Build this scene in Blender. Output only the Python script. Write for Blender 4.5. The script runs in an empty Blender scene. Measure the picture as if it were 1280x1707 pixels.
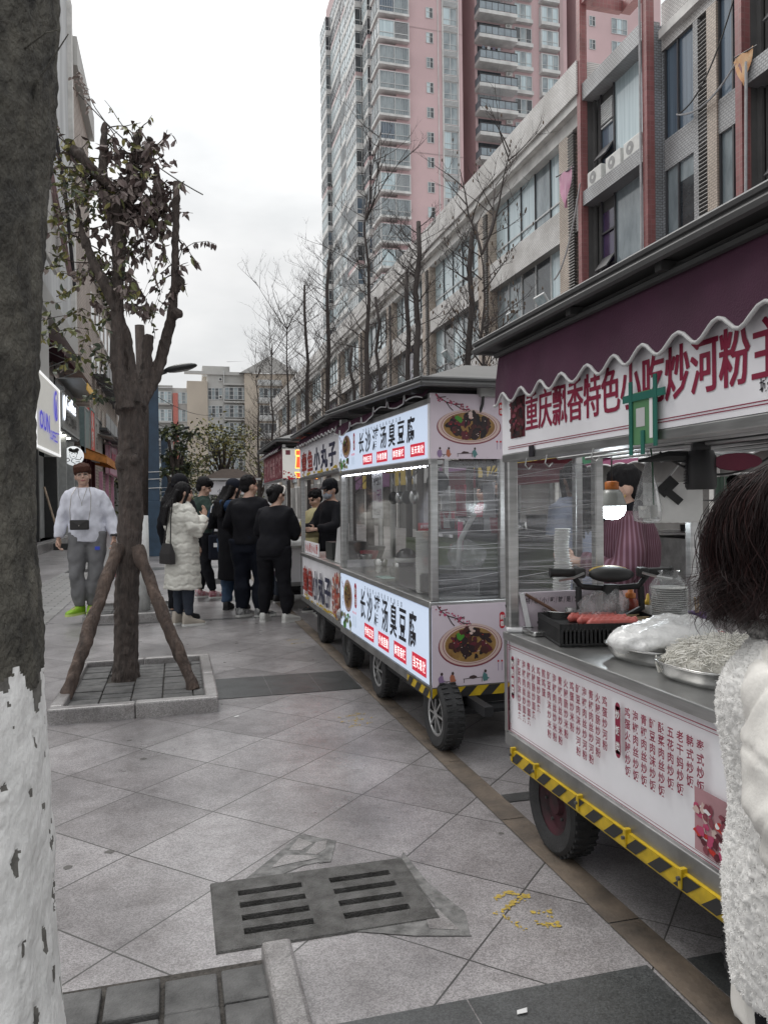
import bpy, bmesh, math, random
import numpy as np
from mathutils import Vector, Matrix, Euler
R = math.radians
sc = bpy.context.scene
COL = sc.collection
rng = random.Random(7)

# ---------------------------------------------------------------- camera
CAM_H = 1.35
yaw, pit, rol = math.atan(345/1282), R(-0.5), R(0.7)
_f0 = Vector((math.sin(yaw), math.cos(yaw), 0)); _r0 = Vector((math.cos(yaw), -math.sin(yaw), 0)); _u0 = Vector((0, 0, 1))
CF = _f0*math.cos(pit)+_u0*math.sin(pit); _u1 = _u0*math.cos(pit)-_f0*math.sin(pit)
CR = _r0*math.cos(rol)-_u1*math.sin(rol); CU = _u1*math.cos(rol)+_r0*math.sin(rol)
cd = bpy.data.cameras.new('camera'); cam = bpy.data.objects.new('camera', cd); COL.objects.link(cam)
mw = Matrix.Identity(4)
for i in range(3):
    mw[i][0], mw[i][1], mw[i][2] = CR[i], CU[i], -CF[i]
mw[2][3] = CAM_H
cam.matrix_world = mw
cd.lens = 36*1282/1707; cd.sensor_width = 36; cd.clip_start = .02; cd.clip_end = 2000
sc.camera = cam
sc.render.resolution_x, sc.render.resolution_y = 767, 1024

# ---------------------------------------------------------------- sky, sun, exposure
SUN_EL, SUN_AZ = 52, -27      # azimuth from +Y towards +X
w = bpy.data.worlds.new('World'); sc.world = w; w.use_nodes = True
nt = w.node_tree; nt.nodes.clear()
out = nt.nodes.new('ShaderNodeOutputWorld'); bg = nt.nodes.new('ShaderNodeBackground'); bg.inputs[1].default_value = 0.06
sky = nt.nodes.new('ShaderNodeTexSky'); sky.sky_type = 'NISHITA'; sky.sun_disc = False
sky.sun_elevation = R(SUN_EL); sky.sun_rotation = R(SUN_AZ); sky.dust_density = 4; sky.air_density = 1
hs = nt.nodes.new('ShaderNodeHueSaturation'); hs.inputs['Saturation'].default_value = .1
tc = nt.nodes.new('ShaderNodeTexCoord')
mp = nt.nodes.new('ShaderNodeMapping'); mp.inputs['Scale'].default_value = (1.1, 1.1, 2.6)
nz = nt.nodes.new('ShaderNodeTexNoise'); nz.inputs['Scale'].default_value = 1.9; nz.inputs['Detail'].default_value = 6; nz.inputs['Roughness'].default_value = .5
cr = nt.nodes.new('ShaderNodeValToRGB')
cr.color_ramp.elements[0].position = .4; cr.color_ramp.elements[0].color = (4.5, 4.62, 4.7, 1)
cr.color_ramp.elements[1].position = .62; cr.color_ramp.elements[1].color = (6.6, 6.6, 6.6, 1)
# the cloud deck is thinner (brighter) towards the hidden sun
geo = nt.nodes.new('ShaderNodeVectorMath'); geo.operation = 'DOT_PRODUCT'
sd = Vector((math.sin(R(SUN_AZ))*math.cos(R(SUN_EL)), math.cos(R(SUN_AZ))*math.cos(R(SUN_EL)), math.sin(R(SUN_EL))))
geo.inputs[1].default_value = Vector((-.03, .80, .60))
mr = nt.nodes.new('ShaderNodeMapRange'); mr.inputs[1].default_value = .6; mr.inputs[2].default_value = 1.0; mr.inputs[3].default_value = 1.0; mr.inputs[4].default_value = 1.25
mul = nt.nodes.new('ShaderNodeVectorMath'); mul.operation = 'SCALE'
mx = nt.nodes.new('ShaderNodeMix'); mx.data_type = 'RGBA'; mx.inputs[0].default_value = .96
L = nt.links.new
L(tc.outputs['Generated'], mp.inputs[0]); L(mp.outputs[0], nz.inputs['Vector']); L(nz.outputs['Fac'], cr.inputs[0])
L(tc.outputs['Generated'], geo.inputs[0]); L(geo.outputs['Value'], mr.inputs[0])
# an overcast sky is about twice as bright overhead as near the horizon
sz = nt.nodes.new('ShaderNodeSeparateXYZ'); mz = nt.nodes.new('ShaderNodeMapRange'); mz.inputs[1].default_value = .3; mz.inputs[2].default_value = .95; mz.inputs[3].default_value = .92; mz.inputs[4].default_value = 2.3
mm = nt.nodes.new('ShaderNodeMath'); mm.operation = 'MULTIPLY'
L(tc.outputs['Generated'], sz.inputs[0]); L(sz.outputs['Z'], mz.inputs[0]); L(mz.outputs[0], mm.inputs[0]); L(mr.outputs[0], mm.inputs[1])
L(cr.outputs[0], mul.inputs[0]); L(mm.outputs[0], mul.inputs['Scale'])
L(sky.outputs[0], hs.inputs['Color']); L(hs.outputs[0], mx.inputs[6]); L(mul.outputs[0], mx.inputs[7])
L(mx.outputs[2], bg.inputs[0]); L(bg.outputs[0], out.inputs[0])
sl = bpy.data.lights.new('sun', 'SUN'); sl.energy = .9; sl.angle = R(35); sl.color = (1, .97, .93)
so = bpy.data.objects.new('sun', sl); COL.objects.link(so)
so.rotation_euler = (-sd).to_track_quat('-Z', 'Y').to_euler()
sc.view_settings.view_transform = 'Standard'; sc.view_settings.look = 'None'
sc.view_settings.exposure = 1.2; sc.view_settings.gamma = 1
sc.render.engine = 'CYCLES'
sc.cycles.max_bounces = 8; sc.cycles.transparent_max_bounces = 24; sc.cycles.use_denoising = True
sc.cycles.sample_clamp_indirect = 4

# ---------------------------------------------------------------- materials
MATS = {}
def s2l(c):
    return tuple(((x/255)/12.92 if x/255 <= .04045 else ((x/255+.055)/1.055)**2.4) for x in c)
def M(name, col=None, rough=.6, metal=0, var=.15, scale=6, bump=0, bscale=60, emit=0, ecol=None, spec=.5, coat=0, stretch=None, dark=None, trans=0, sheen=0, bdist=.01):
    """Principled material whose colour is broken up by noise; var = amount, dark = second colour for patches."""
    if name in MATS: return MATS[name]
    m = bpy.data.materials.new(name); m.use_nodes = True; MATS[name] = m
    t = m.node_tree; b = t.nodes['Principled BSDF']; l = t.links.new
    b.inputs['Roughness'].default_value = rough; b.inputs['Metallic'].default_value = metal
    b.inputs['Specular IOR Level'].default_value = spec; b.inputs['Coat Weight'].default_value = coat
    b.inputs['Sheen Weight'].default_value = sheen
    b.inputs['Transmission Weight'].default_value = trans
    co = t.nodes.new('ShaderNodeTexCoord'); vec = co.outputs['Object']
    if stretch:
        mpn = t.nodes.new('ShaderNodeMapping'); mpn.inputs['Scale'].default_value = stretch; l(vec, mpn.inputs[0]); vec = mpn.outputs[0]
    if var or dark:
        n = t.nodes.new('ShaderNodeTexNoise'); n.inputs['Scale'].default_value = scale; n.inputs['Detail'].default_value = 7; n.inputs['Roughness'].default_value = .62
        l(vec, n.inputs['Vector'])
        r = t.nodes.new('ShaderNodeValToRGB'); l(n.outputs['Fac'], r.inputs[0])
        c0 = dark if dark else tuple(max(0, x*(1-var)) for x in col)
        c1 = col if dark else tuple(min(1, x*(1+var)) for x in col)
        r.color_ramp.elements[0].position = .32; r.color_ramp.elements[0].color = (*c0, 1)
        r.color_ramp.elements[1].position = .66; r.color_ramp.elements[1].color = (*c1, 1)
        l(r.outputs[0], b.inputs['Base Color'])
        rr = t.nodes.new('ShaderNodeMapRange'); rr.inputs[3].default_value = max(.03, rough-.1); rr.inputs[4].default_value = min(1, rough+.1)
        l(n.outputs['Fac'], rr.inputs[0]); l(rr.outputs[0], b.inputs['Roughness'])
    else:
        b.inputs['Base Color'].default_value = (*col, 1)
    if bump:
        n2 = t.nodes.new('ShaderNodeTexNoise'); n2.inputs['Scale'].default_value = bscale; n2.inputs['Detail'].default_value = 4
        l(vec, n2.inputs['Vector'])
        bp = t.nodes.new('ShaderNodeBump'); bp.inputs['Strength'].default_value = bump; bp.inputs['Distance'].default_value = bdist
        l(n2.outputs['Fac'], bp.inputs['Height']); l(bp.outputs[0], b.inputs['Normal'])
    if emit:
        b.inputs['Emission Color'].default_value = (*(ecol or col), 1); b.inputs['Emission Strength'].default_value = emit
    return m
def tile_mat(name, col, grout, axes=(0, 2), size=(.1, .06), gw=.006, var=.25, rough=.45, offset=.5):
    """Small wall tiles: brick texture over two object axes."""
    if name in MATS: return MATS[name]
    m = bpy.data.materials.new(name); m.use_nodes = True; MATS[name] = m
    t = m.node_tree; b = t.nodes['Principled BSDF']; l = t.links.new
    co = t.nodes.new('ShaderNodeTexCoord'); sp = t.nodes.new('ShaderNodeSeparateXYZ'); cb = t.nodes.new('ShaderNodeCombineXYZ')
    l(co.outputs['Object'], sp.inputs[0])
    if axes[0] == 9:
        ad = t.nodes.new('ShaderNodeMath'); l(sp.outputs[0], ad.inputs[0]); l(sp.outputs[1], ad.inputs[1]); l(ad.outputs[0], cb.inputs[0])
    else: l(sp.outputs[axes[0]], cb.inputs[0])
    l(sp.outputs[axes[1]], cb.inputs[1])
    br = t.nodes.new('ShaderNodeTexBrick'); l(cb.outputs[0], br.inputs['Vector'])
    br.inputs['Scale'].default_value = 1; br.inputs['Brick Width'].default_value = size[0]; br.inputs['Row Height'].default_value = size[1]
    br.inputs['Mortar Size'].default_value = gw; br.inputs['Mortar'].default_value = (*grout, 1); br.offset = offset
    br.inputs['Color1'].default_value = (*[x*(1-var) for x in col], 1); br.inputs['Color2'].default_value = (*[min(1, x*(1+var)) for x in col], 1)
    n = t.nodes.new('ShaderNodeTexNoise'); n.inputs['Scale'].default_value = .9; n.inputs['Detail'].default_value = 6
    l(co.outputs['Object'], n.inputs['Vector'])
    mxx = t.nodes.new('ShaderNodeMix'); mxx.data_type = 'RGBA'; mxx.blend_type = 'MULTIPLY'; mxx.inputs[0].default_value = .7
    rp = t.nodes.new('ShaderNodeValToRGB'); rp.color_ramp.elements[0].position = .35; rp.color_ramp.elements[0].color = (.6, .58, .56, 1); rp.color_ramp.elements[1].position = .6
    l(n.outputs['Fac'], rp.inputs[0]); l(br.outputs[0], mxx.inputs[6]); l(rp.outputs[0], mxx.inputs[7]); l(mxx.outputs[2], b.inputs['Base Color'])
    b.inputs['Roughness'].default_value = rough
    return m
def film_mat(name, alpha, streak=(2, 2, 60), tint=(.8, .8, .82), sharp=(.52, .72), amount=.6, gloss=.12, refl=.4):
    """Clear plastic or glass: transparent with a sharp reflection and pale streaks."""
    if name in MATS: return MATS[name]
    m = bpy.data.materials.new(name); m.use_nodes = True; MATS[name] = m
    t = m.node_tree; t.nodes.clear(); l = t.links.new
    o = t.nodes.new('ShaderNodeOutputMaterial'); tr = t.nodes.new('ShaderNodeBsdfTransparent'); df = t.nodes.new('ShaderNodeBsdfDiffuse'); gl = t.nodes.new('ShaderNodeBsdfGlossy')
    tr.inputs[0].default_value = (.94, .95, .95, 1)
    df.inputs[0].default_value = (*tint, 1); gl.inputs['Roughness'].default_value = gloss
    co = t.nodes.new('ShaderNodeTexCoord'); mpn = t.nodes.new('ShaderNodeMapping'); mpn.inputs['Scale'].default_value = streak; mpn.inputs['Rotation'].default_value = (R(5), R(6), 0)
    n = t.nodes.new('ShaderNodeTexNoise'); n.inputs['Scale'].default_value = 1; n.inputs['Detail'].default_value = 5; n.inputs['Roughness'].default_value = .7
    l(co.outputs['Object'], mpn.inputs[0]); l(mpn.outputs[0], n.inputs['Vector'])
    mr_ = t.nodes.new('ShaderNodeMapRange'); mr_.inputs[1].default_value = sharp[0]; mr_.inputs[2].default_value = sharp[1]; mr_.inputs[3].default_value = alpha; mr_.inputs[4].default_value = amount
    l(n.outputs['Fac'], mr_.inputs[0])
    m1 = t.nodes.new('ShaderNodeMixShader'); m2 = t.nodes.new('ShaderNodeMixShader'); fr = t.nodes.new('ShaderNodeFresnel'); fr.inputs[0].default_value = 1.4
    l(mr_.outputs[0], m1.inputs[0]); l(tr.outputs[0], m1.inputs[1]); l(df.outputs[0], m1.inputs[2])
    fm = t.nodes.new('ShaderNodeMath'); fm.operation = 'MULTIPLY'; fm.inputs[1].default_value = refl; l(fr.outputs[0], fm.inputs[0]); l(fm.outputs[0], m2.inputs[0]); l(m1.outputs[0], m2.inputs[1]); l(gl.outputs[0], m2.inputs[2]); l(m2.outputs[0], o.inputs[0])
    return m

# ---------------------------------------------------------------- mesh collector
class MB:
    def __init__(s): s.v = []; s.f = []; s.m = []; s.mats = []
    def mi(s, mat):
        if mat not in s.mats: s.mats.append(mat)
        return s.mats.index(mat)
    def add(s, vs, fs, mat):
        o = len(s.v); k = s.mi(mat); s.v.extend([tuple(p) for p in vs])
        for f in fs: s.f.append(tuple(i+o for i in f)); s.m.append(k)
    def box(s, x0, x1, y0, y1, z0, z1, mat):
        s.add([(x0,y0,z0),(x1,y0,z0),(x1,y1,z0),(x0,y1,z0),(x0,y0,z1),(x1,y0,z1),(x1,y1,z1),(x0,y1,z1)],
              [(0,3,2,1),(4,5,6,7),(0,1,5,4),(1,2,6,5),(2,3,7,6),(3,0,4,7)], mat)
    def bbox(s, x0, x1, y0, y1, z0, z1, mat, b=.006):
        """box with chamfered edges"""
        bm = bmesh.new(); bmesh.ops.create_cube(bm, size=1)
        for v in bm.verts: v.co = ((x0+x1)/2+v.co.x*(x1-x0), (y0+y1)/2+v.co.y*(y1-y0), (z0+z1)/2+v.co.z*(z1-z0))
        b = min(b, .45*min(abs(x1-x0), abs(y1-y0), abs(z1-z0)))
        bmesh.ops.bevel(bm, geom=bm.edges[:], offset=b, segments=2, profile=.5, affect='EDGES')
        s.bm(bm, mat)
    def bm(s, bm, mat, mw=None):
        bm.verts.index_update()
        s.add([(mw @ v.co if mw else v.co) for v in bm.verts], [[v.index for v in f.verts] for f in bm.faces], mat); bm.free()
    def obox(s, c, ex, ey, ez, mat):
        c, ex, ey, ez = map(Vector, (c, ex, ey, ez))
        P = [c+ex*a+ey*b+ez*d for d in (-.5,.5) for b in (-.5,.5) for a in (-.5,.5)]
        s.add(P, [(0,2,3,1),(4,5,7,6),(0,1,5,4),(1,3,7,5),(3,2,6,7),(2,0,4,6)], mat)
    def poly(s, pts, mat): s.add(pts, [tuple(range(len(pts)))], mat)
    def tube(s, pts, rad, mat, n=8, caps=True, sq=1.0):
        pts = [Vector(p) for p in pts]
        if not hasattr(rad, '__len__'): rad = [rad]*len(pts)
        vs = []; fs = []; up = None
        for i, p in enumerate(pts):
            d = (pts[min(i+1, len(pts)-1)]-pts[max(i-1, 0)])
            d = d.normalized() if d.length > 1e-9 else Vector((0,0,1))
            if up is None: up = d.orthogonal().normalized()
            up = (up-d*up.dot(d)); up = up.normalized() if up.length > 1e-6 else d.orthogonal().normalized()
            sd_ = d.cross(up)
            for k in range(n):
                a = 2*math.pi*k/n
                vs.append(p+(up*math.cos(a)+sd_*math.sin(a)*sq)*rad[i])
        for i in range(len(pts)-1):
            for k in range(n):
                fs.append((i*n+k, i*n+(k+1)%n, (i+1)*n+(k+1)%n, (i+1)*n+k))
        if caps: fs.append(tuple(range(n))[::-1]); fs.append(tuple((len(pts)-1)*n+k for k in range(n)))
        s.add(vs, fs, mat)
    def rings(s, rings, mat, caps=True):
        """rings: list of equally long point lists"""
        n = len(rings[0]); vs = [p for r in rings for p in r]; fs = []
        for i in range(len(rings)-1):
            for k in range(n): fs.append((i*n+k, i*n+(k+1)%n, (i+1)*n+(k+1)%n, (i+1)*n+k))
        if caps: fs.append(tuple(range(n))[::-1]); fs.append(tuple((len(rings)-1)*n+k for k in range(n)))
        s.add(vs, fs, mat)
    def lathe(s, prof, c, mat, n=20, axis='z', caps=True):
        c = Vector(c); rg = []
        for r_, h in prof:
            ring = []
            for k in range(n):
                a = 2*math.pi*k/n; x, y = r_*math.cos(a), r_*math.sin(a)
                ring.append(c+Vector({'z': (x,y,h), 'x': (h,x,y), 'y': (y,h,x)}[axis]))
            rg.append(ring)
        s.rings(rg, mat, caps)
    def ell(s, c, r, mat, n=14, m=9, rot=None):
        c = Vector(c); rg = []
        for j in range(m+1):
            t_ = math.pi*j/m; ring = []
            for k in range(n):
                a = 2*math.pi*k/n
                v = Vector((r[0]*math.sin(t_)*math.cos(a), r[1]*math.sin(t_)*math.sin(a), -r[2]*math.cos(t_)))
                if rot is not None: v = rot @ v
                ring.append(c+v)
            rg.append(ring)
        n_ = n; vs = [rg[0][0]]+[p for q in rg[1:-1] for p in q]+[rg[-1][0]]; fs = []
        for k in range(n_): fs.append((0, 1+(k+1)%n_, 1+k))
        for j in range(m-2):
            for k in range(n_): fs.append((1+j*n_+k, 1+j*n_+(k+1)%n_, 1+(j+1)*n_+(k+1)%n_, 1+(j+1)*n_+k))
        last = len(vs)-1; o = 1+(m-2)*n_
        for k in range(n_): fs.append((o+k, o+(k+1)%n_, last))
        s.add(vs, fs, mat)
    def xf(s, mat4):
        s.v = [tuple(mat4 @ Vector(p)) for p in s.v]; return s
    def mesh(s, name, smooth=False):
        me = bpy.data.meshes.new(name); me.from_pydata(s.v, [], s.f)
        for m in s.mats: me.materials.append(m)
        me.polygons.foreach_set('material_index', s.m)
        if smooth: me.polygons.foreach_set('use_smooth', [True]*len(s.f))
        me.update(); return me
    def build(s, name, parent=None, smooth=False, angle=None):
        me = s.mesh(name, smooth)
        if angle is not None:
            me.polygons.foreach_set('use_smooth', [True]*len(s.f)); me.set_sharp_from_angle(angle=R(angle))
        o = bpy.data.objects.new(name, me); COL.objects.link(o)
        if parent: o.parent = parent
        return o
def tag(o, label=None, cat=None, group=None, kind=None):
    if label: o['label'] = label
    if cat: o['category'] = cat
    if group: o['group'] = group
    if kind: o['kind'] = kind
    return o
def empty(name, loc=(0,0,0), rz=0, label=None, cat=None, group=None, rot=None):
    o = bpy.data.objects.new(name, None); COL.objects.link(o); o.location = loc; o.rotation_euler = rot or (0,0,rz); o.empty_display_size = .1
    return tag(o, label, cat, group)
def copy_tree(o, parent=None, label=None):
    c = o.copy(); COL.objects.link(c)
    if parent: c.parent = parent
    if label: c['label'] = label
    for ch in list(o.children): copy_tree(ch, c)
    return c
def struct(name, mb, **k):
    return tag(mb.build(name, **k), kind='structure')
def cook(mb, name, voxel=.012, smooth=6, parent=None, disp=None, recolor=None, passes=1.0):
    """fuse a collector's overlapping shapes into one continuous skin"""
    me = mb.mesh(name); me2 = None
    t = bpy.data.objects.new('tmp', me); COL.objects.link(t)
    md = t.modifiers.new('r', 'REMESH'); md.mode = 'VOXEL'; md.voxel_size = voxel
    ms = t.modifiers.new('s', 'SMOOTH'); ms.iterations = smooth; ms.factor = .5
    dg = bpy.context.evaluated_depsgraph_get(); me2 = bpy.data.meshes.new_from_object(t.evaluated_get(dg))
    bpy.data.objects.remove(t); bpy.data.meshes.remove(me)
    me2.name = name; me2.materials.clear()
    for m in mb.mats: me2.materials.append(m)
    n = len(me2.vertices); co = np.empty(n*3, 'f'); me2.vertices.foreach_get('co', co); co = co.reshape(-1, 3)
    if disp is not None:
        no = np.empty(n*3, 'f'); me2.vertices.foreach_get('normal', no); no = no.reshape(-1, 3)
        co = co+no*disp(co)[:, None]; me2.vertices.foreach_set('co', co.astype('f').ravel())
    k = len(me2.polygons); me2.polygons.foreach_set('use_smooth', [True]*k)
    mi = np.zeros(k, 'i')
    if recolor is not None:
        pc = np.empty(k*3, 'f'); me2.polygons.foreach_get('center', pc); mi = recolor(pc.reshape(-1, 3)).astype('i')
    me2.polygons.foreach_set('material_index', mi); me2.update()
    o = bpy.data.objects.new(name, me2); COL.objects.link(o)
    if parent: o.parent = parent
    return o

# ---------------------------------------------------------------- lettering
_G = {}
def glyph(ch, bold=0):
    key = (ch, bold)
    if key not in _G:
        c = bpy.data.curves.new('t', 'FONT'); c.body = ch; c.offset = bold; c.resolution_u = 2
        o = bpy.data.objects.new('t', c); COL.objects.link(o)
        dg = bpy.context.evaluated_depsgraph_get(); me = bpy.data.meshes.new_from_object(o.evaluated_get(dg))
        vs = [(v.co.x, v.co.y) for v in me.vertices]; fs = [tuple(p.vertices) for p in me.polygons]
        bpy.data.objects.remove(o); bpy.data.curves.remove(c); bpy.data.meshes.remove(me)
        _G[key] = (vs, fs)
    return _G[key]
def text(mb, s, org, ex, ey, cw, ch, mat, bold=.01, song=0, step=None, vertical=False, lift=.0008, shear=0, fit=False):
    """one cell per character; org = lower-left of the first cell; ex, ey unit directions; normal = ex x ey"""
    org, ex, ey = Vector(org), Vector(ex).normalized(), Vector(ey).normalized(); nn = ex.cross(ey)
    if fit:
        vs, fs = glyph(s, bold)
        if not vs: return
        xs = [p[0] for p in vs]; ys = [p[1] for p in vs]; x0, x1, y0, y1 = min(xs), max(xs), min(ys), max(ys)
        mb.add([org+ex*((p[0]-x0)/(x1-x0)*cw)+ey*((p[1]-y0)/(y1-y0)*ch)+nn*lift for p in vs], fs, mat); return
    step = step if step is not None else (ch*1.08 if vertical else cw*1.05)
    lay = [0] if not song else [-song, 0, song]
    for i, c_ in enumerate(s):
        if c_ == ' ': continue
        o = org+(ey*(-step*i) if vertical else ex*(step*i))
        vs, fs = glyph(c_, bold)
        for q, dx in enumerate(lay):
            mb.add([o+ex*((p[0]+dx)*cw+shear*(p[1]+.1)*ch)+ey*((p[1]+.1)*ch)+nn*(lift+q*.0003) for p in vs], fs, mat)
def disc(mb, c, ex, ey, rx, ry, mat, lift=.001, n=28, a0=0, a1=2*math.pi, wob=0):
    c, ex, ey = Vector(c), Vector(ex).normalized(), Vector(ey).normalized(); nn = ex.cross(ey)
    mb.poly([c+ex*(rx*math.cos(a0+(a1-a0)*k/n)*(1+wob*rng.uniform(-1,1)))+ey*(ry*math.sin(a0+(a1-a0)*k/n)*(1+wob*rng.uniform(-1,1)))+nn*lift for k in range(n)], mat)
def rect(mb, c, ex, ey, w_, h_, mat, lift=.001):
    c, ex, ey = Vector(c), Vector(ex).normalized(), Vector(ey).normalized(); nn = ex.cross(ey)*lift
    mb.poly([c-ex*w_/2-ey*h_/2+nn, c+ex*w_/2-ey*h_/2+nn, c+ex*w_/2+ey*h_/2+nn, c-ex*w_/2+ey*h_/2+nn], mat)
def stroke(mb, pts, wd, ex, ey, mat, lift=.001, c=(0,0,0)):
    """flat painted line; pts in (u,v) on the plane c, ex, ey"""
    c, ex, ey = Vector(c), Vector(ex).normalized(), Vector(ey).normalized(); nn = ex.cross(ey)*lift
    for (a, b) in zip(pts[:-1], pts[1:]):
        A = c+ex*a[0]+ey*a[1]; B = c+ex*b[0]+ey*b[1]; d = (B-A)
        if d.length < 1e-9: continue
        d.normalize(); p = ex.cross(ey).cross(d)*wd/2
        mb.poly([A-p+nn, B-p+nn, B+p+nn, A+p+nn], mat)
X_, Y_, Z_ = Vector((1,0,0)), Vector((0,1,0)), Vector((0,0,1))
def grf(p, k, seed, n=18, an=(1,1,1)):
    """smooth random field (unit variance) with wavelength about 2*pi/k"""
    r_ = np.random.RandomState(seed); d = r_.normal(size=(n,3)); d /= np.linalg.norm(d, axis=1)[:,None]; d *= k*r_.uniform(.7,1.4,(n,1))*np.array(an)
    return np.sin(p @ d.T+r_.uniform(0,6.28,n)).sum(1)/math.sqrt(n/2)
def clampn(p, k1, k2, a, seed=0):
    """cheap folded-cloth noise for numpy points"""
    q = p*np.array(k1)
    s_ = np.sin(q[:,0]+1.7*np.sin(q[:,1]*.7+seed)+q[:,2]*.6)+np.sin(q[:,1]*1.3+1.4*np.sin(q[:,2]*.9+seed*2)+q[:,0]*.5)+.7*np.sin(q[:,2]*1.9+1.2*np.sin(q[:,0]*1.1+seed))
    return a*s_/2.7
# ================================================================ ground
def granite(name, base=(.288,.284,.283), grid=True, dirt=.5):
    m = bpy.data.materials.new(name); m.use_nodes = True; MATS[name] = m
    t = m.node_tree; b = t.nodes['Principled BSDF']; l = t.links.new; N = t.nodes.new
    co = N('ShaderNodeTexCoord').outputs['Object']
    sp = N('ShaderNodeSeparateXYZ'); l(co, sp.inputs[0])
    def math_(op, a, b_=None):
        n = N('ShaderNodeMath'); n.operation = op
        for i, x in enumerate((a, b_)):
            if x is None: continue
            if isinstance(x, (int, float)): n.inputs[i].default_value = x
            else: l(x, n.inputs[i])
        return n.outputs[0]
    def noise(sc_, det=5, ro=.6, vec=co):
        n = N('ShaderNodeTexNoise'); n.inputs['Scale'].default_value = sc_; n.inputs['Detail'].default_value = det; n.inputs['Roughness'].default_value = ro; l(vec, n.inputs['Vector']); return n.outputs['Fac']
    def ramp(fac, p0, c0, p1, c1):
        r = N('ShaderNodeValToRGB'); l(fac, r.inputs[0]); e = r.color_ramp.elements
        e[0].position, e[1].position = p0, p1; e[0].color = (*c0, 1); e[1].color = (*c1, 1); return r.outputs[0]
    def mult(a, b_, f=1):
        n = N('ShaderNodeMix'); n.data_type = 'RGBA'; n.blend_type = 'MULTIPLY'; n.inputs[0].default_value = f; l(a, n.inputs[6]); l(b_, n.inputs[7]); return n.outputs[2]
    # coarse speckle of the flamed granite
    v = N('ShaderNodeTexVoronoi'); v.inputs['Scale'].default_value = 230; l(co, v.inputs['Vector'])
    g = lambda k: tuple(min(1, x*k) for x in base)
    sep = N('ShaderNodeSeparateColor'); l(v.outputs['Color'], sep.inputs[0])
    c = ramp(sep.outputs[0], .1, g(.72), .85, g(1.26))
    c = mult(c, ramp(noise(420, 3, .7), .38, (.7,.69,.7), .6, (1.12,1.1,1.1)), .8)
    # grime: broad soft patches and small dark spots
    c = mult(c, ramp(noise(1.15, 8, .66), .36, (.60,.59,.595), .56, (1.08,1.07,1.07)), dirt*1.5 if dirt < .66 else 1)
    c = mult(c, ramp(noise(7, 6, .7), .3, (.6,.58,.57), .54, (1.04,1.04,1.04)), dirt*1.4)
    c = mult(c, ramp(noise(.55, 4, .6), .38, (.74,.73,.73), .6, (1.06,1.06,1.06)), .9)
    c = mult(c, ramp(noise(38, 3, .5), .26, (.5,.48,.47), .36, (1,1,1)), dirt*.8)
    if grid:
        P = .68
        u = math_('ADD', sp.outputs[0], sp.outputs[1]); vv = math_('SUBTRACT', sp.outputs[1], sp.outputs[0])
        wob = math_('MULTIPLY', math_('SUBTRACT', noise(2.2, 2), .5), .012)
        u = math_('ADD', math_('SUBTRACT', u, .223), wob); vv = math_('ADD', math_('SUBTRACT', vv, .63), wob)
        fu = math_('DIVIDE', u, P); fv = math_('DIVIDE', vv, P)
        du = math_('ABSOLUTE', math_('SUBTRACT', math_('FRACT', fu), .5)); dv = math_('ABSOLUTE', math_('SUBTRACT', math_('FRACT', fv), .5))
        ed = math_('MAXIMUM', du, dv)
        cell = N('ShaderNodeCombineXYZ'); l(math_('FLOOR', fu), cell.inputs[0]); l(math_('FLOOR', fv), cell.inputs[1])
        wn = N('ShaderNodeTexWhiteNoise'); wn.noise_dimensions = '2D'; l(cell.outputs[0], wn.inputs['Vector'])
        c = mult(c, ramp(wn.outputs['Value'], 0, (.8,.785,.79), 1, (1.1,1.09,1.1)))
        # joints differ in width from tile to tile
        th = math_('SUBTRACT', .4972, math_('MULTIPLY', noise(.8, 2), .0075))
        jo = math_('GREATER_THAN', ed, th)
        mxn = N('ShaderNodeMix'); mxn.data_type = 'RGBA'; l(jo, mxn.inputs[0]); l(c, mxn.inputs[6]); mxn.inputs[7].default_value = (.052,.05,.048,1); c = mxn.outputs[2]
    l(c, b.inputs['Base Color'])
    rr = N('ShaderNodeMapRange'); rr.inputs[3].default_value = .16; rr.inputs[4].default_value = .5; l(noise(1.9, 6, .6), rr.inputs[0]); l(rr.outputs[0], b.inputs['Roughness'])
    bp = N('ShaderNodeBump'); bp.inputs['Strength'].default_value = .16; bp.inputs['Distance'].default_value = .004
    l(noise(140, 4), bp.inputs['Height']); l(bp.outputs[0], b.inputs['Normal'])
    return m
GR = granite('granite_paving'); GR2 = granite('pale_kerb_granite', (.27,.265,.26), False, .6)
GRD = granite('dark_green_granite', (.075,.08,.08), False, .5)
HX0, HX1, HY0, HY1 = .115, .80, 2.385, 2.80           # opening under the drain cover
mb = MB()
xs = [-400, HX0, HX1, 400]; ys = [-30, HY0, HY1, 900]
for i in range(3):
    for j in range(3):
        if (i, j) != (1, 1): mb.poly([(xs[i],ys[j],0),(xs[i+1],ys[j],0),(xs[i+1],ys[j+1],0),(xs[i],ys[j+1],0)], GR)
struct('ground', mb)
mb = MB()
def strip(x0, x1, y0, y1, z, m): mb.poly([(x0,y0,z),(x1,y0,z),(x1,y1,z),(x0,y1,z)], m)
for x0, x1 in ((.26, .64), (.645, 1.0), (1.005, 1.30)): strip(x0, x1, 5.51, 6.15, .004, GRD)
for x0, x1 in ((.34, .74), (.745, 1.3)): strip(x0, x1, .6, 1.955, .004, GRD)
for x0, x1 in ((-.95, -.3), (-.29, .4), (.405, 1.3)): strip(x0, x1, 9.42, 9.5, .004, GRD)
strip(.28, 1.3, 11.3, 11.9, .004, GRD); strip(-1, 1.3, 17.5, 18.2, .004, GRD); strip(-1, 1.3, 25, 25.7, .004, GRD)
strip(1.43, 5, 1.3, 1.95, .004, GRD); strip(1.43, 2.6, 3.2, 3.29, .004, GRD)
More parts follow.
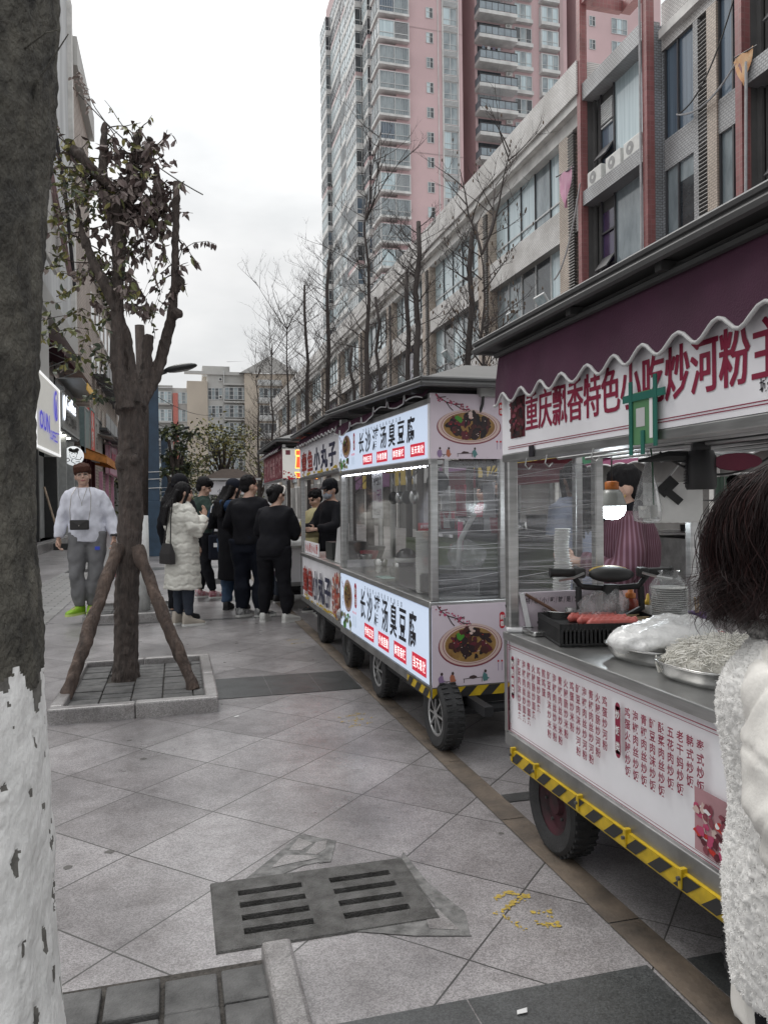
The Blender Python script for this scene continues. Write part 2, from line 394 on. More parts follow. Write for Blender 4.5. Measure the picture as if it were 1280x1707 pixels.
struct('dark_paving_bands', mb)
mb = MB()
BR = M('brown_stained_kerb_stone', (.16,.125,.095), .6, var=.4, scale=5, bump=.3, dark=(.06,.05,.042))
y = -2.
while y < 60:
    L_ = rng.uniform(.75, 1.0); strip(1.312, 1.425, y, y+L_-.006, .005, BR); y += L_
struct('brown_paving_strip', mb)
# worn yellow paint on the stones, and the mortar patches
YP = M('worn_yellow_paint', (.42,.30,.05), .7, var=.3, scale=30)
def scrawl(name, c, w_, h_, strokes, label):
    mb = MB()
    for st in strokes:
        for (a, b_) in zip(st[:-1], st[1:]):
            n = 9
            for k in range(n):
                if rng.random() < .25: continue
                n_ = 3
                q = k/(n-1); x = a[0]+(b_[0]-a[0])*q; y_ = a[1]+(b_[1]-a[1])*q
                for _ in range(n_): disc(mb, (c[0]+x*w_+rng.gauss(0,.006), c[1]+y_*h_+rng.gauss(0,.007), 0), X_, Y_, rng.uniform(.002,.008), rng.uniform(.002,.008), YP, lift=.002+rng.random()*.001, n=7, wob=.6)
    tag(mb.build(name), kind='structure')
scrawl('yellow_paint_mark', (.99, 2.22), .2, .24, [[(0,.55),(.25,.6),(.5,.72),(.75,.85)], [(.2,.9),(.5,1),(.8,.75)], [(.28,.05),(.12,.4)], [(.55,.45),(.9,.35),(.8,0),(.5,.12)]], '')
scrawl('yellow_paint_mark', (.96, 4.52), .22, .35, [[(0,.8),(.9,.9)], [(.1,.5),(1,.6)], [(.3,.1),(.7,1)], [(.2,.15),(.8,.3)]], '')
scrawl('yellow_paint_mark', (1.0, 7.3), .2, .5, [[(0,.8),(.9,.9)], [(.1,.4),(1,.5)]], '')
MOR = M('grey_mortar_patch', (.15,.148,.145), .85, var=.5, scale=22, bump=.5, bscale=200)
mb = MB()
PZ = [.002]
def patch(pts, m=MOR, z=None):
    PZ[0] += .0003; z = z or PZ[0]
    mb.poly([(x, y_, z) for x, y_ in pts], m)
# broken tile beside the drain: dark joints round pale shards
patch([(.47,3.135),(.36,2.99),(.21,2.80),(.33,2.80),(.44,2.86),(.52,2.87),(.565,3.06)])
patch([(.52,2.95),(.56,3.07),(.60,3.03),(.545,2.86),(.5,2.86)])
patch([(.79,2.78),(.83,2.86),(.845,2.6),(.9,2.38),(.865,2.24),(.84,2.3),(.82,2.42)])
patch([(.52,2.37),(.83,2.44),(.87,2.24),(.7,2.29)])
for pts in ([(.46,3.1),(.405,3.0),(.45,2.985),(.505,3.035)], [(.52,3.04),(.465,2.955),(.5,2.93),(.545,2.97),(.565,3.045)], [(.385,2.965),(.32,2.87),(.42,2.89),(.5,2.9),(.475,2.93)], [(.77,2.41),(.82,2.42),(.845,2.28),(.755,2.315)]):
    patch(pts, GR2)
struct('mortar_patches', mb)
mb = MB(); STN = M('dark_gum_spot', (.10,.095,.09), .8, var=.3, scale=30)
for k in range(46):
    x, y_ = rng.uniform(-1.2, 1.28), rng.uniform(2.0, 12); s_ = rng.uniform(.006,.022); disc(mb, (x, y_, 0), X_, Y_, s_, s_*rng.uniform(.7,1.2), STN, .0012+k*.00001, 9, wob=.25)
struct('pavement_spots', mb)
for k, (x, y_, lab) in enumerate(((.86, 1.86, 'white scrap of paper lying on the nearest dark paving band'), (.35, 5.0, 'white scrap of litter by the kerb corner of the propped tree pit'))):
    mb = MB(); mb.poly([(-.016,-.006,.004),(.012,-.008,.006),(.018,.006,.009),(-.01,.008,.005)], M('white_paper', (.6,.6,.6), .7)); o = mb.build('litter'); o.location = (x, y_, .004); tag(o, lab, 'litter')
# tactile strip far left
mb = MB()
TP = tile_mat('small_grey_paving_blocks', (.25,.245,.24), (.09,.09,.09), (0,1), (.3,.15), .012, .12, .5)
strip(-2.35, -1.5, 7, 40, .004, TP)
struct('block_paving', mb)

# ---------------------------------------------------------------- drain cover
CONC = M('worn_cast_concrete', (.15,.147,.143), .85, scale=13, bump=1, bscale=170, bdist=.012, dark=(.055,.053,.05))
BLK = M('drain_shade_black', (.012,.012,.012), .9, var=.3)  # black colour stands in for the shade down the drain
g = empty('drain_cover', (.455, 2.59, 0), 0, 'cracked concrete drain cover with two rows of slots set in the paving', 'drain cover')
ob = []; nslot = 4
mb = MB(); X0, X1, Y0, Y1 = -.355, .352, -.222, .216; top = .007; th = .06
cols = [(-.268, -.045), (.055, .278)]; rows = [(-.150+i*.083, -.150+i*.083+.036) for i in range(4)]
xs = [X0, cols[0][0], cols[0][1], cols[1][0], cols[1][1], X1]; ys = [Y0]+[q for r_ in rows for q in r_]+[Y1]
for i in range(5):
    for j in range(len(ys)-1):
        if i in (1, 3) and j % 2 == 1:
            continue
        mb.poly([(xs[i],ys[j],top),(xs[i+1],ys[j],top),(xs[i+1],ys[j+1],top),(xs[i],ys[j+1],top)], CONC)
for cx in cols:
    for ry in rows:
        a, b_, c_, d_ = cx[0], cx[1], ry[0], ry[1]
        for p, q in (((a,c_),(b_,c_)),((b_,c_),(b_,d_)),((b_,d_),(a,d_)),((a,d_),(a,c_))):
            mb.poly([(p[0],p[1],top),(p[0],p[1],top-th),(q[0],q[1],top-th),(q[0],q[1],top)], CONC)
for p, q in (((X0,Y0),(X1,Y0)),((X1,Y0),(X1,Y1)),((X1,Y1),(X0,Y1)),((X0,Y1),(X0,Y0))):
    mb.poly([(p[0],p[1],top),(q[0],q[1],top),(q[0]*1.012,q[1]*1.02,0),(p[0]*1.012,p[1]*1.02,0)], CONC)
mb.build('slotted_slab', g)
mb = MB(); mb.box(HX0-.455, HX1-.455, HY0-2.59, HY1-2.59, -.5, -.062, BLK); mb.f = mb.f[:]; mb.build('drain_pit', g)

# flat iron covers farther off
IRON = M('dark_iron', (.06,.06,.062), .55, .6, var=.3, scale=12)
for (x, y_, sx, sy, lab) in ((.62, 14.3, .62, 1.0, 'rectangular iron grating in the paving beyond the eating customer'), (-1.95, 17.8, .7, .8, 'square iron manhole cover on the pavement behind the man in white')):
    mb = MB(); mb.bbox(x-sx/2, x+sx/2, y_-sy/2, y_+sy/2, -.02, .012, IRON, .004)
    for k in range(9): mb.box(x-sx*.42, x+sx*.42, y_-sy*.42+k*sy*.1, y_-sy*.42+k*sy*.1+.03, .012, .018, IRON)
    tag(mb.build('manhole_cover'), lab, 'manhole cover')

# ---------------------------------------------------------------- tree pits
PAV = M('dark_grey_pavers', (.085,.084,.083), .75, var=.5, scale=9, bump=.5, bscale=150)
SOIL = M('dry_soil_with_debris', (.05,.045,.04), .95, var=.5, scale=60, bump=.8, bscale=90)
def tree_pit(x0, x1, y0, y1, kh, kw, sides, pw, pd, gap, pz, label, jit=.004, hole=None):
    t = empty('tree_pit', ((x0+x1)/2, (y0+y1)/2, 0), 0, label, 'tree pit'); ox, oy = (x0+x1)/2, (y0+y1)/2
    for s_ in sides:
        mb = MB()
        n = 2 if s_ in 'NS' else 2
        for k in range(n):
            if s_ in 'NS':
                a, b_ = x0+(x1-x0)*k/n, x0+(x1-x0)*(k+1)/n-.004; yy = (y0, y0+kw) if s_ == 'S' else (y1-kw, y1)
                mb.bbox(a-ox, b_-ox, yy[0]-oy, yy[1]-oy, -.02, kh+rng.uniform(-.004,.004), GR2, .012)
            else:
                a, b_ = y0+kw+(y1-y0-2*kw)*k/n, y0+kw+(y1-y0-2*kw)*(k+1)/n-.004; xx = (x0, x0+kw) if s_ == 'W' else (x1-kw, x1)
                if 'N' not in sides and k == n-1: b_ = y1
                mb.bbox(xx[0]-ox, xx[1]-ox, a-oy, b_-oy, -.02, kh+rng.uniform(-.004,.004), GR2, .012)
        mb.build('kerb', t)
    mb = MB(); mb.box(x0+.01-ox, x1-.01-ox, y0+.01-oy, y1-.003-oy, -.02, pz-.018, SOIL); mb.build('soil', t)
    mb = MB(); y_ = y0+kw*.9; r_ = 0
    while y_ < y1-(kw*.9 if 'N' in sides else .02)-.02:
        x = x0+kw*.9
        while x < x1-kw*.9-.02:
            xe = min(x+pw-gap, x1-kw*.9); ye = min(y_+pd-gap, y1-(kw*.9 if 'N' in sides else .01))
            if not (hole and abs((x+xe)/2-hole[0]) < hole[2] and abs((y_+ye)/2-hole[1]) < hole[2]):
                mb.bbox(x-ox, xe-ox, y_-oy, ye-oy, pz-.05, pz+rng.uniform(-jit, jit), PAV, .006)
            x += pw
        y_ += pd
    mb.build('pavers', t)
    return t
tree_pit(-.80, .253, 5.172, 6.76, .1, .085, 'NSEW', .205, .11, .008, .055, 'raised tree pit of grey pavers and granite kerb round the propped tree', hole=(-.39, 6.2, .16))
tree_pit(-.75, .312, .7, 2.30, .06, .088, 'EW', .155, .165, .012, .02, 'nearest tree pit with square dark pavers beside the drain cover', .006, hole=(-.42, 1.55, .24))
tree_pit(-1.08, .1, 9.56, 10.9, .1, .09, 'NSEW', .21, .11, .008, .06, 'farther tree pit on whose kerb the man in white stands', hole=(-.45, 10.2, .14))
# ================================================================ buildings
GL = M('sky_reflecting_glass', (.05,.07,.08), .06, var=.3, scale=.4, spec=1.0)
def glass_mat(name, c0, c1, stretch=(6,6,.2), scale=1, rough=.08):
    m = M(name, c1, rough, var=0, dark=c0, scale=scale, stretch=stretch, spec=.9); return m
CURT = glass_mat('pale_curtain_behind_glass', (.34,.44,.48), (.60,.70,.73), (7,7,.12), 1)
CURTB = glass_mat('blue_curtain_behind_glass', (.055,.085,.12), (.15,.20,.26), (9,9,.1), 1)
GDK = glass_mat('dark_window_glass', (.02,.024,.03), (.07,.08,.09), (1,1,1), .8)
GMID = glass_mat('grey_window_glass', (.12,.15,.17), (.34,.39,.41), (1.3,1.3,.5), .9)
PURP = glass_mat('purple_window_film', (.025,.018,.05), (.07,.05,.12), (1,1,1), .8)
FRM = M('white_window_frame', (.55,.56,.56), .5, var=.1)
FRD = M('dark_window_frame', (.05,.05,.055), .5, var=.1)
WHT = tile_mat('weathered_white_wall_tiles', (.68,.665,.65), (.30,.29,.28), (1,2), (.12,.06), .008, .06, .5)
BEI = tile_mat('beige_wall_tiles', (.52,.44,.37), (.26,.22,.19), (1,2), (.14,.07), .01, .08, .5)
GRT = tile_mat('grey_blue_wall_tiles', (.30,.32,.345), (.16,.165,.175), (9,2), (.15,.075), .012, .07, .45)
REDT = tile_mat('red_column_tiles', (.30,.115,.115), (.30,.17,.165), (9,2), (.14,.14), .009, .12, .45, offset=0)
LGT = tile_mat('light_grey_sill_tiles', (.44,.45,.46), (.22,.22,.23), (9,2), (.12,.07), .012, .06, .5)
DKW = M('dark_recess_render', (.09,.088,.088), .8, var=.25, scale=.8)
CRN = M('stained_white_render', (.62,.61,.59), .75, var=.2, scale=1.3)
LOUV = M('grey_louvre_metal', (.17,.165,.16), .5, .3, var=.1)
SIGNW = M('white_shop_render', (.5,.5,.5), .7)
XF = 13.3
b = empty('shopping_building', (XF, 24, 0), 0, 'long four storey white tiled building with red framed balconies above the carts', 'building')
inv = Matrix.Translation((-XF, -24, 0))
def bpart(name, mb, parent=b, **k): mb.xf(inv); return mb.build(name, parent, **k)
mb = MB()
# upper wall of the long flat part: piers, spandrels, cornice (plane X = XF), glass recessed
mb.box(XF+.6, XF+14, 23.0, 110, 0, 15.0, CRN); mb.box(15.0, 27, 2, 23.0, 0, 15.0, CRN)
bpart('core', mb)
mb = MB()
piers = [24.35, 32.0, 40.2, 47.7, 55.6, 63.4, 71.2, 79, 86.8, 94.6, 102.4]
for y_ in piers: mb.box(XF, XF+.6, y_-.75+(.4 if y_ < 25 else 0), y_+.55, 3.6, 14.15, BEI)
mb.box(XF, XF+.6, 23.0, 108, 14.15, 14.6, CRN)
mb.box(XF+.01, XF+.6, 23.0, 108, 10.62, 11.75, WHT)
mb.box(XF+.01, XF+.6, 23.0, 108, 6.9, 8.1, WHT)
bpart('wall', mb)
mb = MB(); mb.box(XF-.35, XF+1, 23.0, 110, 14.9, 16.0, WHT); mb.box(XF-.25, XF+.8, 23, 110, 14.6, 14.9, CRN); bpart('cornice', mb)
mb = MB()
for y_ in piers:
    mb = MB()
    for yy in (y_-.42, ):
        k = 0
        z = 8.2
        while z < 14.0:
            mb.obox((XF-.03, yy, z), (.12,0,-.05), (0,.42,0), (.012,0,.03), LOUV); z += .1
    bpart('louvre', mb)
for i in range(len(piers)-1):
    y0, y1 = piers[i]+.56, piers[i+1]-.76
    for zi, (z0, z1) in enumerate(((11.75, 14.15), (8.1, 10.62), (4.2, 6.9))):
        mb = MB()
        n = 5
        for k in range(n):
            a, c_ = y0+(y1-y0)*k/n, y0+(y1-y0)*(k+1)/n
            m = CURT if zi == 0 and rng.random() < .8 else rng.choice([CURT, GMID, GMID, GDK, PURP] if zi else [CURT, GMID])
            mb.poly([(XF+.35, a, z0), (XF+.35, a, z1), (XF+.35, c_, z1), (XF+.35, c_, z0)], m)
            mb.box(XF+.3, XF+.36, a-.025, a+.025, z0, z1, FRM if zi else FRD)
        mb.box(XF+.3, XF+.36, y0, y1, z0+.55, z0+.6, FRM)
        bpart('window', mb)
        if zi == 1:
            for k in (1, 3):
                mb = MB(); a = y0+(y1-y0)*(k+.2)/n
                mb.obox((XF+.12, a, z0+.75), (.06*.6,0,.06), (0,.85,0), (.4,0,-.62), FRM); mb.obox((XF+.085, a, z0+.76), (.02,0,.014), (0,.7,0), (.32,0,-.5), CURT); bpart('open_sash', mb)
# projecting balcony bays with red columns
def bay(yL, yR, open_top):
    p = []
    for y_, w2 in ((yL, .22), (yR, .22)):
        mb = MB(); mb.box(13.0, 13.25, y_-w2/2, y_+w2/2, 2.5, 18.2, REDT); bpart('red_column', mb)
    mb = MB(); mb.box(13.05, 13.4, yR, yL, 17.75, 18.15, REDT); mb.box(14.6, 14.95, yR, yL, 17.75, 18.15, REDT)
    for y_ in (yL, yR): mb.box(13.26, 14.6, y_-.1, y_+.1, 17.76, 18.14, REDT)
    bpart('roof_frame', mb)
    for z0, z1 in ((14.6, 15.15), (11.14, 11.6), (7.6, 8.05)):
        mb = MB(); mb.box(13.06, 13.6, yR+.115, yL-.115, z0, z1, LGT); bpart('balcony_slab', mb)
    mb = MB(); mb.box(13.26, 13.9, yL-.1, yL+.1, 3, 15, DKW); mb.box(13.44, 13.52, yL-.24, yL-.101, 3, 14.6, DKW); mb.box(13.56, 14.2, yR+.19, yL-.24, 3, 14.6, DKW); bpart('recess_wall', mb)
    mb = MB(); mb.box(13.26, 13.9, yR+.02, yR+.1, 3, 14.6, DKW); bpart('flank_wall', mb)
    for z0, z1 in ((11.6, 14.6), (8.05, 11.14)):
        mb = MB(); T_ = Matrix.Translation((-.94, 0, 0))
        a, c_ = yR+.25, yL-1.3
        mb.poly([(14.47, a, z0), (14.47, a, z1), (14.47, c_, z1), (14.47, c_, z0)], CURT if z0 > 11 else GMID)
        mb.poly([(14.46, c_, z0+.1), (14.46, c_, z1-.4), (14.46, c_+.75, z1-.4), (14.46, c_+.75, z0+.1)], CURTB if z0 > 11 else PURP)
        for y_ in (a, c_-.02, c_+.75): mb.box(14.41, 14.46, y_-.03, y_+.03, z0, z1, FRD)
        for zz in (z0+.9, z1-1.1): mb.box(14.40, 14.45, c_, c_+.75, zz, zz+.06, FRD)
        mb.xf(T_); bpart('balcony_window', mb)
        mb = MB(); mb.obox((14.1, c_+.38, z0+1.0), (.3,0,.42), (0,.7,0), (-.03,0,.04), FRD); mb.xf(Matrix.Translation((-.75,0,0))); bpart('open_sash', mb)
    mb = MB()
    for k in range(11): mb.box(14.4, 14.46, c_+.05, c_+.7, z0+1.85+k*.075+3.55, z0+1.9+k*.075+3.55, FRM)
    mb.xf(T_); bpart('slat_vent', mb)
ACW = M('white_ac_casing', (.6,.6,.58), .5, var=.1)
def ac_unit(x, y_, z, face='x', s=1, parent=None, name='ac_unit'):
    mb = MB(); mb.bbox(x, x+.3*s, y_-.42*s, y_+.42*s, z, z+.5*s, ACW, .02)
    cx = x-.004; disc(mb, (cx, y_+.08*s, z+.25*s), (0,-1,0), (0,0,1), .19*s, .19*s, M('grey_fan_grille', (.28,.28,.28), .6), .003, 18); disc(mb, (cx, y_+.08*s, z+.25*s), (0,-1,0), (0,0,1), .06*s, .06*s, ACW, .006, 12)
    return mb
bay(22.95, 19.27, True); bay(15.5, 11.6, True)
for y_, lab in ((22.2, 'farthest'), (21.1, 'middle'), (20.1, 'nearest')):
    mb = ac_unit(13.1, y_, 11.62)
    mb.xf(Matrix.Translation((-13.1, -y_, -11.62))); o = mb.build('air_conditioner'); o.location = (13.1, y_, 11.605)
    tag(o, f'white air conditioner, {lab} of the three on the tiled balcony slab', 'air conditioner', 'air conditioners on the balcony slab')
# recessed grey-tiled part between the bays and on to the camera side
XR = 13.49; q_ = .963; ZS = lambda z: 1.35+(z-1.35)*q_
mb = MB()
mb.box(13.26, XR+.3, 19.17, 19.25, 3, 14.9, GRT)                # side of the bay, facing the camera
mb.box(XR, XR+.5, 15.7, 19.16, ZS(14.65), 15.5, WHT); mb.box(XR-.15, XR+.3, 15.7, 19.08, ZS(14.95), ZS(15.2), CRN)
for z0, z1 in ((11.1, 12.0), (7.4, 8.3)): mb.box(XR+.02, XR+.5, 15.7, 19.08, ZS(z0), ZS(z1), LGT)
mb.box(XR, XR+.5, 19.08, 19.16, 3, ZS(14.6), GRT); mb.box(XR-.01, XR+.5, 17.59, 17.78, 3, ZS(14.64), LGT)
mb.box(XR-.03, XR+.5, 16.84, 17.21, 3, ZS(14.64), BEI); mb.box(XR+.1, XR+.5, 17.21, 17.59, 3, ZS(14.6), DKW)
mb.box(XR+.02, XR+.5, 2.5, 11.4, 3, 15, GRT)
bpart('tiled_wall', mb)
mb = MB(); z = 3.2
while z < ZS(14.5):
    mb.obox((XR+.02, 17.4, z), (.08,0,-.05), (0,.37,0), (.010,0,.022), LOUV); z += .105
bpart('louvre', mb)
for (y0, y1, z0, z1, m, m2) in ((17.78, 19.08, 12.0, 14.65, CURTB, None), (17.78, 19.08, 8.3, 11.1, GMID, GDK), (15.7, 16.84, 12.0, 14.65, CURTB, CURT), (15.7, 16.84, 8.3, 11.1, GMID, PURP), (17.78, 19.08, 4.5, 7.4, GDK, None), (15.7, 16.84, 4.5, 7.4, GDK, None)):
    mb = MB(); z0, z1 = ZS(z0), ZS(z1); yy = y0+(y1-y0)*.55
    mb.poly([(XR+.1, y0, z0), (XR+.1, y0, z1), (XR+.1, y1, z1), (XR+.1, y1, z0)], m)
    if m2: mb.poly([(XR+.09, y0, z0), (XR+.09, y0, z0+(z1-z0)*(.8 if m2 == GDK else .6)), (XR+.09, yy, z0+(z1-z0)*(.8 if m2 == GDK else .6)), (XR+.09, yy, z0)], m2)
    mb.box(XR+.03, XR+.08, yy-.025, yy+.025, z0, z1, FRD); mb.box(XR+.03, XR+.08, y1-.05, y1, z0, z1, FRD)
    bpart('window', mb)
# pipes up the red column
mb = MB(); PIPE = M('grey_plastic_pipe', (.36,.36,.37), .5)
mb.tube([(12.96, 19.42, 2), (12.96, 19.42, 19)], .035, PIPE); mb.tube([(12.94, 15.3, 3), (12.97, 15.2, 11.6)], .035, PIPE)
bpart('drain_pipe', mb)
# ground-floor shops behind the stalls
mb = MB(); SH = M('dim_shopfront', (.14,.135,.13), .6, var=.4, scale=.7)
mb.box(XF-.5, XF+.6, 2, 108, 0, 3.4, SH)
for k in range(26): mb.box(XF-.62, XF-.5, 4+k*4, 4.25+k*4, 0, 3.4, CRN)
bpart('shopfronts', mb)
SC = [M('shop_sign_red', (.35,.04,.05), .5), M('shop_sign_white', (.55,.55,.55), .5), M('shop_sign_green', (.06,.22,.12), .5), M('shop_sign_purple', (.2,.08,.2), .5), M('shop_sign_yellow', (.5,.36,.06), .5)]
for k in range(12):
    mb = MB(); mb.box(XF-.8, XF-.62, 8+k*4.05, 11.6+k*4.05, 2.5, 3.4, rng.choice(SC)); bpart('shop_sign', mb)
# pennants on short poles
for (y_, z, c1, c2, lab) in ((23.35, 12.5, (.55,.26,.38), (.62,.38,.48), 'faded pink pennant hanging from a short pole on the long white building'), (14.95, 11.75, (.55,.26,.12), (.62,.45,.27), 'faded orange pennant hanging from a short pole on the grey tiled wall')):
    t = empty('pennant', (13.0, y_, z), 0, lab, 'flag')
    mb = MB(); mb.tube([(0,-.1,.1),(-.05,1.1 if y_ > 20 else .9,.25)], .025, FRD); mb.build('pole', t)
    mb = MB(); P = M('faded_cloth_%d' % int(y_), c1, .8, dark=c2, scale=3); nn = 9; rows_ = []
    for i in range(nn):
        q = i/(nn-1); hw = .48*(1-q)+.02
        rows_.append([(-.03+.06*math.sin(q*5+k*2), .55+hw*(k/4*2-1)-.1*q, .18-1.25*q) for k in range(5)])
    vs = [p for r_ in rows_ for p in r_]; fs = [(i*5+k, i*5+k+1, (i+1)*5+k+1, (i+1)*5+k) for i in range(nn-1) for k in range(4)]
    mb.add(vs, fs, P); mb.build('cloth', t, smooth=True)
    if y_ < 20: t.scale = (.7, .7, .62)
mb = MB(); pts = [(12.95, 20.9, 10.7), (12.6, 21.5, 11.9), (12.5, 22.9, 11.9)]
def sag(a, b_, s_, n=16): a, b_ = Vector(a), Vector(b_); return [a.lerp(b_, i/n)-Z_*(s_*4*(i/n)*(1-i/n)) for i in range(n+1)]
WIRE = M('black_cable', (.03,.03,.03), .6)
mb.tube(sag((13.0, 22.9, 11.9), (12.9, 24.6, 9.2), .6), .03, PIPE, 5)
tag(mb.build('loose_pipe'), 'thin loose pipe hanging from the pink pennant pole', 'pipe'); mb = MB()
mb.tube(sag((13.35, 18.3, 11.95), (13.35, 15.6, 12.4), .5), .028, PIPE, 5); mb.tube(sag((13.35, 18.3, 11.95), (12.95, 15.1, 14.2), .8), .02, WIRE, 5)
tag(mb.build('loose_cable'), 'loose cables looped across the front of the tiled building', 'cable')

# ---------------------------------------------------------------- pink tower
PK = M('pink_render', (.58,.42,.43), .8, var=.1, scale=.12, bump=0)  # main pink paled to stand in for haze over the distance
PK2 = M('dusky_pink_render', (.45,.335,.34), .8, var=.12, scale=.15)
CON = M('pale_balcony_concrete', (.58,.58,.57), .75, var=.2, scale=.8)
RAIL = M('grey_balcony_glass', (.20,.24,.27), .2, var=.3, scale=.6, spec=.8)
tw = empty('apartment_tower', (30, 92, 0), 0, 'tall pink apartment tower with stacked bay windows and balconies', 'building')
inv2 = Matrix.Translation((-30, -92, 0)); FH = 3.05; NF = 25; H0 = 2.2
mb = MB()
mb.box(26.4, 35.0, 90, 108, 0, 82, PK)          # main block
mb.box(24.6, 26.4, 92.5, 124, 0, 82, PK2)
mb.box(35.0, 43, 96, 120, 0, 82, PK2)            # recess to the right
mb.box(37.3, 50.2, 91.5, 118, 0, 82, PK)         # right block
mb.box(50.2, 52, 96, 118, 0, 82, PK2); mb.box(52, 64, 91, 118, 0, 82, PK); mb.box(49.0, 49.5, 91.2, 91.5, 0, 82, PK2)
mb.xf(inv2).build('wall', tw)
def winmesh(w_, h_, cols_, rowsplit, glass, frame=FRM, fw=.07, depth=.06):
    """window in the XZ plane facing -Y, lower-left at origin"""
    mb = MB(); 
    for c_ in range(cols_):
        mb.poly([(w_*c_/cols_,0,0),(w_*(c_+1)/cols_,0,0),(w_*(c_+1)/cols_,0,h_),(w_*c_/cols_,0,h_)], glass[c_ % len(glass)])
        mb.box(w_*c_/cols_-fw/2, w_*c_/cols_+fw/2, -depth, -.004, 0, h_, frame)
    mb.box(w_-fw/2, w_+fw/2, -depth, -.004, 0, h_, frame); mb.box(0, w_, -depth*.9, -.004, -fw/2, fw/2, frame); mb.box(0, w_, -depth*.9, -.004, h_-fw/2, h_+fw/2, frame)
    for q in rowsplit: mb.box(0, w_, -depth*.8, -.004, h_*q-fw/3, h_*q+fw/3, frame)
    return mb
BARS = M('steel_window_bars', (.4,.41,.42), .5, .3)
protos = {}
def bayw(v):
    """corner bay: front width 3.4, side length 2.6 going back, projects .7"""
    mb = MB(); G = [[CURT, GDK], [GMID, GMID], [CURT, GMID], [CURTB, GMID]][v]
    mb.box(0, 3.9, -.7, 3.2, -.28, 0, CON); mb.box(.15, 3.85, -.55, 3.1, 2.0, 2.2, PK2)
    for (m_, x) in ((G[0], .12), (G[1], 2.0)):
        mb.poly([(x,-.6,0),(x+1.8,-.6,0),(x+1.8,-.6,2.0),(x,-.6,2.0)], m_)
    mb.poly([(.1,-.6,0),(.1,-.6,2),(.1,3.1,2),(.1,3.1,0)], GMID)
    for x in (.1, 2.0, 3.8): mb.box(x-.06, x+.06, -.68, -.6, 0, 2.05, FRM)
    for y_ in (-.6, .6, 1.8, 3.0): mb.box(.02, .1, y_-.06, y_+.06, 0, 2.05, FRM)
    for z in (.55, 2.0): mb.box(.1, 3.8, -.66, -.6, z-.04, z+.04, FRM); mb.box(.04, .1, -.6, 3.1, z-.04, z+.04, FRM)
    if v in (1, 3):
        for k in range(12): mb.box(.2+k*.3, .23+k*.3, -.74, -.71, 0, 2, BARS)
        for k in range(10): mb.box(-.02, 0, -.6+k*.36, -.57+k*.36, 0, 2, BARS)
    else:
        for k in range(14): mb.box(2.1, 3.75, -.63, -.605, .1+k*.13, .15+k*.13, BARS)
    return mb.mesh('bay_window')
def putm(name, me, parent, loc, rz=0):
    o = bpy.data.objects.new(name, me); COL.objects.link(o); o.parent = parent; o.location = loc; o.rotation_euler = (0,0,rz); return o
def stack(name, meshes, xs_, nf=NF, kind=None, parent=None, z0=H0, fh=FH):
    pass
bays = [bayw(v) for v in range(4)]
sw = [winmesh(.85, 1.25, 2, [.6], [a, c_], FRM).mesh('small_window') for a, c_ in ((GDK, GMID), (GMID, GDK), (CURT, GDK))]
stw = [winmesh(1.75, 2.1, 2, [.32], [a, c_], FRM).mesh('strip_window') for a, c_ in ((CURT, GMID), (GMID, GMID), (GDK, CURT))]
bw = [winmesh(2.3, 2.0, 3, [.3], [a, c_, a], FRM).mesh('window') for a, c_ in ((CURT, GMID), (GMID, CURT), (GDK, GMID))]
off = lambda x, y_, z: (x-30, y_-92, z)
for k in range(NF):
    z = H0+k*FH
    putm('bay_window', rng.choice(bays), tw, off(24.05, 90.0, z+.5))
    if k > 5: putm('small_window', rng.choice(sw), tw, off(30.3, 89.99, z+.9))
    if k > 5: putm('strip_window', rng.choice(stw), tw, off(32.5, 89.98, z+.4))
# louvred panels between the strip windows, the storeys' string lines, pipes
mb = MB()
for k in range(NF):
    z = H0+k*FH
    mb.box(32.45, 34.3, 89.85, 89.97, z+2.58, z+3.3, CON)
    for j in range(4): mb.box(32.5, 34.25, 89.8, 89.86, z+2.65+j*.16, z+2.72+j*.16, BARS)
mb.box(32.3, 32.42, 89.8, 89.98, 0, 82, CON); mb.box(34.35, 34.45, 89.8, 89.98, 0, 82, CON); mb.box(31.75, 31.85, 89.9, 89.99, 0, 82, CON)
for k in range(5): mb.box(26.5, 35, 89.97, 89.995, 14+k*15.2, 14.12+k*15.2, PK2)
mb.xf(inv2).build('service_panels', tw)
# balconies of the right block
def balc(v):
    mb = MB()
    mb.box(0, 5.2, -1.7, 0, -.45, 0, CON)
    mb.poly([(.4,-.02,0),(3.6,-.02,0),(3.6,-.02,2.4),(.4,-.02,2.4)], GDK if v < 2 else GMID)
    mb.box(.2, 3.9, -.03, 0, 2.4, 2.62, PK2)
    mb.box(.05, 5.1, -1.66, -1.62, .1, 1.0, RAIL); mb.box(.05, .09, -1.62, 0, .1, 1.0, RAIL)
    for x in range(7): mb.box(.05+x*.84, .11+x*.84, -1.68, -1.6, 0, 1.1, FRD)
    mb.box(.02, 5.14, -1.7, -1.6, 1.05, 1.12, FRD)
    if v == 2:
        for x in range(26): mb.box(.06+x*.2, .09+x*.2, -1.68, -1.65, 1.1, 2.6, BARS)
        mb.box(0, 5.2, -1.7, 0, 2.58, 2.63, CON)
    if v == 1:
        for x in range(4): mb.box(.7+x*.7, 1.1+x*.7, -.9, -.85, 1.1, 2.0, [CURTB, FRM, PURP, GMID][x])
    return mb.mesh('balcony')
bal = [balc(v) for v in range(3)]
for k in range(NF):
    if k < 8: continue
    z = H0+k*FH
    putm('balcony', bal[[0,1,0,2][rng.randrange(4)]], tw, off(37.2, 91.5, z))
    putm('window', rng.choice(bw), tw, off(42.7, 91.3, z+.4))
    putm('window', rng.choice(bw), tw, off(46.3, 90.9, z+.3))
mb = MB()
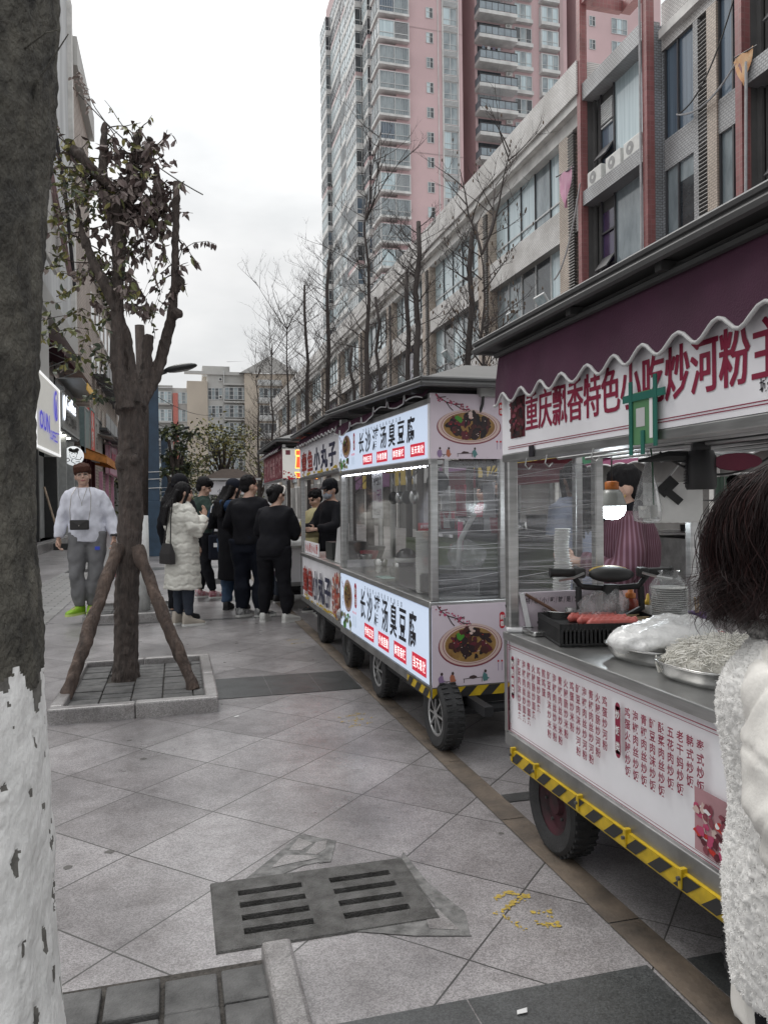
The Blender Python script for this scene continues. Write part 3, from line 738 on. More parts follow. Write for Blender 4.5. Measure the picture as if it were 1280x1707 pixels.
for k in range(NF):
    z = H0+k*FH
    mb.box(42.6, 45.1, 90.9, 91.5, z-.1, z+.38, CON); mb.box(46.15, 48.75, 90.6, 91.5, z-.15, z+.27, CON); mb.box(46.2, 46.28, 90.88, 91.5, z+.3, z+2.3, FRM); mb.box(48.62, 48.7, 90.88, 91.5, z+.3, z+2.3, FRM); mb.box(46.2, 48.7, 90.9, 91.5, z+2.32, z+2.4, FRM)
mb.xf(inv2).build('window_sills', tw)
for k in range(9, NF, 2):
    z = H0+k*FH
    mb = ac_unit(0, 0, 0); mb.xf(Matrix.Rotation(R(90), 4, 'Z')); mb.xf(Matrix.Translation(off(41.8, 91.1, z+2.0))).build('ac_unit', tw)
    putm('window', sw[k % 3], tw, off(53.2, 90.98, z+.9)); putm('window', bw[k % 3], tw, off(56.5, 90.98, z+.4)); putm('window', sw[(k+1) % 3], tw, off(53.2, 90.98, z+.9-FH)); putm('window', bw[(k+1) % 3], tw, off(56.5, 90.98, z+.4-FH))
# flank along the street: two ranks of enclosed balconies, built as one part (far beyond a hundred)
def flank_bay(w_, v, dep):
    """enclosed balcony on the street flank; front faces -X, runs along +Y for w_, projects dep"""
    mb = MB(); G = [GMID, CURT, GDK, GMID][v]
    mb.box(-dep, 0, 0, w_, -.75, -.45, CON); mb.box(-dep+.06, 0, .06, w_-.06, -.45, .1, [CON, CON, PK2, CON][v])
    mb.poly([(-dep+.05,0.05,.1),(-dep+.05,.05,2.1),(-dep+.05,w_-.05,2.1),(-dep+.05,w_-.05,.1)], G)
    mb.poly([(-dep+.05,.05,.1),(0,.05,.1),(0,.05,2.1),(-dep+.05,.05,2.1)], [GMID, GDK, GDK, CURTB][v])
    n = max(3, int(w_/.9))
    for k in range(n+1): mb.box(-dep, -dep+.05, w_*k/n-.05, w_*k/n+.05, .1, 2.15, FRM if v != 2 else BARS)
    for k in range(3): mb.box(-dep*(1-k/2.)-.03, -dep*(1-k/2.)+.04, -.01, .05, .1, 2.15, FRM if v != 2 else BARS)
    for z in (.65, 2.1): mb.box(-dep-.01, -dep+.05, 0, w_, z-.04, z+.05, FRM); mb.box(-dep, 0, -.01, .05, z-.04, z+.05, FRM)
    if v == 3:
        for k in range(int(w_/.25)): mb.box(-dep-.05, -dep-.02, k*.25, k*.25+.03, -.3, 2.1, BARS)
    return mb
fl = MB()
for col_i, (y0, w_, dep, x) in enumerate(((94.2, 2.6, .7, 24.6), (97.4, 6.2, 1.5, 24.6), (104.6, 6.6, .5, 24.6), (111.6, 6.8, .5, 24.6), (119, 4.8, 1.1, 24.6))):
    vs_ = [flank_bay(w_, v, dep) for v in range(4)]
    for k in range(2, NF):
        q = vs_[rng.choice([0, 0, 1, 1, 2, 3])]; o_ = len(fl.v); mi_ = [fl.mi(m) for m in q.mats]
        dy = off(x, y0, H0+k*FH+.4); fl.v.extend([(p[0]+dy[0], p[1]+dy[1], p[2]+dy[2]) for p in q.v]); fl.f.extend([tuple(i+o_ for i in f) for f in q.f]); fl.m.extend([mi_[m] for m in q.m])
tag(fl.build('enclosed_balcony', tw), kind='stuff')

# ---------------------------------------------------------------- cream apartment block closing the street
CRM = M('cream_render', (.50,.44,.37), .8, var=.12, scale=.12); CRG = M('pale_grey_render', (.46,.455,.44), .8, var=.12, scale=.15)
SAL = M('salmon_band', (.50,.17,.14), .7); RFG = M('grey_roof_tiles', (.10,.10,.105), .8, var=.2)
fb = empty('apartment_block', (6, 130, 0), 0, 'cream mid-rise apartment block closing the far end of the street', 'building')
inv3 = Matrix.Translation((-6, -130, 0))
mb = MB()
mb.box(-4.5, 1.9, 132, 145, 0, 21.2, CRG); mb.box(1.9, 5.2, 130.5, 145, 0, 22.2, CRM); mb.box(5.2, 11.2, 131, 145, 0, 23.4, CRG); mb.box(11.2, 20, 129.6, 145, 0, 23.6, CRM); mb.box(20, 27, 131, 145, 0, 22.5, CRM)
mb.xf(inv3).build('wall', fb)
mb = MB()
mb.box(1.5, 11.6, 130.6, 131.2, 23.4, 23.9, CRG); mb.box(4.5, 9, 133, 138, 23.4, 25.2, CRG)
mb.poly([(10.4,129.2,23.6),(20.6,129.2,23.6),(15.5,129.2,26.6)], CRG)
mb.poly([(10.4,129.2,23.6),(15.5,129.2,26.6),(15.5,140,26.6),(10.4,140,23.6)], RFG); mb.poly([(20.6,129.2,23.6),(20.6,140,23.6),(15.5,140,26.6),(15.5,129.2,26.6)], RFG)
mb.poly([(8.6,131,25.6),(12,131,25.9),(12,136,26.8),(8.6,136,26.6)], RFG)
mb.box(20, 27, 130.6, 140, 22.5, 24.0, RFG)
mb.xf(inv3).build('roof', fb)
mb = MB(); mb.box(-.35, .45, 131.6, 132, 0, 20.3, SAL); mb.xf(inv3).build('salmon_band', fb)
fw = [winmesh(2.3, 1.9, 4, [.3, .75], [a, c_], FRM, .09).mesh('window') for a, c_ in ((GMID, GDK), (GDK, GMID), (CURT, GMID))]
fw2 = [winmesh(5.0, 2.0, 7, [.35, .7], [a, c_], FRM, .09).mesh('window') for a, c_ in ((GMID, GDK), (GMID, GMID), (CURT, GMID))]
fw3 = [winmesh(3.6, 2.1, 5, [.4], [a, c_], FRM, .1).mesh('window') for a, c_ in ((GMID, GDK), (GDK, GDK))]
for k in range(1, 7):
    z = .9+k*2.95
    putm('window', rng.choice(fw), fb, (-4.3-6, 1.98, z)); putm('window', rng.choice(fw), fb, (-2.9-6, 1.5, z)); putm('window', rng.choice(fw), fb, (-.1-6+.6, 1.96, z))
    putm('window', rng.choice(fw), fb, (2.2+3.1-6, .98, z+.7)); putm('window', rng.choice(fw2), fb, (8.0-6, .5, z+.7)); putm('window', rng.choice(fw3), fb, (13.6-6, -.42, z+.5)); putm('window', rng.choice(fw), fb, (18.2-6, -.42, z+.5)); putm('window', rng.choice(fw3), fb, (22-6, .98, z+.5))
for k in range(1, 8):
    mb = MB(); z = .7+k*2.95
    mb.box(7.8, 13.1-.0, 130.3, 131, z+.35, z+.62, CRG); mb.box(7.8, 7.9, 130.3, 131, z+.6, z+2.7, FRM)
    mb.xf(inv3).build('balcony_row', fb)
    mb = MB(); mb.box(-3.2, .0-.35, 131.3, 132, z-.1, z+.15, CRG); mb.xf(inv3).build('balcony_row', fb)
    mb = MB(); mb.box(13.2, 17.4, 129.1, 129.6, z+.2, z+.5, CRG); mb.box(13.3, 17.3, 129.2, 129.24, z+.5, z+1.2, FRM)
    mb.xf(inv3).build('balcony_row', fb)
    mb = MB(); mb.box(7.05, 7.6, 130.8, 131, z+1, z+1.6, ACW); disc(mb, (7.32, 130.78, z+1.3), X_, Z_, .2, .2, FRD, .003, 12); mb.xf(inv3).build('ac_unit', fb)
# low pale terrace walls in front of it
mb = MB()
mb.box(-20, 30, 100, 101, 0, 3.6, CRG); mb.box(-20, 30, 99.6, 101.2, 3.6, 4.0, CRG); mb.box(-20, 30, 99.7, 99.9, 4.6, 4.75, CRG)
for k in range(40): mb.box(-19+k*1.2, -18.8+k*1.2, 99.7, 99.9, 4.0, 4.6, CRG)
for k in range(10): mb.poly([(1+k*2.6,99.98,.6),(2.6+k*2.6,99.98,.6),(2.6+k*2.6,99.98,2.8),(1+k*2.6,99.98,2.8)], GDK)
tag(mb.build('terrace_wall'), 'low pale terrace wall with balustrade below the cream apartment block', 'wall')

# ---------------------------------------------------------------- left shopping side
lb = empty('left_shop_building', (-4.2, 30, 0), 0, 'tall white clad building over the shops on the left', 'building')
lb.name = 'shop_building'
il = Matrix.Translation((4.2, -30, 0))
WCL = M('stained_white_cladding', (.62,.63,.635), .7, var=.0, dark=(.36,.365,.37), scale=1, stretch=(1.2,1.2,.16))
BEL = tile_mat('beige_left_tiles', (.44,.37,.32), (.25,.2,.18), (1,2), (.5,.18), .03, .08, .6)
mb = MB()
mb.box(-22, -4.4, 18.5, 37.2, 9.0, 24.0, WCL); mb.box(-22, -4.2, 18.5, 37.2, 8.2, 9.0, CRG)
mb.xf(il).build('wall', lb)
mb = MB(); mb.box(-22, -4.35, 37.2, 44.6, 8.0, 22.0, BEL); mb.box(-22, -4.05, 37.25, 44.8, 21.4, 22.7, CRG); mb.box(-4.4, -4.22, 36.7, 37.2, 8.2, 24, CRN); mb.xf(il).build('tiled_wing', lb)
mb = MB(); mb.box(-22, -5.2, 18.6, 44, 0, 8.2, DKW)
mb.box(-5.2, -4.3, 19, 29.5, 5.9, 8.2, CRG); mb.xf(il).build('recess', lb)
mb = MB()
for y_ in (30, 33.5, 37): mb.poly([(-5.15, y_, 5.9), (-5.15, y_, 8.2), (-5.15, y_+3.1, 8.2), (-5.15, y_+3.1, 5.9)], GDK)
mb.box(-5.1, -4.6, 29.6, 30, 5, 8.2, CRG); mb.xf(il).build('upper_window', lb)
mb = MB(); AW = M('maroon_awning_cloth', (.10,.03,.045), .8, var=.2)
mb.obox((-4.7, 33.5, 7.7), (1.0,0,-.4), (0,6.0,0), (.01,0,.03), AW)
for y_ in (30.6, 33.5, 36.4): mb.tube([(-5.1,y_,7.0),(-4.2,y_,7.4)], .02, FRM, 5); mb.tube([(-5.1,y_,7.8),(-4.2,y_,7.4)], .02, FRM, 5)
mb.xf(il).build('awning', lb)
# sloping sign canopy and its bracket high on the wall
mb = MB(); mb.obox((-3.75, 25.0, 10.2), (.25,0,1.6), (0,7,0), (.12,0,-.02), CRN); mb.tube([(-4.3,24.3,13.2),(-3.4,24.3,13.3),(-3.3,26.5,11.5),(-3.4,29.5,9.2)], .07, FRD, 6)
mb.tube([(-4.3,24.3,12.4),(-3.5,24.3,12.4)], .05, FRD, 6); mb.tube([(-3.5,23.5,12.0),(-3.5,29,9.6)], .1, M('dull_pink_pipe', (.30,.2,.2), .6), 6)
mb.xf(il).build('canopy', lb)
# next building, four storeys, beige
l2 = empty('beige_building', (-4.2, 52, 0), 0, 'lower beige tiled building beyond the white one on the left', 'building'); i2 = Matrix.Translation((4.2, -52, 0))
mb = MB(); mb.box(-22, -4.5, 44.8, 66, 0, 14.8, BEL); mb.box(-22, -4.3, 44.8, 66.2, 14.8, 15.2, CRN); mb.box(-22, -5, 66.2, 98, 0, 11, CRG); mb.xf(i2).build('wall', l2)
for k in range(7):
    y_ = 46+k*2.8
    for z0 in (6, 9, 12):
        mb = MB(); mb.poly([(-4.48, y_, z0), (-4.48, y_, z0+1.6), (-4.48, y_+1.6, z0+1.6), (-4.48, y_+1.6, z0)], GDK); mb.box(-4.5,-4.4,y_-.1,y_+1.7,z0-.1,z0,CRN); mb.xf(i2).build('window', l2)
        if z0 < 12: mb = MB(); mb.box(-4.38, -3.7, y_-.3, y_+1.9, z0-.25, z0-.1, FRD); mb.box(-3.75, -3.7, y_-.3, y_+1.9, z0-.1, z0+.7, BARS); mb.xf(i2).build('window_cage', l2)
mb = MB()
for k in range(5): mb.obox((-3.9, 46+k*3.5, 5.4+.3*(k % 2)), (1.1,0,-.25), (0,2.6,0), (.02,0,.05), M('patched_tin_canopy', (.16,.155,.15), .6, .2, var=.4, scale=2))
mb.xf(i2).build('tin_canopy', l2)

# ---------------------------------------------------------------- shopfronts and signs, left
def shop(y0, y1, zt, glass, pier, label, depth=4.28, low=M('shop_plinth', (.5,.5,.5), .6)):
    t = empty('shopfront', (-4.3, y0, 0), 0, label, 'shopfront'); ii = Matrix.Translation((4.3, -y0, 0))
    mb = MB(); mb.box(-5.0, -4.75, y0, y1, 0, zt, glass); mb.box(-5, -depth, y0, y1, 0, .3, low); mb.xf(ii).build('glazing', t)
    n = 3
    for k in range(n+1): yy = y0+(y1-y0)*k/n; mb = MB(); mb.box(-4.75, -4.3, yy-.1, yy+.1, .3, zt, pier); mb.xf(ii).build('pillar', t)
    return t
GREYP = M('grey_shop_panel', (.36,.37,.365), .55); DKF = M('black_shop_frame', (.03,.03,.03), .4)
shop(19, 31, 3.3, GREYP, DKF, 'pale grey shopfront under the white and blue coffee sign'); shop(31.2, 38.5, 4.3, GDK, GREYP, 'dark glazed shopfront behind the round face sign'); shop(38.7, 45, 4.2, GDK, M('dark_red_frame', (.10,.02,.025), .5), 'dark red framed shopfront under the orange awning'); shop(45.2, 58, 3.6, M('pink_shop_glass', (.5,.28,.36), .4, var=.3), M('pink_shop_frame', (.6,.3,.42), .5), 'pink shopfront with a pink sign'); shop(58.2, 66, 3.4, GDK, GREYP, 'farthest grey shopfront on the left row')
LIT = M('lit_white_sign_face', (.66,.65,.61), .5, var=.05, emit=.13); EDGE = M('lit_white_sign_edge', (.8,.8,.8), .4, var=0, emit=.35); BLUE = M('lit_blue_letters', (.06,.05,.5), .4, var=0, emit=.18, ecol=(.05,.04,.7))
# sign 1: sign face looks across the street (+X), reads along -Y seen from the street
def wallsign(name, y0, y1, z0, z1, x, face, edge, label, build_text, th=.25):
    t = empty(name, (x, y0, z0), 0, label, 'shop sign')
    mb = MB(); mb.bbox(-th, 0, 0, y1-y0, 0, z1-z0, face, .02); mb.build('panel', t)
    mb = MB(); W_, H_ = y1-y0, z1-z0
    for (a, b_, c_, d_) in ((0,W_,-.02,.06), (0,W_,H_-.06,H_+.02), (-.02,.05,0,H_), (W_-.05,W_+.02,0,H_)): mb.box(-.02, .03, a, b_, c_, d_, edge)
    mb.build('border', t)
    mb = MB(); build_text(mb, W_, H_); mb.build('lettering', t); return t
# on a face looking +X the text runs towards +Y (left to right as seen from the street is +Y)
def s1(mb, W_, H_):
    text(mb, 'OUN', (.035, .5, .62), Y_, Z_, 2.0, .62, BLUE, .03, fit=True); text(mb, 'COFFEE工厂', (.035, 2.55, .40), Y_, Z_, 2.0, .42, BLUE, .02, fit=True)
    disc(mb, (.03, 4.0, 1.75), Y_, Z_, .42, .55, BLUE, .01, 24); disc(mb, (.03, 4.0, 1.75), Y_, Z_, .3, .42, LIT, .014, 24); disc(mb, (.03, 3.92, 1.65), Y_, Z_, .16, .34, BLUE, .018, 16)
wallsign('shop_sign', 25.7, 30.7, 3.3, 5.75, -4.15, LIT, EDGE, 'white lit shop sign with blue coffee lettering, nearest on the left', s1)
DKT = M('black_sign_letters', (.02,.02,.02), .4, var=0); WLT = M('lit_white_letters', (.8,.85,.95), .4, var=0, emit=1.0)
def s2(mb, W_, H_):
    text(mb, 'Coffee', (.04, 1.0, .85), Y_, Z_, 3.0, .55, WLT, .02, fit=True); text(mb, '手工咖啡', (.04, .9, .25), Y_, Z_, .8, .5, DKT, .02); disc(mb, (.03, .42, .8), Y_, Z_, .3, .5, WLT, .02, 18)
wallsign('shop_sign', 31.3, 36.6, 4.45, 5.85, -4.15, M('grey_sign_board', (.27,.27,.26), .5), GREYP, 'grey shop sign with white lit script and dark characters', s2)
mb = MB(); mb.box(0,.9,0,5.3,0,.06, M('grey_corrugated_canopy', (.2,.21,.21), .5, .2, stretch=(1,8,1))); mb.box(.88,.93,1.5,5.3,-.18,.1, M('brass_trim', (.5,.3,.06), .4, .3, emit=.15))  # brass edge is given a faint glow, though it is no lamp
o = mb.build('sign_canopy'); o.location = (-4.3, 31.4, 6.3); tag(o, 'grey canopy with brass edge above the grey shop sign', 'canopy')
def s3(mb, W_, H_): text(mb, '火锅', (.03, .35, H_-1.0), Y_, Z_, .9, .9, M('white_sign_letters', (.7,.7,.7), .4, var=0), .03, vertical=True, step=.95)
wallsign('shop_sign', 40.9, 43.0, 4.0, 6.4, -4.1, M('coral_red_board', (.70,.12,.10), .5), M('teal_sign_board', (.2,.3,.29), .5), 'coral red upright shop sign above the orange awning', s3)
def s4(mb, W_, H_): text(mb, '食品', (.03, .5, H_-1.0), Y_, Z_, .8, .7, DKT, .02, vertical=True)
wallsign('shop_sign', 43.2, 47.2, 3.9, 6.3, -4.12, M('pale_sign_board', (.42,.41,.39), .5), GREYP, 'pale grey shop sign with two dark characters, right of the red one', s4)
def s4b(mb, W_, H_): pass
wallsign('shop_sign', 38.9, 40.7, 4.0, 6.2, -4.14, M('teal_board', (.19,.26,.26), .5), GREYP, 'blank teal sign board left of the coral red sign', s4b)
def s5(mb, W_, H_): text(mb, '美甲', (.03, 1.4, .4), Y_, Z_, 1.8, 1.2, M('deep_pink_letters', (.55,.08,.16), .5, var=0), .03)
wallsign('shop_sign', 52, 58.5, 3.6, 5.6, -4.1, M('pink_sign_board', (.58,.36,.44), .5), M('pink_edge', (.5,.2,.3), .5), 'pink shop sign with red characters, farthest on the left', s5)
OC = M('orange_canvas', (.50,.20,.05), .8, var=.3, scale=3); mb = MB(); mb.obox((.5, 3.2, .35), (1.2,0,-.5), (0,6.6,0), (.02,0,.06), OC); mb.obox((1.1, 3.2, -.06), (.02,0,0), (0,6.6,0), (0,0,.36), OC)
for yy in (-.1, 6.5): mb.poly([(-.1,yy,.62),(1.1,yy,.1),(1.1,yy,-.24),(-.1,yy,.05)], OC)
o = mb.build('shop_awning'); o.location = (-4.3, 39, 3.75); tag(o, 'orange canvas awning over the red framed shopfront', 'awning')
# round sign with a drawn face, projecting from the wall
t = empty('round_sign', (-4.22, 35.2, 3.62), 0, 'round white sign with a black line drawing of a woman with hair buns', 'shop sign')
FCE = Vector((math.sin(.05), -1, 0)); EXs, EYs = X_, Z_
mb = MB(); mb.lathe([(.46,-.06),(.48,-.04),(.48,.04),(.46,.06)], (0,0,0), M('round_sign_white', (.75,.78,.8), .4, var=0, emit=.3), 32, 'y'); mb.build('face_disc', t)
mb = MB(); K = DKT; c0 = (0,-.06,0)
disc(mb, (-.13,-.06,.3), X_, Z_, .1, .09, K, .004, 16); disc(mb, (.17,-.06,.3), X_, Z_, .1, .09, K, .004, 16); disc(mb, (.02,-.06,.17), X_, Z_, .2, .17, K, .004, 22)
disc(mb, (.0,-.06,.08), X_, Z_, .17, .2, M('round_sign_white'), .006, 22); disc(mb, (.05,-.06,.22), X_, Z_, .17, .07, K, .008, 18)
stroke(mb, [(-.1,.1),(-.03,.12)], .025, X_, Z_, K, .009, c0); stroke(mb, [(.05,.12),(.12,.1)], .025, X_, Z_, K, .009, c0); stroke(mb, [(-.03,-.03),(.05,-.03)], .025, X_, Z_, K, .009, c0)
stroke(mb, [(-.17,.08),(-.14,-.08),(0,-.15),(.14,-.06),(.17,.1)], .018, X_, Z_, K, .009, c0)
for st in ([(-.38,-.2),(-.25,-.1),(-.15,-.22),(-.3,-.3)], [(-.05,-.15),(-.1,-.28),(.1,-.4)], [(.08,-.15),(.3,-.2),(.4,-.05)], [(.1,-.3),(.3,-.28)]): stroke(mb, st, .03, X_, Z_, K, .009, c0)
mb.build('drawing', t)
mb = MB(); mb.box(-.35,-.49,-.02,.02,-.02,.02, FRD); mb.box(-.5,-.3,-.03,.03,-.03,.03,FRD); mb.build('bracket', t)
t.scale = (.86, .86, .86)
# recessed downlights under the grey sign
for k in range(3):
    mb = MB(); mb.lathe([(.16,0),(.16,.05)], (0,0,0), M('downlight_glow', (.9,.88,.8), .4, var=0, emit=3), 14); o = mb.build('downlight'); o.location = (-4.45, 32.2+k*1.3, 4.3)
    tag(o, 'small round downlight lit under the grey shop sign', 'light', 'downlights under the grey sign')
mb = MB(); mb.box(-4.7, -4.2, 31.2, 36.8, 4.36, 4.42, GREYP); tag(mb.build('sign_soffit'), 'grey soffit holding the downlights under the grey sign', 'soffit')
# broom leaning on the shopfront
t = empty('broom', (-3.7, 27.5, 0), 0, 'broom with a black head leaning on the pale shopfront', 'broom')
mb = MB(); mb.tube([(0,0,.1),(-.55,.2,2.1)], .035, M('wood_handle', (.35,.27,.2), .6), 8); mb.build('handle', t); mb = MB(); mb.bbox(-.35,.35,-.1,.1,0,.22, DKF, .03); mb.build('head', t)
# shop step
mb = MB(); mb.bbox(-5, -3.95, 19, 31, 0, .3, GR2, .02); tag(mb.build('shop_step'), 'pale granite step in front of the nearest left shop', 'step')
# overhead wires
for a, c_, s_ in (((-4, 40, 9.3), (10, 128, 19), 3), ((-4, 44, 8.2), (9, 128, 17), 3.4), ((-4, 37, 20), (1.2, 32, 14), .4)):
    mb = MB(); mb.tube(sag(a, c_, s_), .025, WIRE, 4); tag(mb.build('overhead_wire'), 'thin overhead wire crossing the street to the far block' if c_[1] > 50 else 'thin wire running from the left roof behind the propped tree', 'wire', 'overhead wires' if c_[1] > 50 else None)
# ================================================================ trees and lamp posts
BARK = M('grey_brown_bark', (.10,.078,.068), .85, var=.3, scale=22, bump=1, bscale=70, bdist=.03, stretch=(1,1,.25), dark=(.042,.034,.03))
BARKD = M('dark_wet_bark', (.125,.118,.098), .85, scale=19, bump=1, bscale=150, bdist=.012, stretch=(1,1,.6), dark=(.022,.021,.019))
WASH = M('flaked_whitewash', (.84,.84,.83), .85, scale=14, bump=.45, bscale=110, bdist=.008, stretch=(1.1,1.1,.6), dark=(.62,.62,.61))
PEEL = M('bare_bark_under_whitewash', (.13,.125,.115), .9, var=.4, scale=40)
def bumps(a, k1, seed=0, a2=0, k2=40):
    def f(p):
        return clampn(p, (k1,k1,k1*.5), 0, a, seed)+(clampn(p, (k2,k2,k2*.45), 0, a2, seed+2) if a2 else 0)
    return f
# nearest tree, lower trunk whitewashed
t = empty('street_tree', (-.42, 1.55, 0), 0, 'nearest big tree trunk with a flaking whitewashed base', 'tree')
mb = MB(); pts = [(-.01,0,-.05),(-.005,0,.15),(-.0,0,.4),(-.003,0,.7),(-.006,0,1.0),(-.014,0,1.3),(-.02,.0,1.55),(-.012,0,1.8),(.012,0,2.05),(.025,.01,2.4),(.03,.03,3.0),(0,.05,3.8)]
rad = [.26,.225,.205,.195,.186,.186,.188,.194,.2,.2,.19,.17]
mb.tube(pts, rad, BARKD, 28)
def flake(p): return grf(p, 105, 3, an=(1,1,.5))+.5*grf(p, 260, 5, an=(1,1,.6))
def rec(p):
    h = 1.06+.012*np.sin(np.arctan2(p[:,1], p[:,0])*5)+.012*grf(p, 70, 8)+.008*grf(p, 190, 11)
    q = flake(p)
    m = np.where(p[:,2] < h, 1, 0); m = np.where((m == 1) & (q > 2.05), 2, m)
    m = np.where((p[:,2] > h-.05) & (m == 1) & (q > .7), 2, m)
    an_ = np.arctan2(p[:,1], p[:,0])
    for a0, z0, da, dz in ((-1.62,1.365,.14,.011),(-1.75,1.22,.09,.016),(-1.45,1.72,.07,.02),(-1.3,1.95,.1,.008),(-1.55,1.13,.06,.012)): m = np.where(((an_-a0)/da)**2+((p[:,2]-z0)/dz)**2+.35*grf(p, 160, 12) < 1, 3, m)
    return m
mb.mi(WASH); mb.mi(PEEL); mb.mi(M('reddish_bark_scar', (.10,.05,.042), .9, var=.5, scale=40))
def dsp(p):
    a = .0035*grf(p, 22, 2, an=(1,1,.5))-.003+np.where(p[:,2] < 1.05, .0012, .0018)*grf(p, 85, 4, an=(1,1,.5))+np.where(p[:,2] < 1.05, .0005, .0013)*grf(p, 260, 6)
    return a-np.where((p[:,2] < 1.05) & (flake(p) > 2.05), .003, 0)
cook(mb, 'trunk', .005, 1, t, dsp, rec)
mb = MB()
for (a, z, l_) in ((-.4, 2.02, .16), (-.55, 2.2, .14)):
    p0 = Vector((.19*math.cos(a), .19*math.sin(a), z)); d = Vector((math.cos(a)*.3, math.sin(a)*.5, 1))
    mb.tube([p0, p0+d*l_*.5, p0+d*l_+Vector((.03,0,0))], [.003,.002,.001], BARKD, 5)
mb.tube([(.17,-.1,2.14),(.215,-.125,2.165),(.235,-.13,2.17)], [.002,.0015,.001], BARKD, 5)
mb.build('twig', t)
mb = MB(); LY = M('yellowed_leaf', (.32,.22,.05), .6, var=.3); LG = M('grey_green_leaf', (.09,.1,.06), .6, var=.3)
LP = M('dusky_leaf', (.125,.092,.086), .55, var=.35, scale=4); LP2 = M('pale_dusky_leaf', (.24,.195,.175), .5, var=.3, scale=4); LGN = M('olive_leaf', (.12,.13,.045), .55, var=.35, scale=4); LGN2 = M('yellow_green_leaf', (.22,.2,.06), .55, var=.3, scale=4); LDG = M('dark_green_leaf', (.045,.06,.035), .5, var=.3, scale=3)
def leaf(mb, p, d, n_, L_, W_, mat):
    """pointed folded leaf from p along d"""
    p = Vector(p); d = Vector(d).normalized(); s_ = d.cross(Vector(n_)); s_ = s_.normalized() if s_.length > 1e-4 else d.orthogonal().normalized(); up = s_.cross(d)
    P = [p, p+d*L_*.3+s_*W_*.5+up*W_*.12, p+d*L_*.65+s_*W_*.4+up*W_*.1-up*L_*.04, p+d*L_-up*L_*.15, p+d*L_*.65-s_*W_*.4+up*W_*.1-up*L_*.04, p+d*L_*.3-s_*W_*.5+up*W_*.12, p+d*L_*.5-up*L_*.02]
    mb.add(P, [(0,1,6),(1,2,6),(2,3,6),(3,4,6),(4,5,6),(5,0,6)], mat)
def rv(a=1): return Vector((rng.uniform(-a,a), rng.uniform(-a,a), rng.uniform(-a,a)))
for q in range(5): leaf(mb, (.12+rng.uniform(-.02,.04),-.16,2.04+q*.03), (rng.uniform(-1,1),-.4,rng.uniform(-.6,.3)), (0,-1,.2), .035, .02, LY if q % 2 else LG)
mb.build('leaf_sprig', t)

# propped tree
t = empty('street_tree', (-.39, 6.2, .05), 0, 'pollarded street tree with sawn-off limbs, held by two wooden props', 'tree'); o_ = Vector((.39, -6.2, -.05))
w = lambda x, z, y_=6.2: Vector((x, y_, z))+o_
mb = MB()
mb.tube([w(-.395,.0), w(-.39,.2), w(-.375,.7), w(-.355,1.0), w(-.34,1.4), w(-.335,1.75), w(-.33,1.95), w(-.31,2.12), w(-.30,2.25)], [.110,.096,.088,.088,.090,.093,.096,.098,.085], BARK, 18)
limbs = [[(-.355,2.1,.068),(-.40,2.32,.054),(-.42,2.5,.048),(-.405,2.75,.046),(-.40,3.1,.046),(-.385,3.55,.044),(-.37,3.75,.04)],
         [(-.31,2.15,.062),(-.32,2.42,.042),(-.35,2.65,.043),(-.42,2.85,.04),(-.5,3.03,.038),(-.58,3.2,.035),(-.63,3.36,.03)],
         [(-.27,2.15,.06),(-.215,2.42,.037),(-.195,2.7,.04)],
         [(-.27,2.12,.062),(-.18,2.3,.046),(-.11,2.5,.038),(-.055,2.7,.038),(-.01,2.85,.038),(.0,2.98,.034),(.018,3.1,.036),(.02,3.35,.030),(.028,3.6,.028),(.032,3.84,.026)],
         [(-.385,3.5,.05),(-.33,3.72,.036),(-.30,3.95,.032),(-.275,4.1,.03),(-.252,4.28,.028)],
         [(-.35,3.65,.04),(-.27,3.78,.032),(-.21,3.95,.03),(-.175,4.08,.028),(-.155,4.22,.026)],
         [(-.38,3.6,.06),(-.46,3.78,.045),(-.55,3.85,.04),(-.66,3.98,.04),(-.72,4.02,.035)],
         [(-.5,3.8,.04),(-.5,4.0,.022),(-.485,4.26,.016)],
         [(-.33,3.58,.038),(-.22,3.58,.03),(-.12,3.62,.028),(-.085,3.74,.03),(-.11,3.95,.02)],
         [(-.62,3.3,.04),(-.66,3.45,.02),(-.7,3.7,.012)]]
for l_ in limbs:
    mb.tube([w(x, z, 6.2+.12*math.sin(x*9+z)) for x, z, r_ in l_], [r_ for *_, r_ in l_], BARK, 12)
mb.ell(w(.02,2.86), (.05,.05,.045), BARK); mb.ell(w(.045,3.1), (.04,.05,.05), BARK); mb.ell(w(-.40,2.12), (.05,.06,.06), BARK); mb.ell(w(-.40,1.70,6.15), (.045,.05,.08), BARK); mb.ell(w(-.30,1.72,6.1), (.03,.03,.04), BARK)
cook(mb, 'trunk', .009, 1, t, lambda p: .004*grf(p, 20, 3, an=(1,1,.4))+.004*np.abs(grf(p, 75, 4, an=(1,1,.3)))-.003+.0022*grf(p, 190, 9, an=(1,1,.4)))
mb = MB(); tips = []
def twig(p, d, n, L_, r_, droop=.0):
    pts = [Vector(p)]; d = Vector(d).normalized()
    for i in range(n):
        d = (d+rv(.28)+Z_*droop).normalized(); pts.append(pts[-1]+d*L_/n)
    mb.tube(pts, [r_*(1-.7*i/n) for i in range(n+1)], BARK, 4, caps=False); return pts
sites = []
for l_ in limbs:
    for (a, b_) in zip(l_[:-1], l_[1:]):
        for q in range(3): f = rng.random(); sites.append((a[0]+(b_[0]-a[0])*f, a[1]+(b_[1]-a[1])*f))
lf = MB()
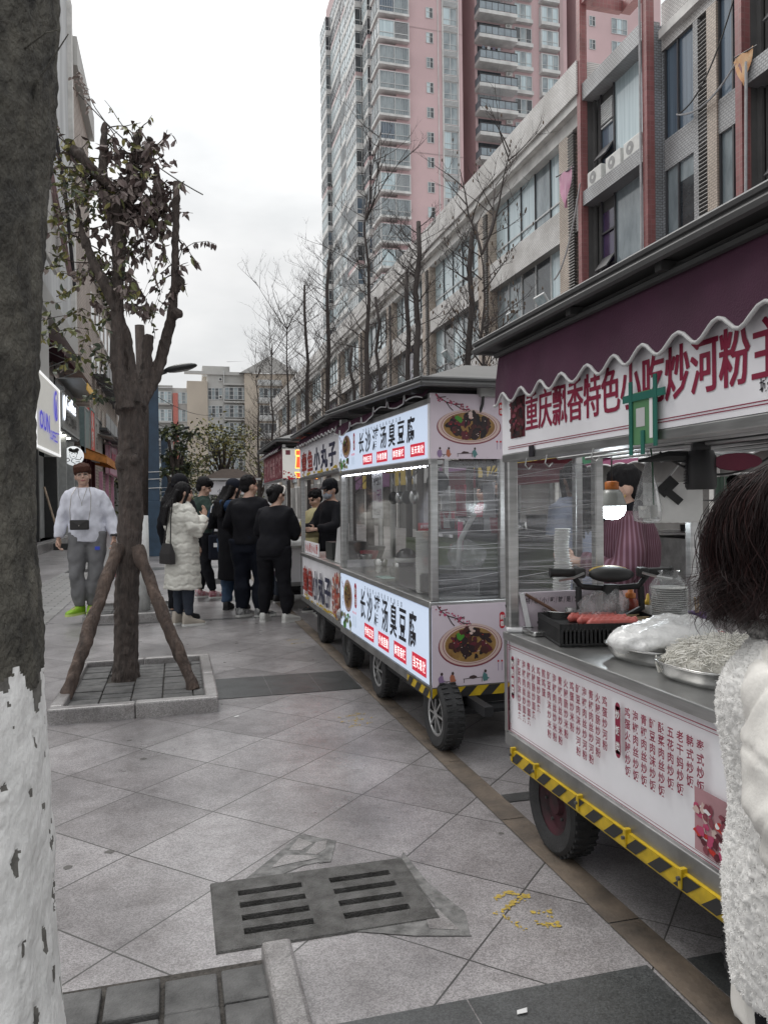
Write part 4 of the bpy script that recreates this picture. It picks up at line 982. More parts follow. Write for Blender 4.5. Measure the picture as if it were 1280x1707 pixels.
def dress(pts, mats, n, L_, hang=.8):
    for k in range(n):
        i = rng.randrange(1, len(pts)); p = pts[i].lerp(pts[i-1], rng.random())
        leaf(lf, p, rv(1)+Vector((0,0,-hang)), rv(1), L_*rng.uniform(.6,1.25), L_*rng.uniform(.38,.55), rng.choice(mats))
for (x, z) in sites:
    if z < 3.05: continue
    big = x > -.52 and z < 4.1
    for q in range(2):
        if x < .0 or z < 3.2 or rng.random() < .15:
            pts = twig(w(x, z), (rng.uniform(-1,.5) if x > -.05 else rng.uniform(-1,1), rng.uniform(-1,1), rng.uniform(-.5,.9)), 5, rng.uniform(.15,.38), .006, -.05)
            dress(pts, [LP, LP, LP, LP2] if big else [LGN, LGN2, LP2, LP, LGN], rng.randrange(6, 11), .085 if big else .06)
for k in range(44):   # hanging clump of large dusky leaves in the middle
    p = w(rng.gauss(-.25,.19), rng.uniform(2.85,4.05), 6.2+rng.uniform(-.25,.25)); pts = twig(p, (rng.uniform(-1,1), rng.uniform(-1,1), -.4), 4, rng.uniform(.12,.3), .005, -.1); dress(pts, [LP, LP, LP2, LGN], 8, .085, 1.2)
for k in range(56):   # olive sprays low on the left
    p = w(rng.gauss(-.66,.14), rng.uniform(2.45,3.9), 6.2+rng.uniform(-.35,.2)); pts = twig(p, (rng.uniform(-.8,.8), rng.uniform(-1,.6), rng.uniform(-.6,.6)), 5, rng.uniform(.15,.32), .004, -.03); dress(pts, [LGN, LGN2, LGN, LDG, LP2], 12, .06, .6)
for k in range(10):
    p = w(rng.uniform(-.9,-.62), rng.uniform(3.7,4.05), 6.2+rng.uniform(-.2,.2)); pts = twig(p, (rng.uniform(-1,1), 0, .6), 4, .22, .004); dress(pts, [LGN2, LGN2, LGN, LP], 9, .06, .3)
for k in range(8):
    p = w(rng.uniform(-.68,-.45), rng.uniform(2.15,2.4), 6.1+rng.uniform(-.2,.2)); pts = twig(p, (rng.uniform(-1,.3), 0, rng.uniform(-.2,.5)), 4, .22, .004); dress(pts, [LDG, LGN, LDG], 9, .065, .4)
for k in range(9):
    p = w(rng.uniform(-.25,-.05), rng.uniform(2.6,3.2), 6.2+rng.uniform(-.2,.2)); pts = twig(p, (rng.uniform(-.4,.4), 0, 1), 4, .35, .003); dress(pts, [LP, LGN, LDG, LP], 6, .055, .4)
# wispy ends
pts = [w(-.3,3.9), w(-.42,4.2), w(-.55,4.38), w(-.68,4.62)]; mb.tube(pts, [.006,.005,.004,.002], BARK, 4); 
for k in range(34): f = rng.random(); p = w(-.55,4.35).lerp(w(-.72,4.68), f)+rv(.05); leaf(lf, p, rv(1)+Vector((0,0,-.6)), rv(1), .05, .02, LP2)
pts = [w(.035,3.25), w(.07,3.36), w(.16,3.42), w(.26,3.44), w(.33,3.42)]; mb.tube(pts, [.005,.004,.003,.002,.001], BARK, 4)
for k in range(24): i = rng.randrange(1,4); p = pts[i].lerp(pts[i+1], rng.random()); leaf(lf, p, (rng.uniform(-.5,.5),rng.uniform(-.4,.4),-1), rv(1), .055, .024, LP)
for k in range(14): p = w(-.15,4.1)+rv(.12); leaf(lf, p+Vector((.1,0,-.05)), rv(1), rv(1), .07, .03, LP); leaf(lf, w(-.05,3.75)+rv(.1), rv(1), rv(1), .06, .03, LP)
mb.build('twigs', t); lf.build('crown', t)
PRP = M('weathered_prop_wood', (.12,.085,.068), .85, scale=14, bump=1, bscale=60, bdist=.02, stretch=(1,1,.25), dark=(.035,.025,.021))
for (a, b_, lab) in (((-.755,5.60,.04), (-.43,6.14,1.07), 'weathered wooden prop leaning on the left side of the pollarded tree'), ((.105,5.66,.04), (-.30,6.10,1.06), 'weathered wooden prop leaning on the right side of the pollarded tree')):
    mb = MB(); a, b_ = Vector(a), Vector(b_); n = 9
    mb.tube([(b_-a)*(i/n)+rv(.006) for i in range(n+1)], [.046+rng.uniform(-.004,.005) for i in range(n+1)], PRP, 12)
    mb.ell((b_-a)*.62+Vector((.03,-.02,0)), (.02,.02,.035), PRP)
    o = cook(mb, 'tree_prop', .009, 1, None, lambda p: .004*grf(p, 40, 2, an=(1,1,.3))+.002*grf(p, 150, 3, an=(1,1,.3))); o.location = a; tag(o, lab, 'prop', 'wooden props of the pollarded tree')
# thin whitewashed tree in the farther pit
t = empty('street_tree', (-.42, 10.2, .06), 0, 'thin whitewashed tree in the farther pit, hidden by the pollarded tree', 'tree')
mb = MB(); mb.tube([(0,0,-.05),(0,0,.6),(.0,0,1.2)], [.085,.078,.072], WASH, 12); mb.tube([(0,0,1.2),(.03,0,2.5),(0,0,3.6)], [.072,.07,.06], BARK, 12); mb.build('trunk', t, smooth=True)

# bare row behind the carts
BT = M('dark_bare_branch', (.06,.05,.047), .9, var=.3, scale=5)
def bare(x, y_, h, r0, seed, cut=True, up=.35, nb=26, spread=1.5, fuzz=0, lab=''):
    r_ = random.Random(seed); t = empty('bare_tree', (x, y_, 0), 0, lab, 'tree', None)
    mb = MB(); n = 10; pts = [Vector((r_.uniform(-.04,.04)*k/n*2, r_.uniform(-.04,.04), h*k/n)) for k in range(n+1)]
    mb.tube(pts, [r0*(1-(.45 if cut else .85)*k/n) for k in range(n+1)], BT, 8); mb.build('trunk', t, smooth=True)
    mb = MB()
    def br(p, d, L_, rr, dep):
        m = 4; q = [p]; d = d.normalized()
        for i in range(m):
            d = (d+Vector((r_.uniform(-1,1), r_.uniform(-1,1), r_.uniform(-.6,.9)))*.2+Z_*.06).normalized(); q.append(q[-1]+d*L_/m)
        mb.tube(q, [rr*(1-.75*i/m) for i in range(m+1)], BT, 4 if dep < 2 else 3, caps=False)
        if dep < 3:
            for k in range((5, 3, 2)[dep]):
                i = r_.uniform(.25, 1)*m; a = q[int(i)].lerp(q[min(m, int(i)+1)], i-int(i))
                sd_ = Vector((r_.uniform(-1,1), r_.uniform(-1,1), r_.uniform(-.3,.7)))
                br(a, d*.7+sd_*.9, L_*r_.uniform(.35,.62), max(.003, rr*.45), dep+1)
        elif fuzz and r_.random() < fuzz:
            mb.ell(q[-1], (.012,.012,.03), M('brown_catkins', (.09,.06,.04), .8), 5, 4)
    for k in range(nb):
        f = r_.uniform(.28, 1.0); z = h*f; a = r_.uniform(0, 6.28)
        br(Vector((0,0,z)), Vector((math.cos(a), math.sin(a), up+r_.uniform(-.1,.3))), spread*(1.15-f*.65)*r_.uniform(.5,1), .016*(1.2-f*.5), 0)
    if not cut:
        for k in range(3): a = r_.uniform(0, 6.28); br(Vector((0,0,h*.93)), Vector((math.cos(a)*.6, math.sin(a)*.6, 1)), spread*.9, .025, 0)
    mb.build('branches', t); return t
X5 = 4.6
for i, (y_, h, r0, cut, nb, sp, fz, lab) in enumerate((
    (11.7, 5.75, .075, True, 24, 1.2, 0, 'bare sawn-topped tree nearest behind the front cart roof'),
    (11.1, 5.6, .05, False, 34, 1.7, .25, 'slender bare tree with brown catkins reaching right over the front cart'),
    (14.4, 6.9, .085, True, 36, 1.5, 0, 'bare sawn-topped tree with upward branches in front of the white parapet'),
    (15.1, 6.1, .075, True, 24, 1.1, 0, 'short sawn-topped bare tree just left of the parapet tree'),
    (17.4, 6.2, .06, True, 22, 1.1, 0, 'thin bare pole tree right of the tall forked tree'),
    (18.4, 9.0, .11, False, 50, 2.2, 0, 'tallest bare tree, forked against the pink tower'),
    (20.2, 5.6, .07, True, 28, 1.4, 0, 'bare tree left of the tallest one, low topped'),
    (23.6, 9.0, .09, True, 48, 2.4, 0, 'straight sawn-topped bare tree at the left edge of the pink tower'),
    (27.5, 9.3, .08, True, 46, 2.5, 0, 'bare sawn-topped tree beside the left edge of the tower, against sky'),
    (32.5, 9.5, .09, False, 44, 2.7, 0, 'bare tree in front of the cream block gable'),
    (38, 9.4, .09, False, 40, 2.7, 0, 'bare tree before the cream block, left of the gable'),
    (45, 9.5, .09, False, 34, 2.7, 0, 'farthest bare tree of the right hand row'))):
    bare(X5, y_, h, r0, 40+i, cut, .42, nb, sp, fz, lab)

# leafy trees and shrubs farther down the street
def leafy(x, y_, h, cr, ct, n, L_, mats, lab, seed, name='leafy_tree', clumps=16, tr=.12, cat='tree'):
    r_ = random.Random(seed); t = empty(name, (x, y_, 0), 0, lab, cat)
    mb = MB(); lf = MB()
    mb.tube([(0,0,0),(.05,0,h*.3),(-.03,0,h*.55)], [tr,tr*.85,tr*.6], BARK, 8)
    for k in range(clumps):
        a = r_.uniform(0, 6.28); rr = cr*math.sqrt(r_.random()); c = Vector((rr*math.cos(a), rr*math.sin(a), ct+(h-ct)*r_.random()))
        st = Vector((0,0,h*r_.uniform(.3,.55))); mb.tube([st, st.lerp(c, .5)+Vector((0,0,.1*h)), c], [tr*.45,tr*.3,.012], BARK, 5, caps=False)
        cs = cr*r_.uniform(.22,.45)
        for j in range(n//clumps):
            p = c+Vector((r_.gauss(0,cs*.55), r_.gauss(0,cs*.55), r_.gauss(0,cs*.45)))
            leaf(lf, p, Vector((r_.uniform(-1,1), r_.uniform(-1,1), r_.uniform(-1,.5))), rv(1), L_*r_.uniform(.6,1.3), L_*.5, mats[r_.randrange(len(mats))])
    mb.build('trunk', t, smooth=True); lf.build('crown', t); return t
leafy(-.05, 29, 4.5, .55, 2.4, 700, .2, [LDG, LDG, LGN], 'dark leafy pollarded tree behind the blue lamp post', 5, clumps=12, tr=.2)
leafy(3.0, 52, 6.7, 2.3, 2.8, 1500, .25, [LGN2, LGN, LGN2, LDG], 'yellow green open crowned tree beyond the far cart', 6, clumps=34)
leafy(6.3, 60, 5.2, 1.6, 3.5, 420, .22, [LGN2, LGN], 'small thin yellow green tree right of the open crowned tree', 8, clumps=18)
leafy(.4, 66, 6.0, 2.0, 2.0, 1100, .26, [LDG, LGN], 'dark green tree beside the second lamp post, far down the street', 9, clumps=26)
leafy(-2.6, 60, 4.6, 1.7, 1.0, 900, .26, [LDG, LDG, LGN], 'dark green tree at the far left end of the street', 12, clumps=22)
for k, (x, y_, h, s_, lab) in enumerate(((-1.2, 70, 2.6, 1.7, 'dark hedge shrub behind the blue lamp post'), (2.2, 74, 2.8, 2.2, 'dark hedge shrub left of the far cart'), (5.6, 76, 2.7, 2.2, 'dark hedge shrub behind the far cart'))):
    leafy(x, y_, h, s_, .3, 1300, .28, [LDG, LDG, LGN, LP], lab, 20+k, 'shrub', 26, .06, 'shrub')
# lamp posts
NAVY = M('dark_blue_paint', (.03,.06,.10), .45, var=.25, scale=3); BLKM = M('black_lamp_shell', (.02,.021,.022), .4, var=.2)
lp = empty('street_lamp', (-.62, 22.6, 0), 0, 'blue street lamp post with black head, nearer of the two', 'street lamp', 'blue street lamps')
mb = MB(); mb.bbox(-.2,.2,-.2,.2,0,1.55, NAVY, .012); mb.bbox(-.165,.165,-.165,.165,1.55,5.0, NAVY, .012); mb.bbox(-.15,.15,-.15,.15,5.0,5.15, NAVY, .02); mb.build('post', lp)
mb = MB(); mb.tube([(0,0,4.95),(.15,0,5.1),(.4,0,5.2)], .05, BLKM, 8); mb.build('arm', lp)
mb = MB(); mb.ell((.78,0,5.32), (.48,.22,.11), BLKM, 18, 8, Matrix.Rotation(R(-12), 3, 'Y')); mb.ell((.80,0,5.26), (.34,.15,.05), M('lamp_lens', (.3,.3,.29), .2), 16, 8, Matrix.Rotation(R(-12), 3, 'Y')); mb.build('lamp_head', lp, smooth=True)
mb = MB()
for z in (2.35, 2.15, 1.9): mb.tube([(-.22,-.2,z),(.22,-.2,z+.02),(.22,.2,z)], .012, M('white_plastic_tie', (.6,.6,.6), .5), 5)
mb.build('tie', lp)
copy_tree(lp, None, 'blue street lamp post with black head, farther, behind the first').location = (-.55, 40, 0)
# ================================================================ food carts
STEEL = M('brushed_steel', (.46,.46,.455), .34, .9, var=.18, scale=5, stretch=(1,1,9))
STEELD = M('dull_steel_frame', (.30,.30,.295), .45, .8, var=.25, scale=6)
PANW = M('white_printed_panel', (.82,.81,.84), .4, var=.07, scale=2.2); PANL = M('lilac_printed_panel', (.62,.54,.60), .5, var=.06, scale=3)
LBOX = M('lit_sign_face', (.38,.43,.50), .4, var=0, emit=.27, ecol=(.62,.73,.92))
DARKIN = M('black_underside', (.018,.018,.02), .7, var=.2); ROOF = M('grey_roof_sheet', (.13,.128,.124), .55, .1, var=.15, scale=3, stretch=(1,6,1)); FASC = M('aluminium_fascia', (.105,.105,.105), .5, .3, var=.1); SOFF = M('dark_soffit', (.045,.045,.045), .6, var=.2)
AWN = M('plum_awning_cloth', (.060,.017,.040), .85, var=.15, scale=4, bump=.25, bscale=200); TRIM = M('white_awning_trim', (.5,.5,.5), .6, var=.05)
HZY = M('hazard_yellow', (.50,.34,.012), .45, var=.2, scale=20); HZK = M('hazard_black', (.02,.02,.02), .5, var=.2)
TYRE = M('black_tyre_rubber', (.025,.025,.026), .75, var=.3, scale=15, bump=.3, bscale=120); RIMS = M('silver_rim', (.5,.5,.5), .35, .8, var=.1); RIMR = M('pink_red_hub', (.06,.012,.02), .75, scale=9, dark=(.012,.009,.01)); RIMK = M('black_rim', (.03,.03,.03), .5)  # hub red is painted darker for the shadow under the cart
MAR = M('crimson_print', (.24,.012,.045), .5, var=0); BLKP = M('black_print', (.015,.013,.018), .5, var=0); REDP = M('red_print', (.48,.015,.03), .5, var=0); WHP = M('white_print', (.75,.75,.75), .5, var=0); NVP = M('navy_print', (.018,.02,.055), .5, var=0)
BLKL = M('black_print_on_light', (.012,.012,.018), .5, var=0); REDL = M('red_print_on_light', (.45,.02,.04), .5, var=0, emit=.25, ecol=(.6,.02,.05)); WHL = M('white_print_on_light', (.8,.8,.8), .5, var=0, emit=.5)
WRAP = film_mat('stretch_film_wrap', .09, (1.8, 1.8, 55), (.74,.74,.77), (.48,.8), .5, .07); GLASS = film_mat('smudged_glass', .05, (4,4,7), (.7,.7,.72), (.5,.85), .16, .05)
FILM = film_mat('thin_plastic_bag', .12, (14,14,14), (.75,.75,.76), (.45,.75), .5, .15)
PLO = M('print_plate_rim', (.22,.05,.07), .5, var=0); PLC = M('print_plate_cream', (.58,.44,.40), .5, var=0); PLI = M('print_broth_ochre', (.36,.22,.07), .5, dark=(.2,.1,.03), scale=14); FD = [M('print_food_black', (.012,.008,.01), .5, var=0), M('print_food_brown', (.06,.018,.015), .5, var=0), M('print_food_maroon', (.10,.015,.025), .5, var=0), M('print_food_dark', (.025,.012,.014), .5, var=0)]; GRNP = M('print_green', (.06,.25,.03), .5, var=0); PNK = M('print_blossom_pink', (.45,.06,.14), .5, var=0); BRNP = M('print_branch', (.05,.03,.03), .5, var=0); TEAL = M('print_teal', (.08,.2,.2), .5, var=0); ORP = M('print_orange', (.4,.14,.08), .5, var=0); LIL = M('print_lilac', (.25,.17,.3), .5, var=0); CHI = M('chilli_red_print', (.5,.03,.02), .5, var=0)
def plate(mb, c, ex, ey, rx, ry, n=60, soy=False):
    for m, k, l_ in ((PLO, 1.0, .0008), (PLC, .965, .0012), (PLO, .87, .0016), (PLC, .85, .0020), (PLI, .80, .0024)): disc(mb, Vector(c)-Vector(ey).normalized()*ry*(.04 if m is PLO and k > .9 else 0), ex, ey, rx*k, ry*k, m, l_, 36)
    ex, ey = Vector(ex).normalized(), Vector(ey).normalized()
    for k in range(n):
        a, r_ = rng.uniform(0, 6.28), math.sqrt(rng.random())*.64
        p = Vector(c)+ex*rx*r_*math.cos(a)+ey*ry*(r_*math.sin(a)+.06); w_ = rx*rng.uniform(.06,.17)
        an = rng.uniform(0, 6.28); disc(mb, p, ex*math.cos(an)+ey*math.sin(an), ey*math.cos(an)-ex*math.sin(an), w_, w_*rng.uniform(.35,.8), rng.choice(FD), .0028+k*.00003, 7, wob=.3)
    for k in range(8): disc(mb, Vector(c)-ex*rx*(.33+rng.uniform(-.07,.07))+ey*ry*(.38+rng.uniform(-.1,.1)), ex, ey, rx*.06, rx*.05, GRNP, .0052+k*.00003, 7, wob=.4)
    for k in range(16):
        a = rng.uniform(.5, 2.6); p = Vector(c)+ex*rx*.02+ey*ry*.6; disc(mb, p+ex*rx*.15*math.cos(a)*rng.random()+ey*ry*.2*rng.uniform(-1,1), ex, ey, rx*.06, rx*.045, FD[0] if k < 11 else PLC, .0056+k*.00003, 7, wob=.4)
    for k in range(14):
        a = rng.uniform(0, 6.28); u = rng.uniform(.3,.6); disc(mb, Vector(c)+ex*rx*u*math.cos(a)+ey*ry*u*math.sin(a), ex, ey, rx*.02, rx*.012, PLC if k % 2 else CHI, .0062+k*.00002, 6, wob=.3)
def blossom(mb, c, ex, ey, w_, h_):
    c, ex, ey = Vector(c), Vector(ex).normalized(), Vector(ey).normalized()
    for st in ([(0,1),(.1,.75),(.3,.5),(.55,.35),(.8,.4)], [(.3,.5),(.42,.15),(.5,0)], [(.55,.35),(.75,.1),(1,.05)], [(.1,.75),(.3,.8)]):
        stroke(mb, [(a*w_, b_*h_) for a, b_ in st], w_*.028, ex, ey, BRNP, .0015, c)
    for k in range(46):
        f = rng.random(); disc(mb, c+ex*w_*(f*.95+rng.uniform(-.05,.05))+ey*h_*((1-f)*.75+rng.uniform(-.1,.22)), ex, ey, w_*rng.uniform(.012,.035), w_*rng.uniform(.012,.03), PNK if rng.random() < .7 else PLO, .0019+k*.00002, 7, wob=.3)
def folk(mb, c, ex, ey, h_):
    """small printed scene of seated figures along the bottom of a poster"""
    c, ex, ey = Vector(c), Vector(ex).normalized(), Vector(ey).normalized()
    for (x, m) in ((.0, LIL), (.25, ORP), (1.0, TEAL)):
        x *= h_*3.6; disc(mb, c+ex*x+ey*h_*.35, ex, ey, h_*.24, h_*.38, m, .0015, 9, wob=.25); disc(mb, c+ex*(x+h_*.05)+ey*h_*.8, ex, ey, h_*.11, h_*.13, BRNP, .0018, 8); disc(mb, c+ex*(x+h_*.2)+ey*h_*.25, ex, ey, h_*.15, h_*.08, m, .0019, 7, wob=.3)
    for st in ([(.5,.3),(.95,.35)], [(.52,.3),(.52,0)], [(.93,.34),(.93,0)], [(.08,.2),(.2,.2)], [(.1,0),(.14,.2)]): stroke(mb, [(a*h_*3.6, b_*h_) for a, b_ in st], h_*.05, ex, ey, BRNP, .0014, c)
    disc(mb, c+ex*h_*2.6+ey*h_*.42, ex, ey, h_*.35, h_*.14, BRNP, .0016, 9, wob=.3)
def seal(mb, c, ex, ey, h_, m=REDP, tm=WHP, s='鲜香'):
    c, ex, ey = Vector(c), Vector(ex).normalized(), Vector(ey).normalized()
    w_ = h_*.36; disc(mb, c+ey*h_*.34, ex, ey, w_/2, w_/2, m, .0021, 16); disc(mb, c-ey*h_*.34, ex, ey, w_/2, w_/2, m, .0021, 16); rect(mb, c, ex, ey, w_, h_*.7, m, .0024)
    text(mb, s, c-ex*w_*.40+ey*h_*.02, ex, ey, w_*.8, h_*.34, tm, .02, vertical=True, step=h_*.40, lift=.0029)
def wheel(t, x, y_, r_, wd, rimmat, spokes=0):
    g = bpy.data.objects.new('wheel', None); COL.objects.link(g); g.parent = t; g.location = (x, y_, r_)
    mb = MB(); a = wd/2
    mb.lathe([(r_*.60,-a*.75),(r_*.72,-a*.95),(r_*.9,-a),(r_*.975,-a*.8),(r_,-a*.4),(r_,a*.4),(r_*.975,a*.8),(r_*.9,a),(r_*.72,a*.95),(r_*.60,a*.75)], (0,0,0), TYRE, 36, 'x', False)
    for k in range(36):
        an = k*math.pi/18; 
        for s_ in (-1, 1): mb.obox((s_*a*.5, r_*math.cos(an), r_*math.sin(an)), (a*.55,0,0), (0,-.012*math.sin(an)*1,.012*math.cos(an)), (0,.012*math.cos(an),.012*math.sin(an)), TYRE)
    mb.build('tyre', g, angle=35)
    mb = MB(); mb.lathe([(r_*.62,-a*.7),(r_*.58,-a*.62),(r_*.5,-a*.35),(r_*.25,-a*.3),(r_*.2,-a*.62),(0.001,-a*.66)], (0,0,0), rimmat if not spokes else RIMK, 28, 'x', False)
    if spokes:
        mb.lathe([(r_*.64,-a*.8),(r_*.60,-a*.84),(r_*.55,-a*.74)], (0,0,0), RIMS, 28, 'x', False); mb.lathe([(r_*.14,-a*.8),(.001,-a*.86)], (0,0,0), RIMS, 14, 'x', False)
        for k in range(spokes):
            an = k*2*math.pi/spokes; d = Vector((0, math.cos(an), math.sin(an))); n_ = Vector((0,-math.sin(an), math.cos(an)))
            mb.obox(d*r_*.36+Vector((-a*.76,0,0)), d*r_*.46, n_*r_*.055, Vector((a*.12,0,0)), RIMS)
    else:
        for k in range(5):
            an = k*2*math.pi/5; mb.lathe([(r_*.04,-a*.5),(r_*.03,-a*.62),(.001,-a*.63)], (0, r_*.36*math.cos(an), r_*.36*math.sin(an)), RIMK, 8, 'x', False)
    mb.build('rim', g, angle=35)
    return g
W_CART = .93
def hip_roof(t, L_, ez, ov=(-.085,.12,-.11,.1), rise=.15, inset=.42, tilt=0, mats=(ROOF, FASC, SOFF), name='roof'):
    x0, x1, y0, y1 = ov[0], W_CART+ov[1], ov[2], L_+ov[3]; mb = MB(); T = lambda y_: tilt*(y_-y0)
    th = .03
    e = [(x0,y0,ez+T(y0)),(x1,y0,ez+T(y0)),(x1,y1,ez+T(y1)),(x0,y1,ez+T(y1))]
    r_ = [(x0+inset,y0+inset,ez+rise+T(y0)),(x1-inset,y0+inset,ez+rise+T(y0)),(x1-inset,y1-inset,ez+rise+T(y1)),(x0+inset,y1-inset,ez+rise+T(y1))]
    for i in range(4): j = (i+1) % 4; mb.poly([e[i], e[j], r_[j], r_[i]], mats[0])
    mb.poly(r_, mats[0]); o = mb.build(name, t)
    mb = MB(); lo = [(p[0],p[1],p[2]-th) for p in e]
    for i in range(4):
        j = (i+1) % 4; mb.poly([lo[i], lo[j], e[j], e[i]], mats[1])
        a, b_ = Vector(lo[i]), Vector(lo[j]); mb.tube([a, b_], .014, mats[1], 6)
        a, b_ = Vector(e[i]), Vector(e[j]); mb.tube([a, b_], .011, mats[1], 6)
    mb.build('fascia', o)
    mb = MB(); mb.poly([lo[0], lo[3], lo[2], lo[1]], mats[2])
    for k in range(int(L_/.5)): yy = .1+k*.5; mb.box(x0+.02, x1-.02, yy, yy+.03, ez-th-.03+T(yy), ez-th-.004+T(yy), mats[2])
    mb.build('soffit', o); return o
def awning(t, L_, zt, zb, xt, xb, scallop=.025, period=.162, y0=0, torn=False, ph=0):
    n = int(L_/.02); mb = MB(); A = []; B = []; C_ = []
    for i in range(n+1):
        y_ = y0+(L_-y0)*i/n; sg = .007*math.sin(y_*5.3)+.005*math.sin(y_*13+1)+.003*math.sin(y_*37)
        zz = zb+scallop*math.cos(2*math.pi*(y_-ph)/period)
        if torn: zz = zb+.03*math.sin(y_*2.3)+.02*math.sin(y_*9)+(.04 if (y_*3 % 1) < .12 else 0)
        A.append((xt, y_, zt)); B.append(((xt+xb)/2+sg, y_, (zt+zz)/2)); C_.append((xb+sg*.6, y_, zz))
    o = len(mb.v); m_ = len(A); mb.add(A+B+C_, [(i, i+1, m_+i+1, m_+i) for i in range(n)]+[(m_+i, m_+i+1, 2*m_+i+1, 2*m_+i) for i in range(n)], AWN)
    aw = mb.build('awning', t, smooth=True)
    mb = MB(); mb.tube([(c[0]-.003, c[1], c[2]) for c in C_], .006 if not torn else .004, TRIM, 6); mb.build('trim', aw, smooth=True); return aw
def hazard(mb, p0, p1, h_, th, nrm, slant=1, w_=.075):
    """yellow and black slanted strip between two points"""
    p0, p1 = Vector(p0), Vector(p1); d = (p1-p0); L_ = d.length; d.normalize(); nn = Vector(nrm).normalized()*th
    z0 = Z_*h_; n = int(L_/w_); s_ = h_*slant
    mb.poly([p0, p1, p1+z0, p0+z0], HZY) if d.cross(Z_).dot(nn) > 0 else mb.poly([p0, p0+z0, p1+z0, p1], HZY)
    for k in range(0, n, 2):
        a = p0+d*k*w_; b_ = p0+d*min(L_-s_, (k+1)*w_); off_ = nn.normalized()*.002
        q = [a+off_, b_+off_, b_+d*s_+z0+off_, a+d*s_+z0+off_]
        mb.poly(q if d.cross(Z_).dot(nn) > 0 else q[::-1], HZK)
def cart_frame(name, label, loc, L_, rot=(0,0,0), sz=(1.56,1.93), cz=.81, pz=(.387,.775), ez=2.03, tilt=0, endpost=True, wheels=(), rim=RIMS, spokes=8, cdepth=.75, facing='near', sign_mat=PANW, panel_mat=PANW, posts=True, label_wheels=None):
    t = empty(name, loc, 0, label, 'food cart', 'food carts parked along the kerb line', rot)
    mb = MB(); mb.box(.012, W_CART-.012, .012, L_-.012, pz[0]-.03, cz-.035, PANW); mb.build('cabinet', t)
    mb = MB(); mb.bbox(-.012, cdepth, -.004, L_+.004, cz-.036, cz, STEEL, .006); mb.build('counter_top', t)
    mb = MB()
    mb.bbox(-.006, W_CART, -.003, L_+.003, pz[0]-.055, pz[0], STEELD, .004); mb.bbox(-.008, .0, 0, .022, pz[0], cz-.036, STEELD, .002); mb.bbox(-.008, .0, L_-.022, L_, pz[0], cz-.036, STEELD, .002)
    mb.box(.05, W_CART-.05, .05, L_-.05, pz[0]-.12, pz[0]-.056, DARKIN)
    for y_ in wheels: mb.tube([(.05, y_, .2), (W_CART-.05, y_, .2)], .03, DARKIN, 8); mb.box(.2,.25,y_-.3,y_+.3,.24,.29,DARKIN); mb.box(.68,.73,y_-.3,y_+.3,.24,.29,DARKIN)
    mb.build('chassis', t)
    for (x, y_) in ((.0,0), (.0,L_-.045), (W_CART-.045,0), (W_CART-.045,L_-.045)):
        mb = MB(); mb.bbox(x, x+.045, y_, y_+.045, cz, ez-.06+tilt*y_, STEEL, .006); mb.build('post', t)
    ye = L_-.04 if facing == 'far' else 0
    mb = MB(); mb.bbox(.41, .45, ye, ye+.04, cz, ez-.06, STEEL, .005); mb.build('post', t)
    mb = MB(); mb.box(-.004, .07, .0, L_, sz[0], sz[1], sign_mat); mb.bbox(-.008, .075, 0, L_, sz[0]-.032, sz[0]-.002, STEEL, .004); mb.bbox(-.008, .075, 0, L_, sz[1]+.002, sz[1]+.03, STEELD, .004); mb.build('sign_box', t)
    for y_ in wheels:
        wheel(t, .085, y_, .19, .12, rim, spokes); wheel(t, W_CART-.085, y_, .19, .12, rim, spokes)
    hip_roof(t, L_, ez, tilt=tilt)
    return t
EXF = Vector((0,-1,0))
# ------------------------------------------------ cart 1 (front, fried noodles)
L1 = 2.3
c1 = cart_frame('food_cart', 'front food cart, white menu panel with crimson columns of text', (1.34, .72, 0), L1, sz=(1.558,1.95), wheels=(.82, 1.97), rim=RIMR, spokes=0, ez=2.04, facing='far', cdepth=.80)
F = lambda u, z, x=-.0045: Vector((x, L1-u, z))
awning(c1, L1, 1.985, 1.782, -.016, -.034, .022, .162, ph=.1)
mb = MB(); mb.box(-.02, .01, 0, L1, 1.985, 2.0, FASC); mb.tube([(-.03,0,1.975),(-.03,L1,1.975)], .012, SOFF, 6); mb.build('awning_rail', c1)
mb = MB(); mb.box(.075, W_CART-.05, .0, .02, 1.56, 1.98, PANL); mb.build('end_panel', c1)
mb = MB()
text(mb, '重庆飘香特色小吃炒河粉主', F(.225, 1.632), EXF, Z_, .112, .158, MAR, .008, song=.026, step=.1125)
for z in (1.585, 1.577): stroke(mb, [(.06,0),(2.25,0)], .0028, EXF, Z_, MAR, .001, F(0, z))
text(mb, '城市小吃', F(1.49, 1.605), EXF, Z_, .03, .036, BLKP, .012, step=.034)
mb.build('sign_lettering', c1)
mb = MB(); c_ = F(.155, 1.70); 
for k in range(90): disc(mb, c_+EXF*rng.uniform(-.06,.06)+Z_*rng.uniform(-.075,.075), EXF, Z_, rng.uniform(.008,.02), rng.uniform(.006,.014), rng.choice(FD+[PLO]), .0018+k*.00003, 7, wob=.4)
rect(mb, c_, EXF, Z_, .135, .165, FD[2], .0012); mb.build('food_picture', c1)
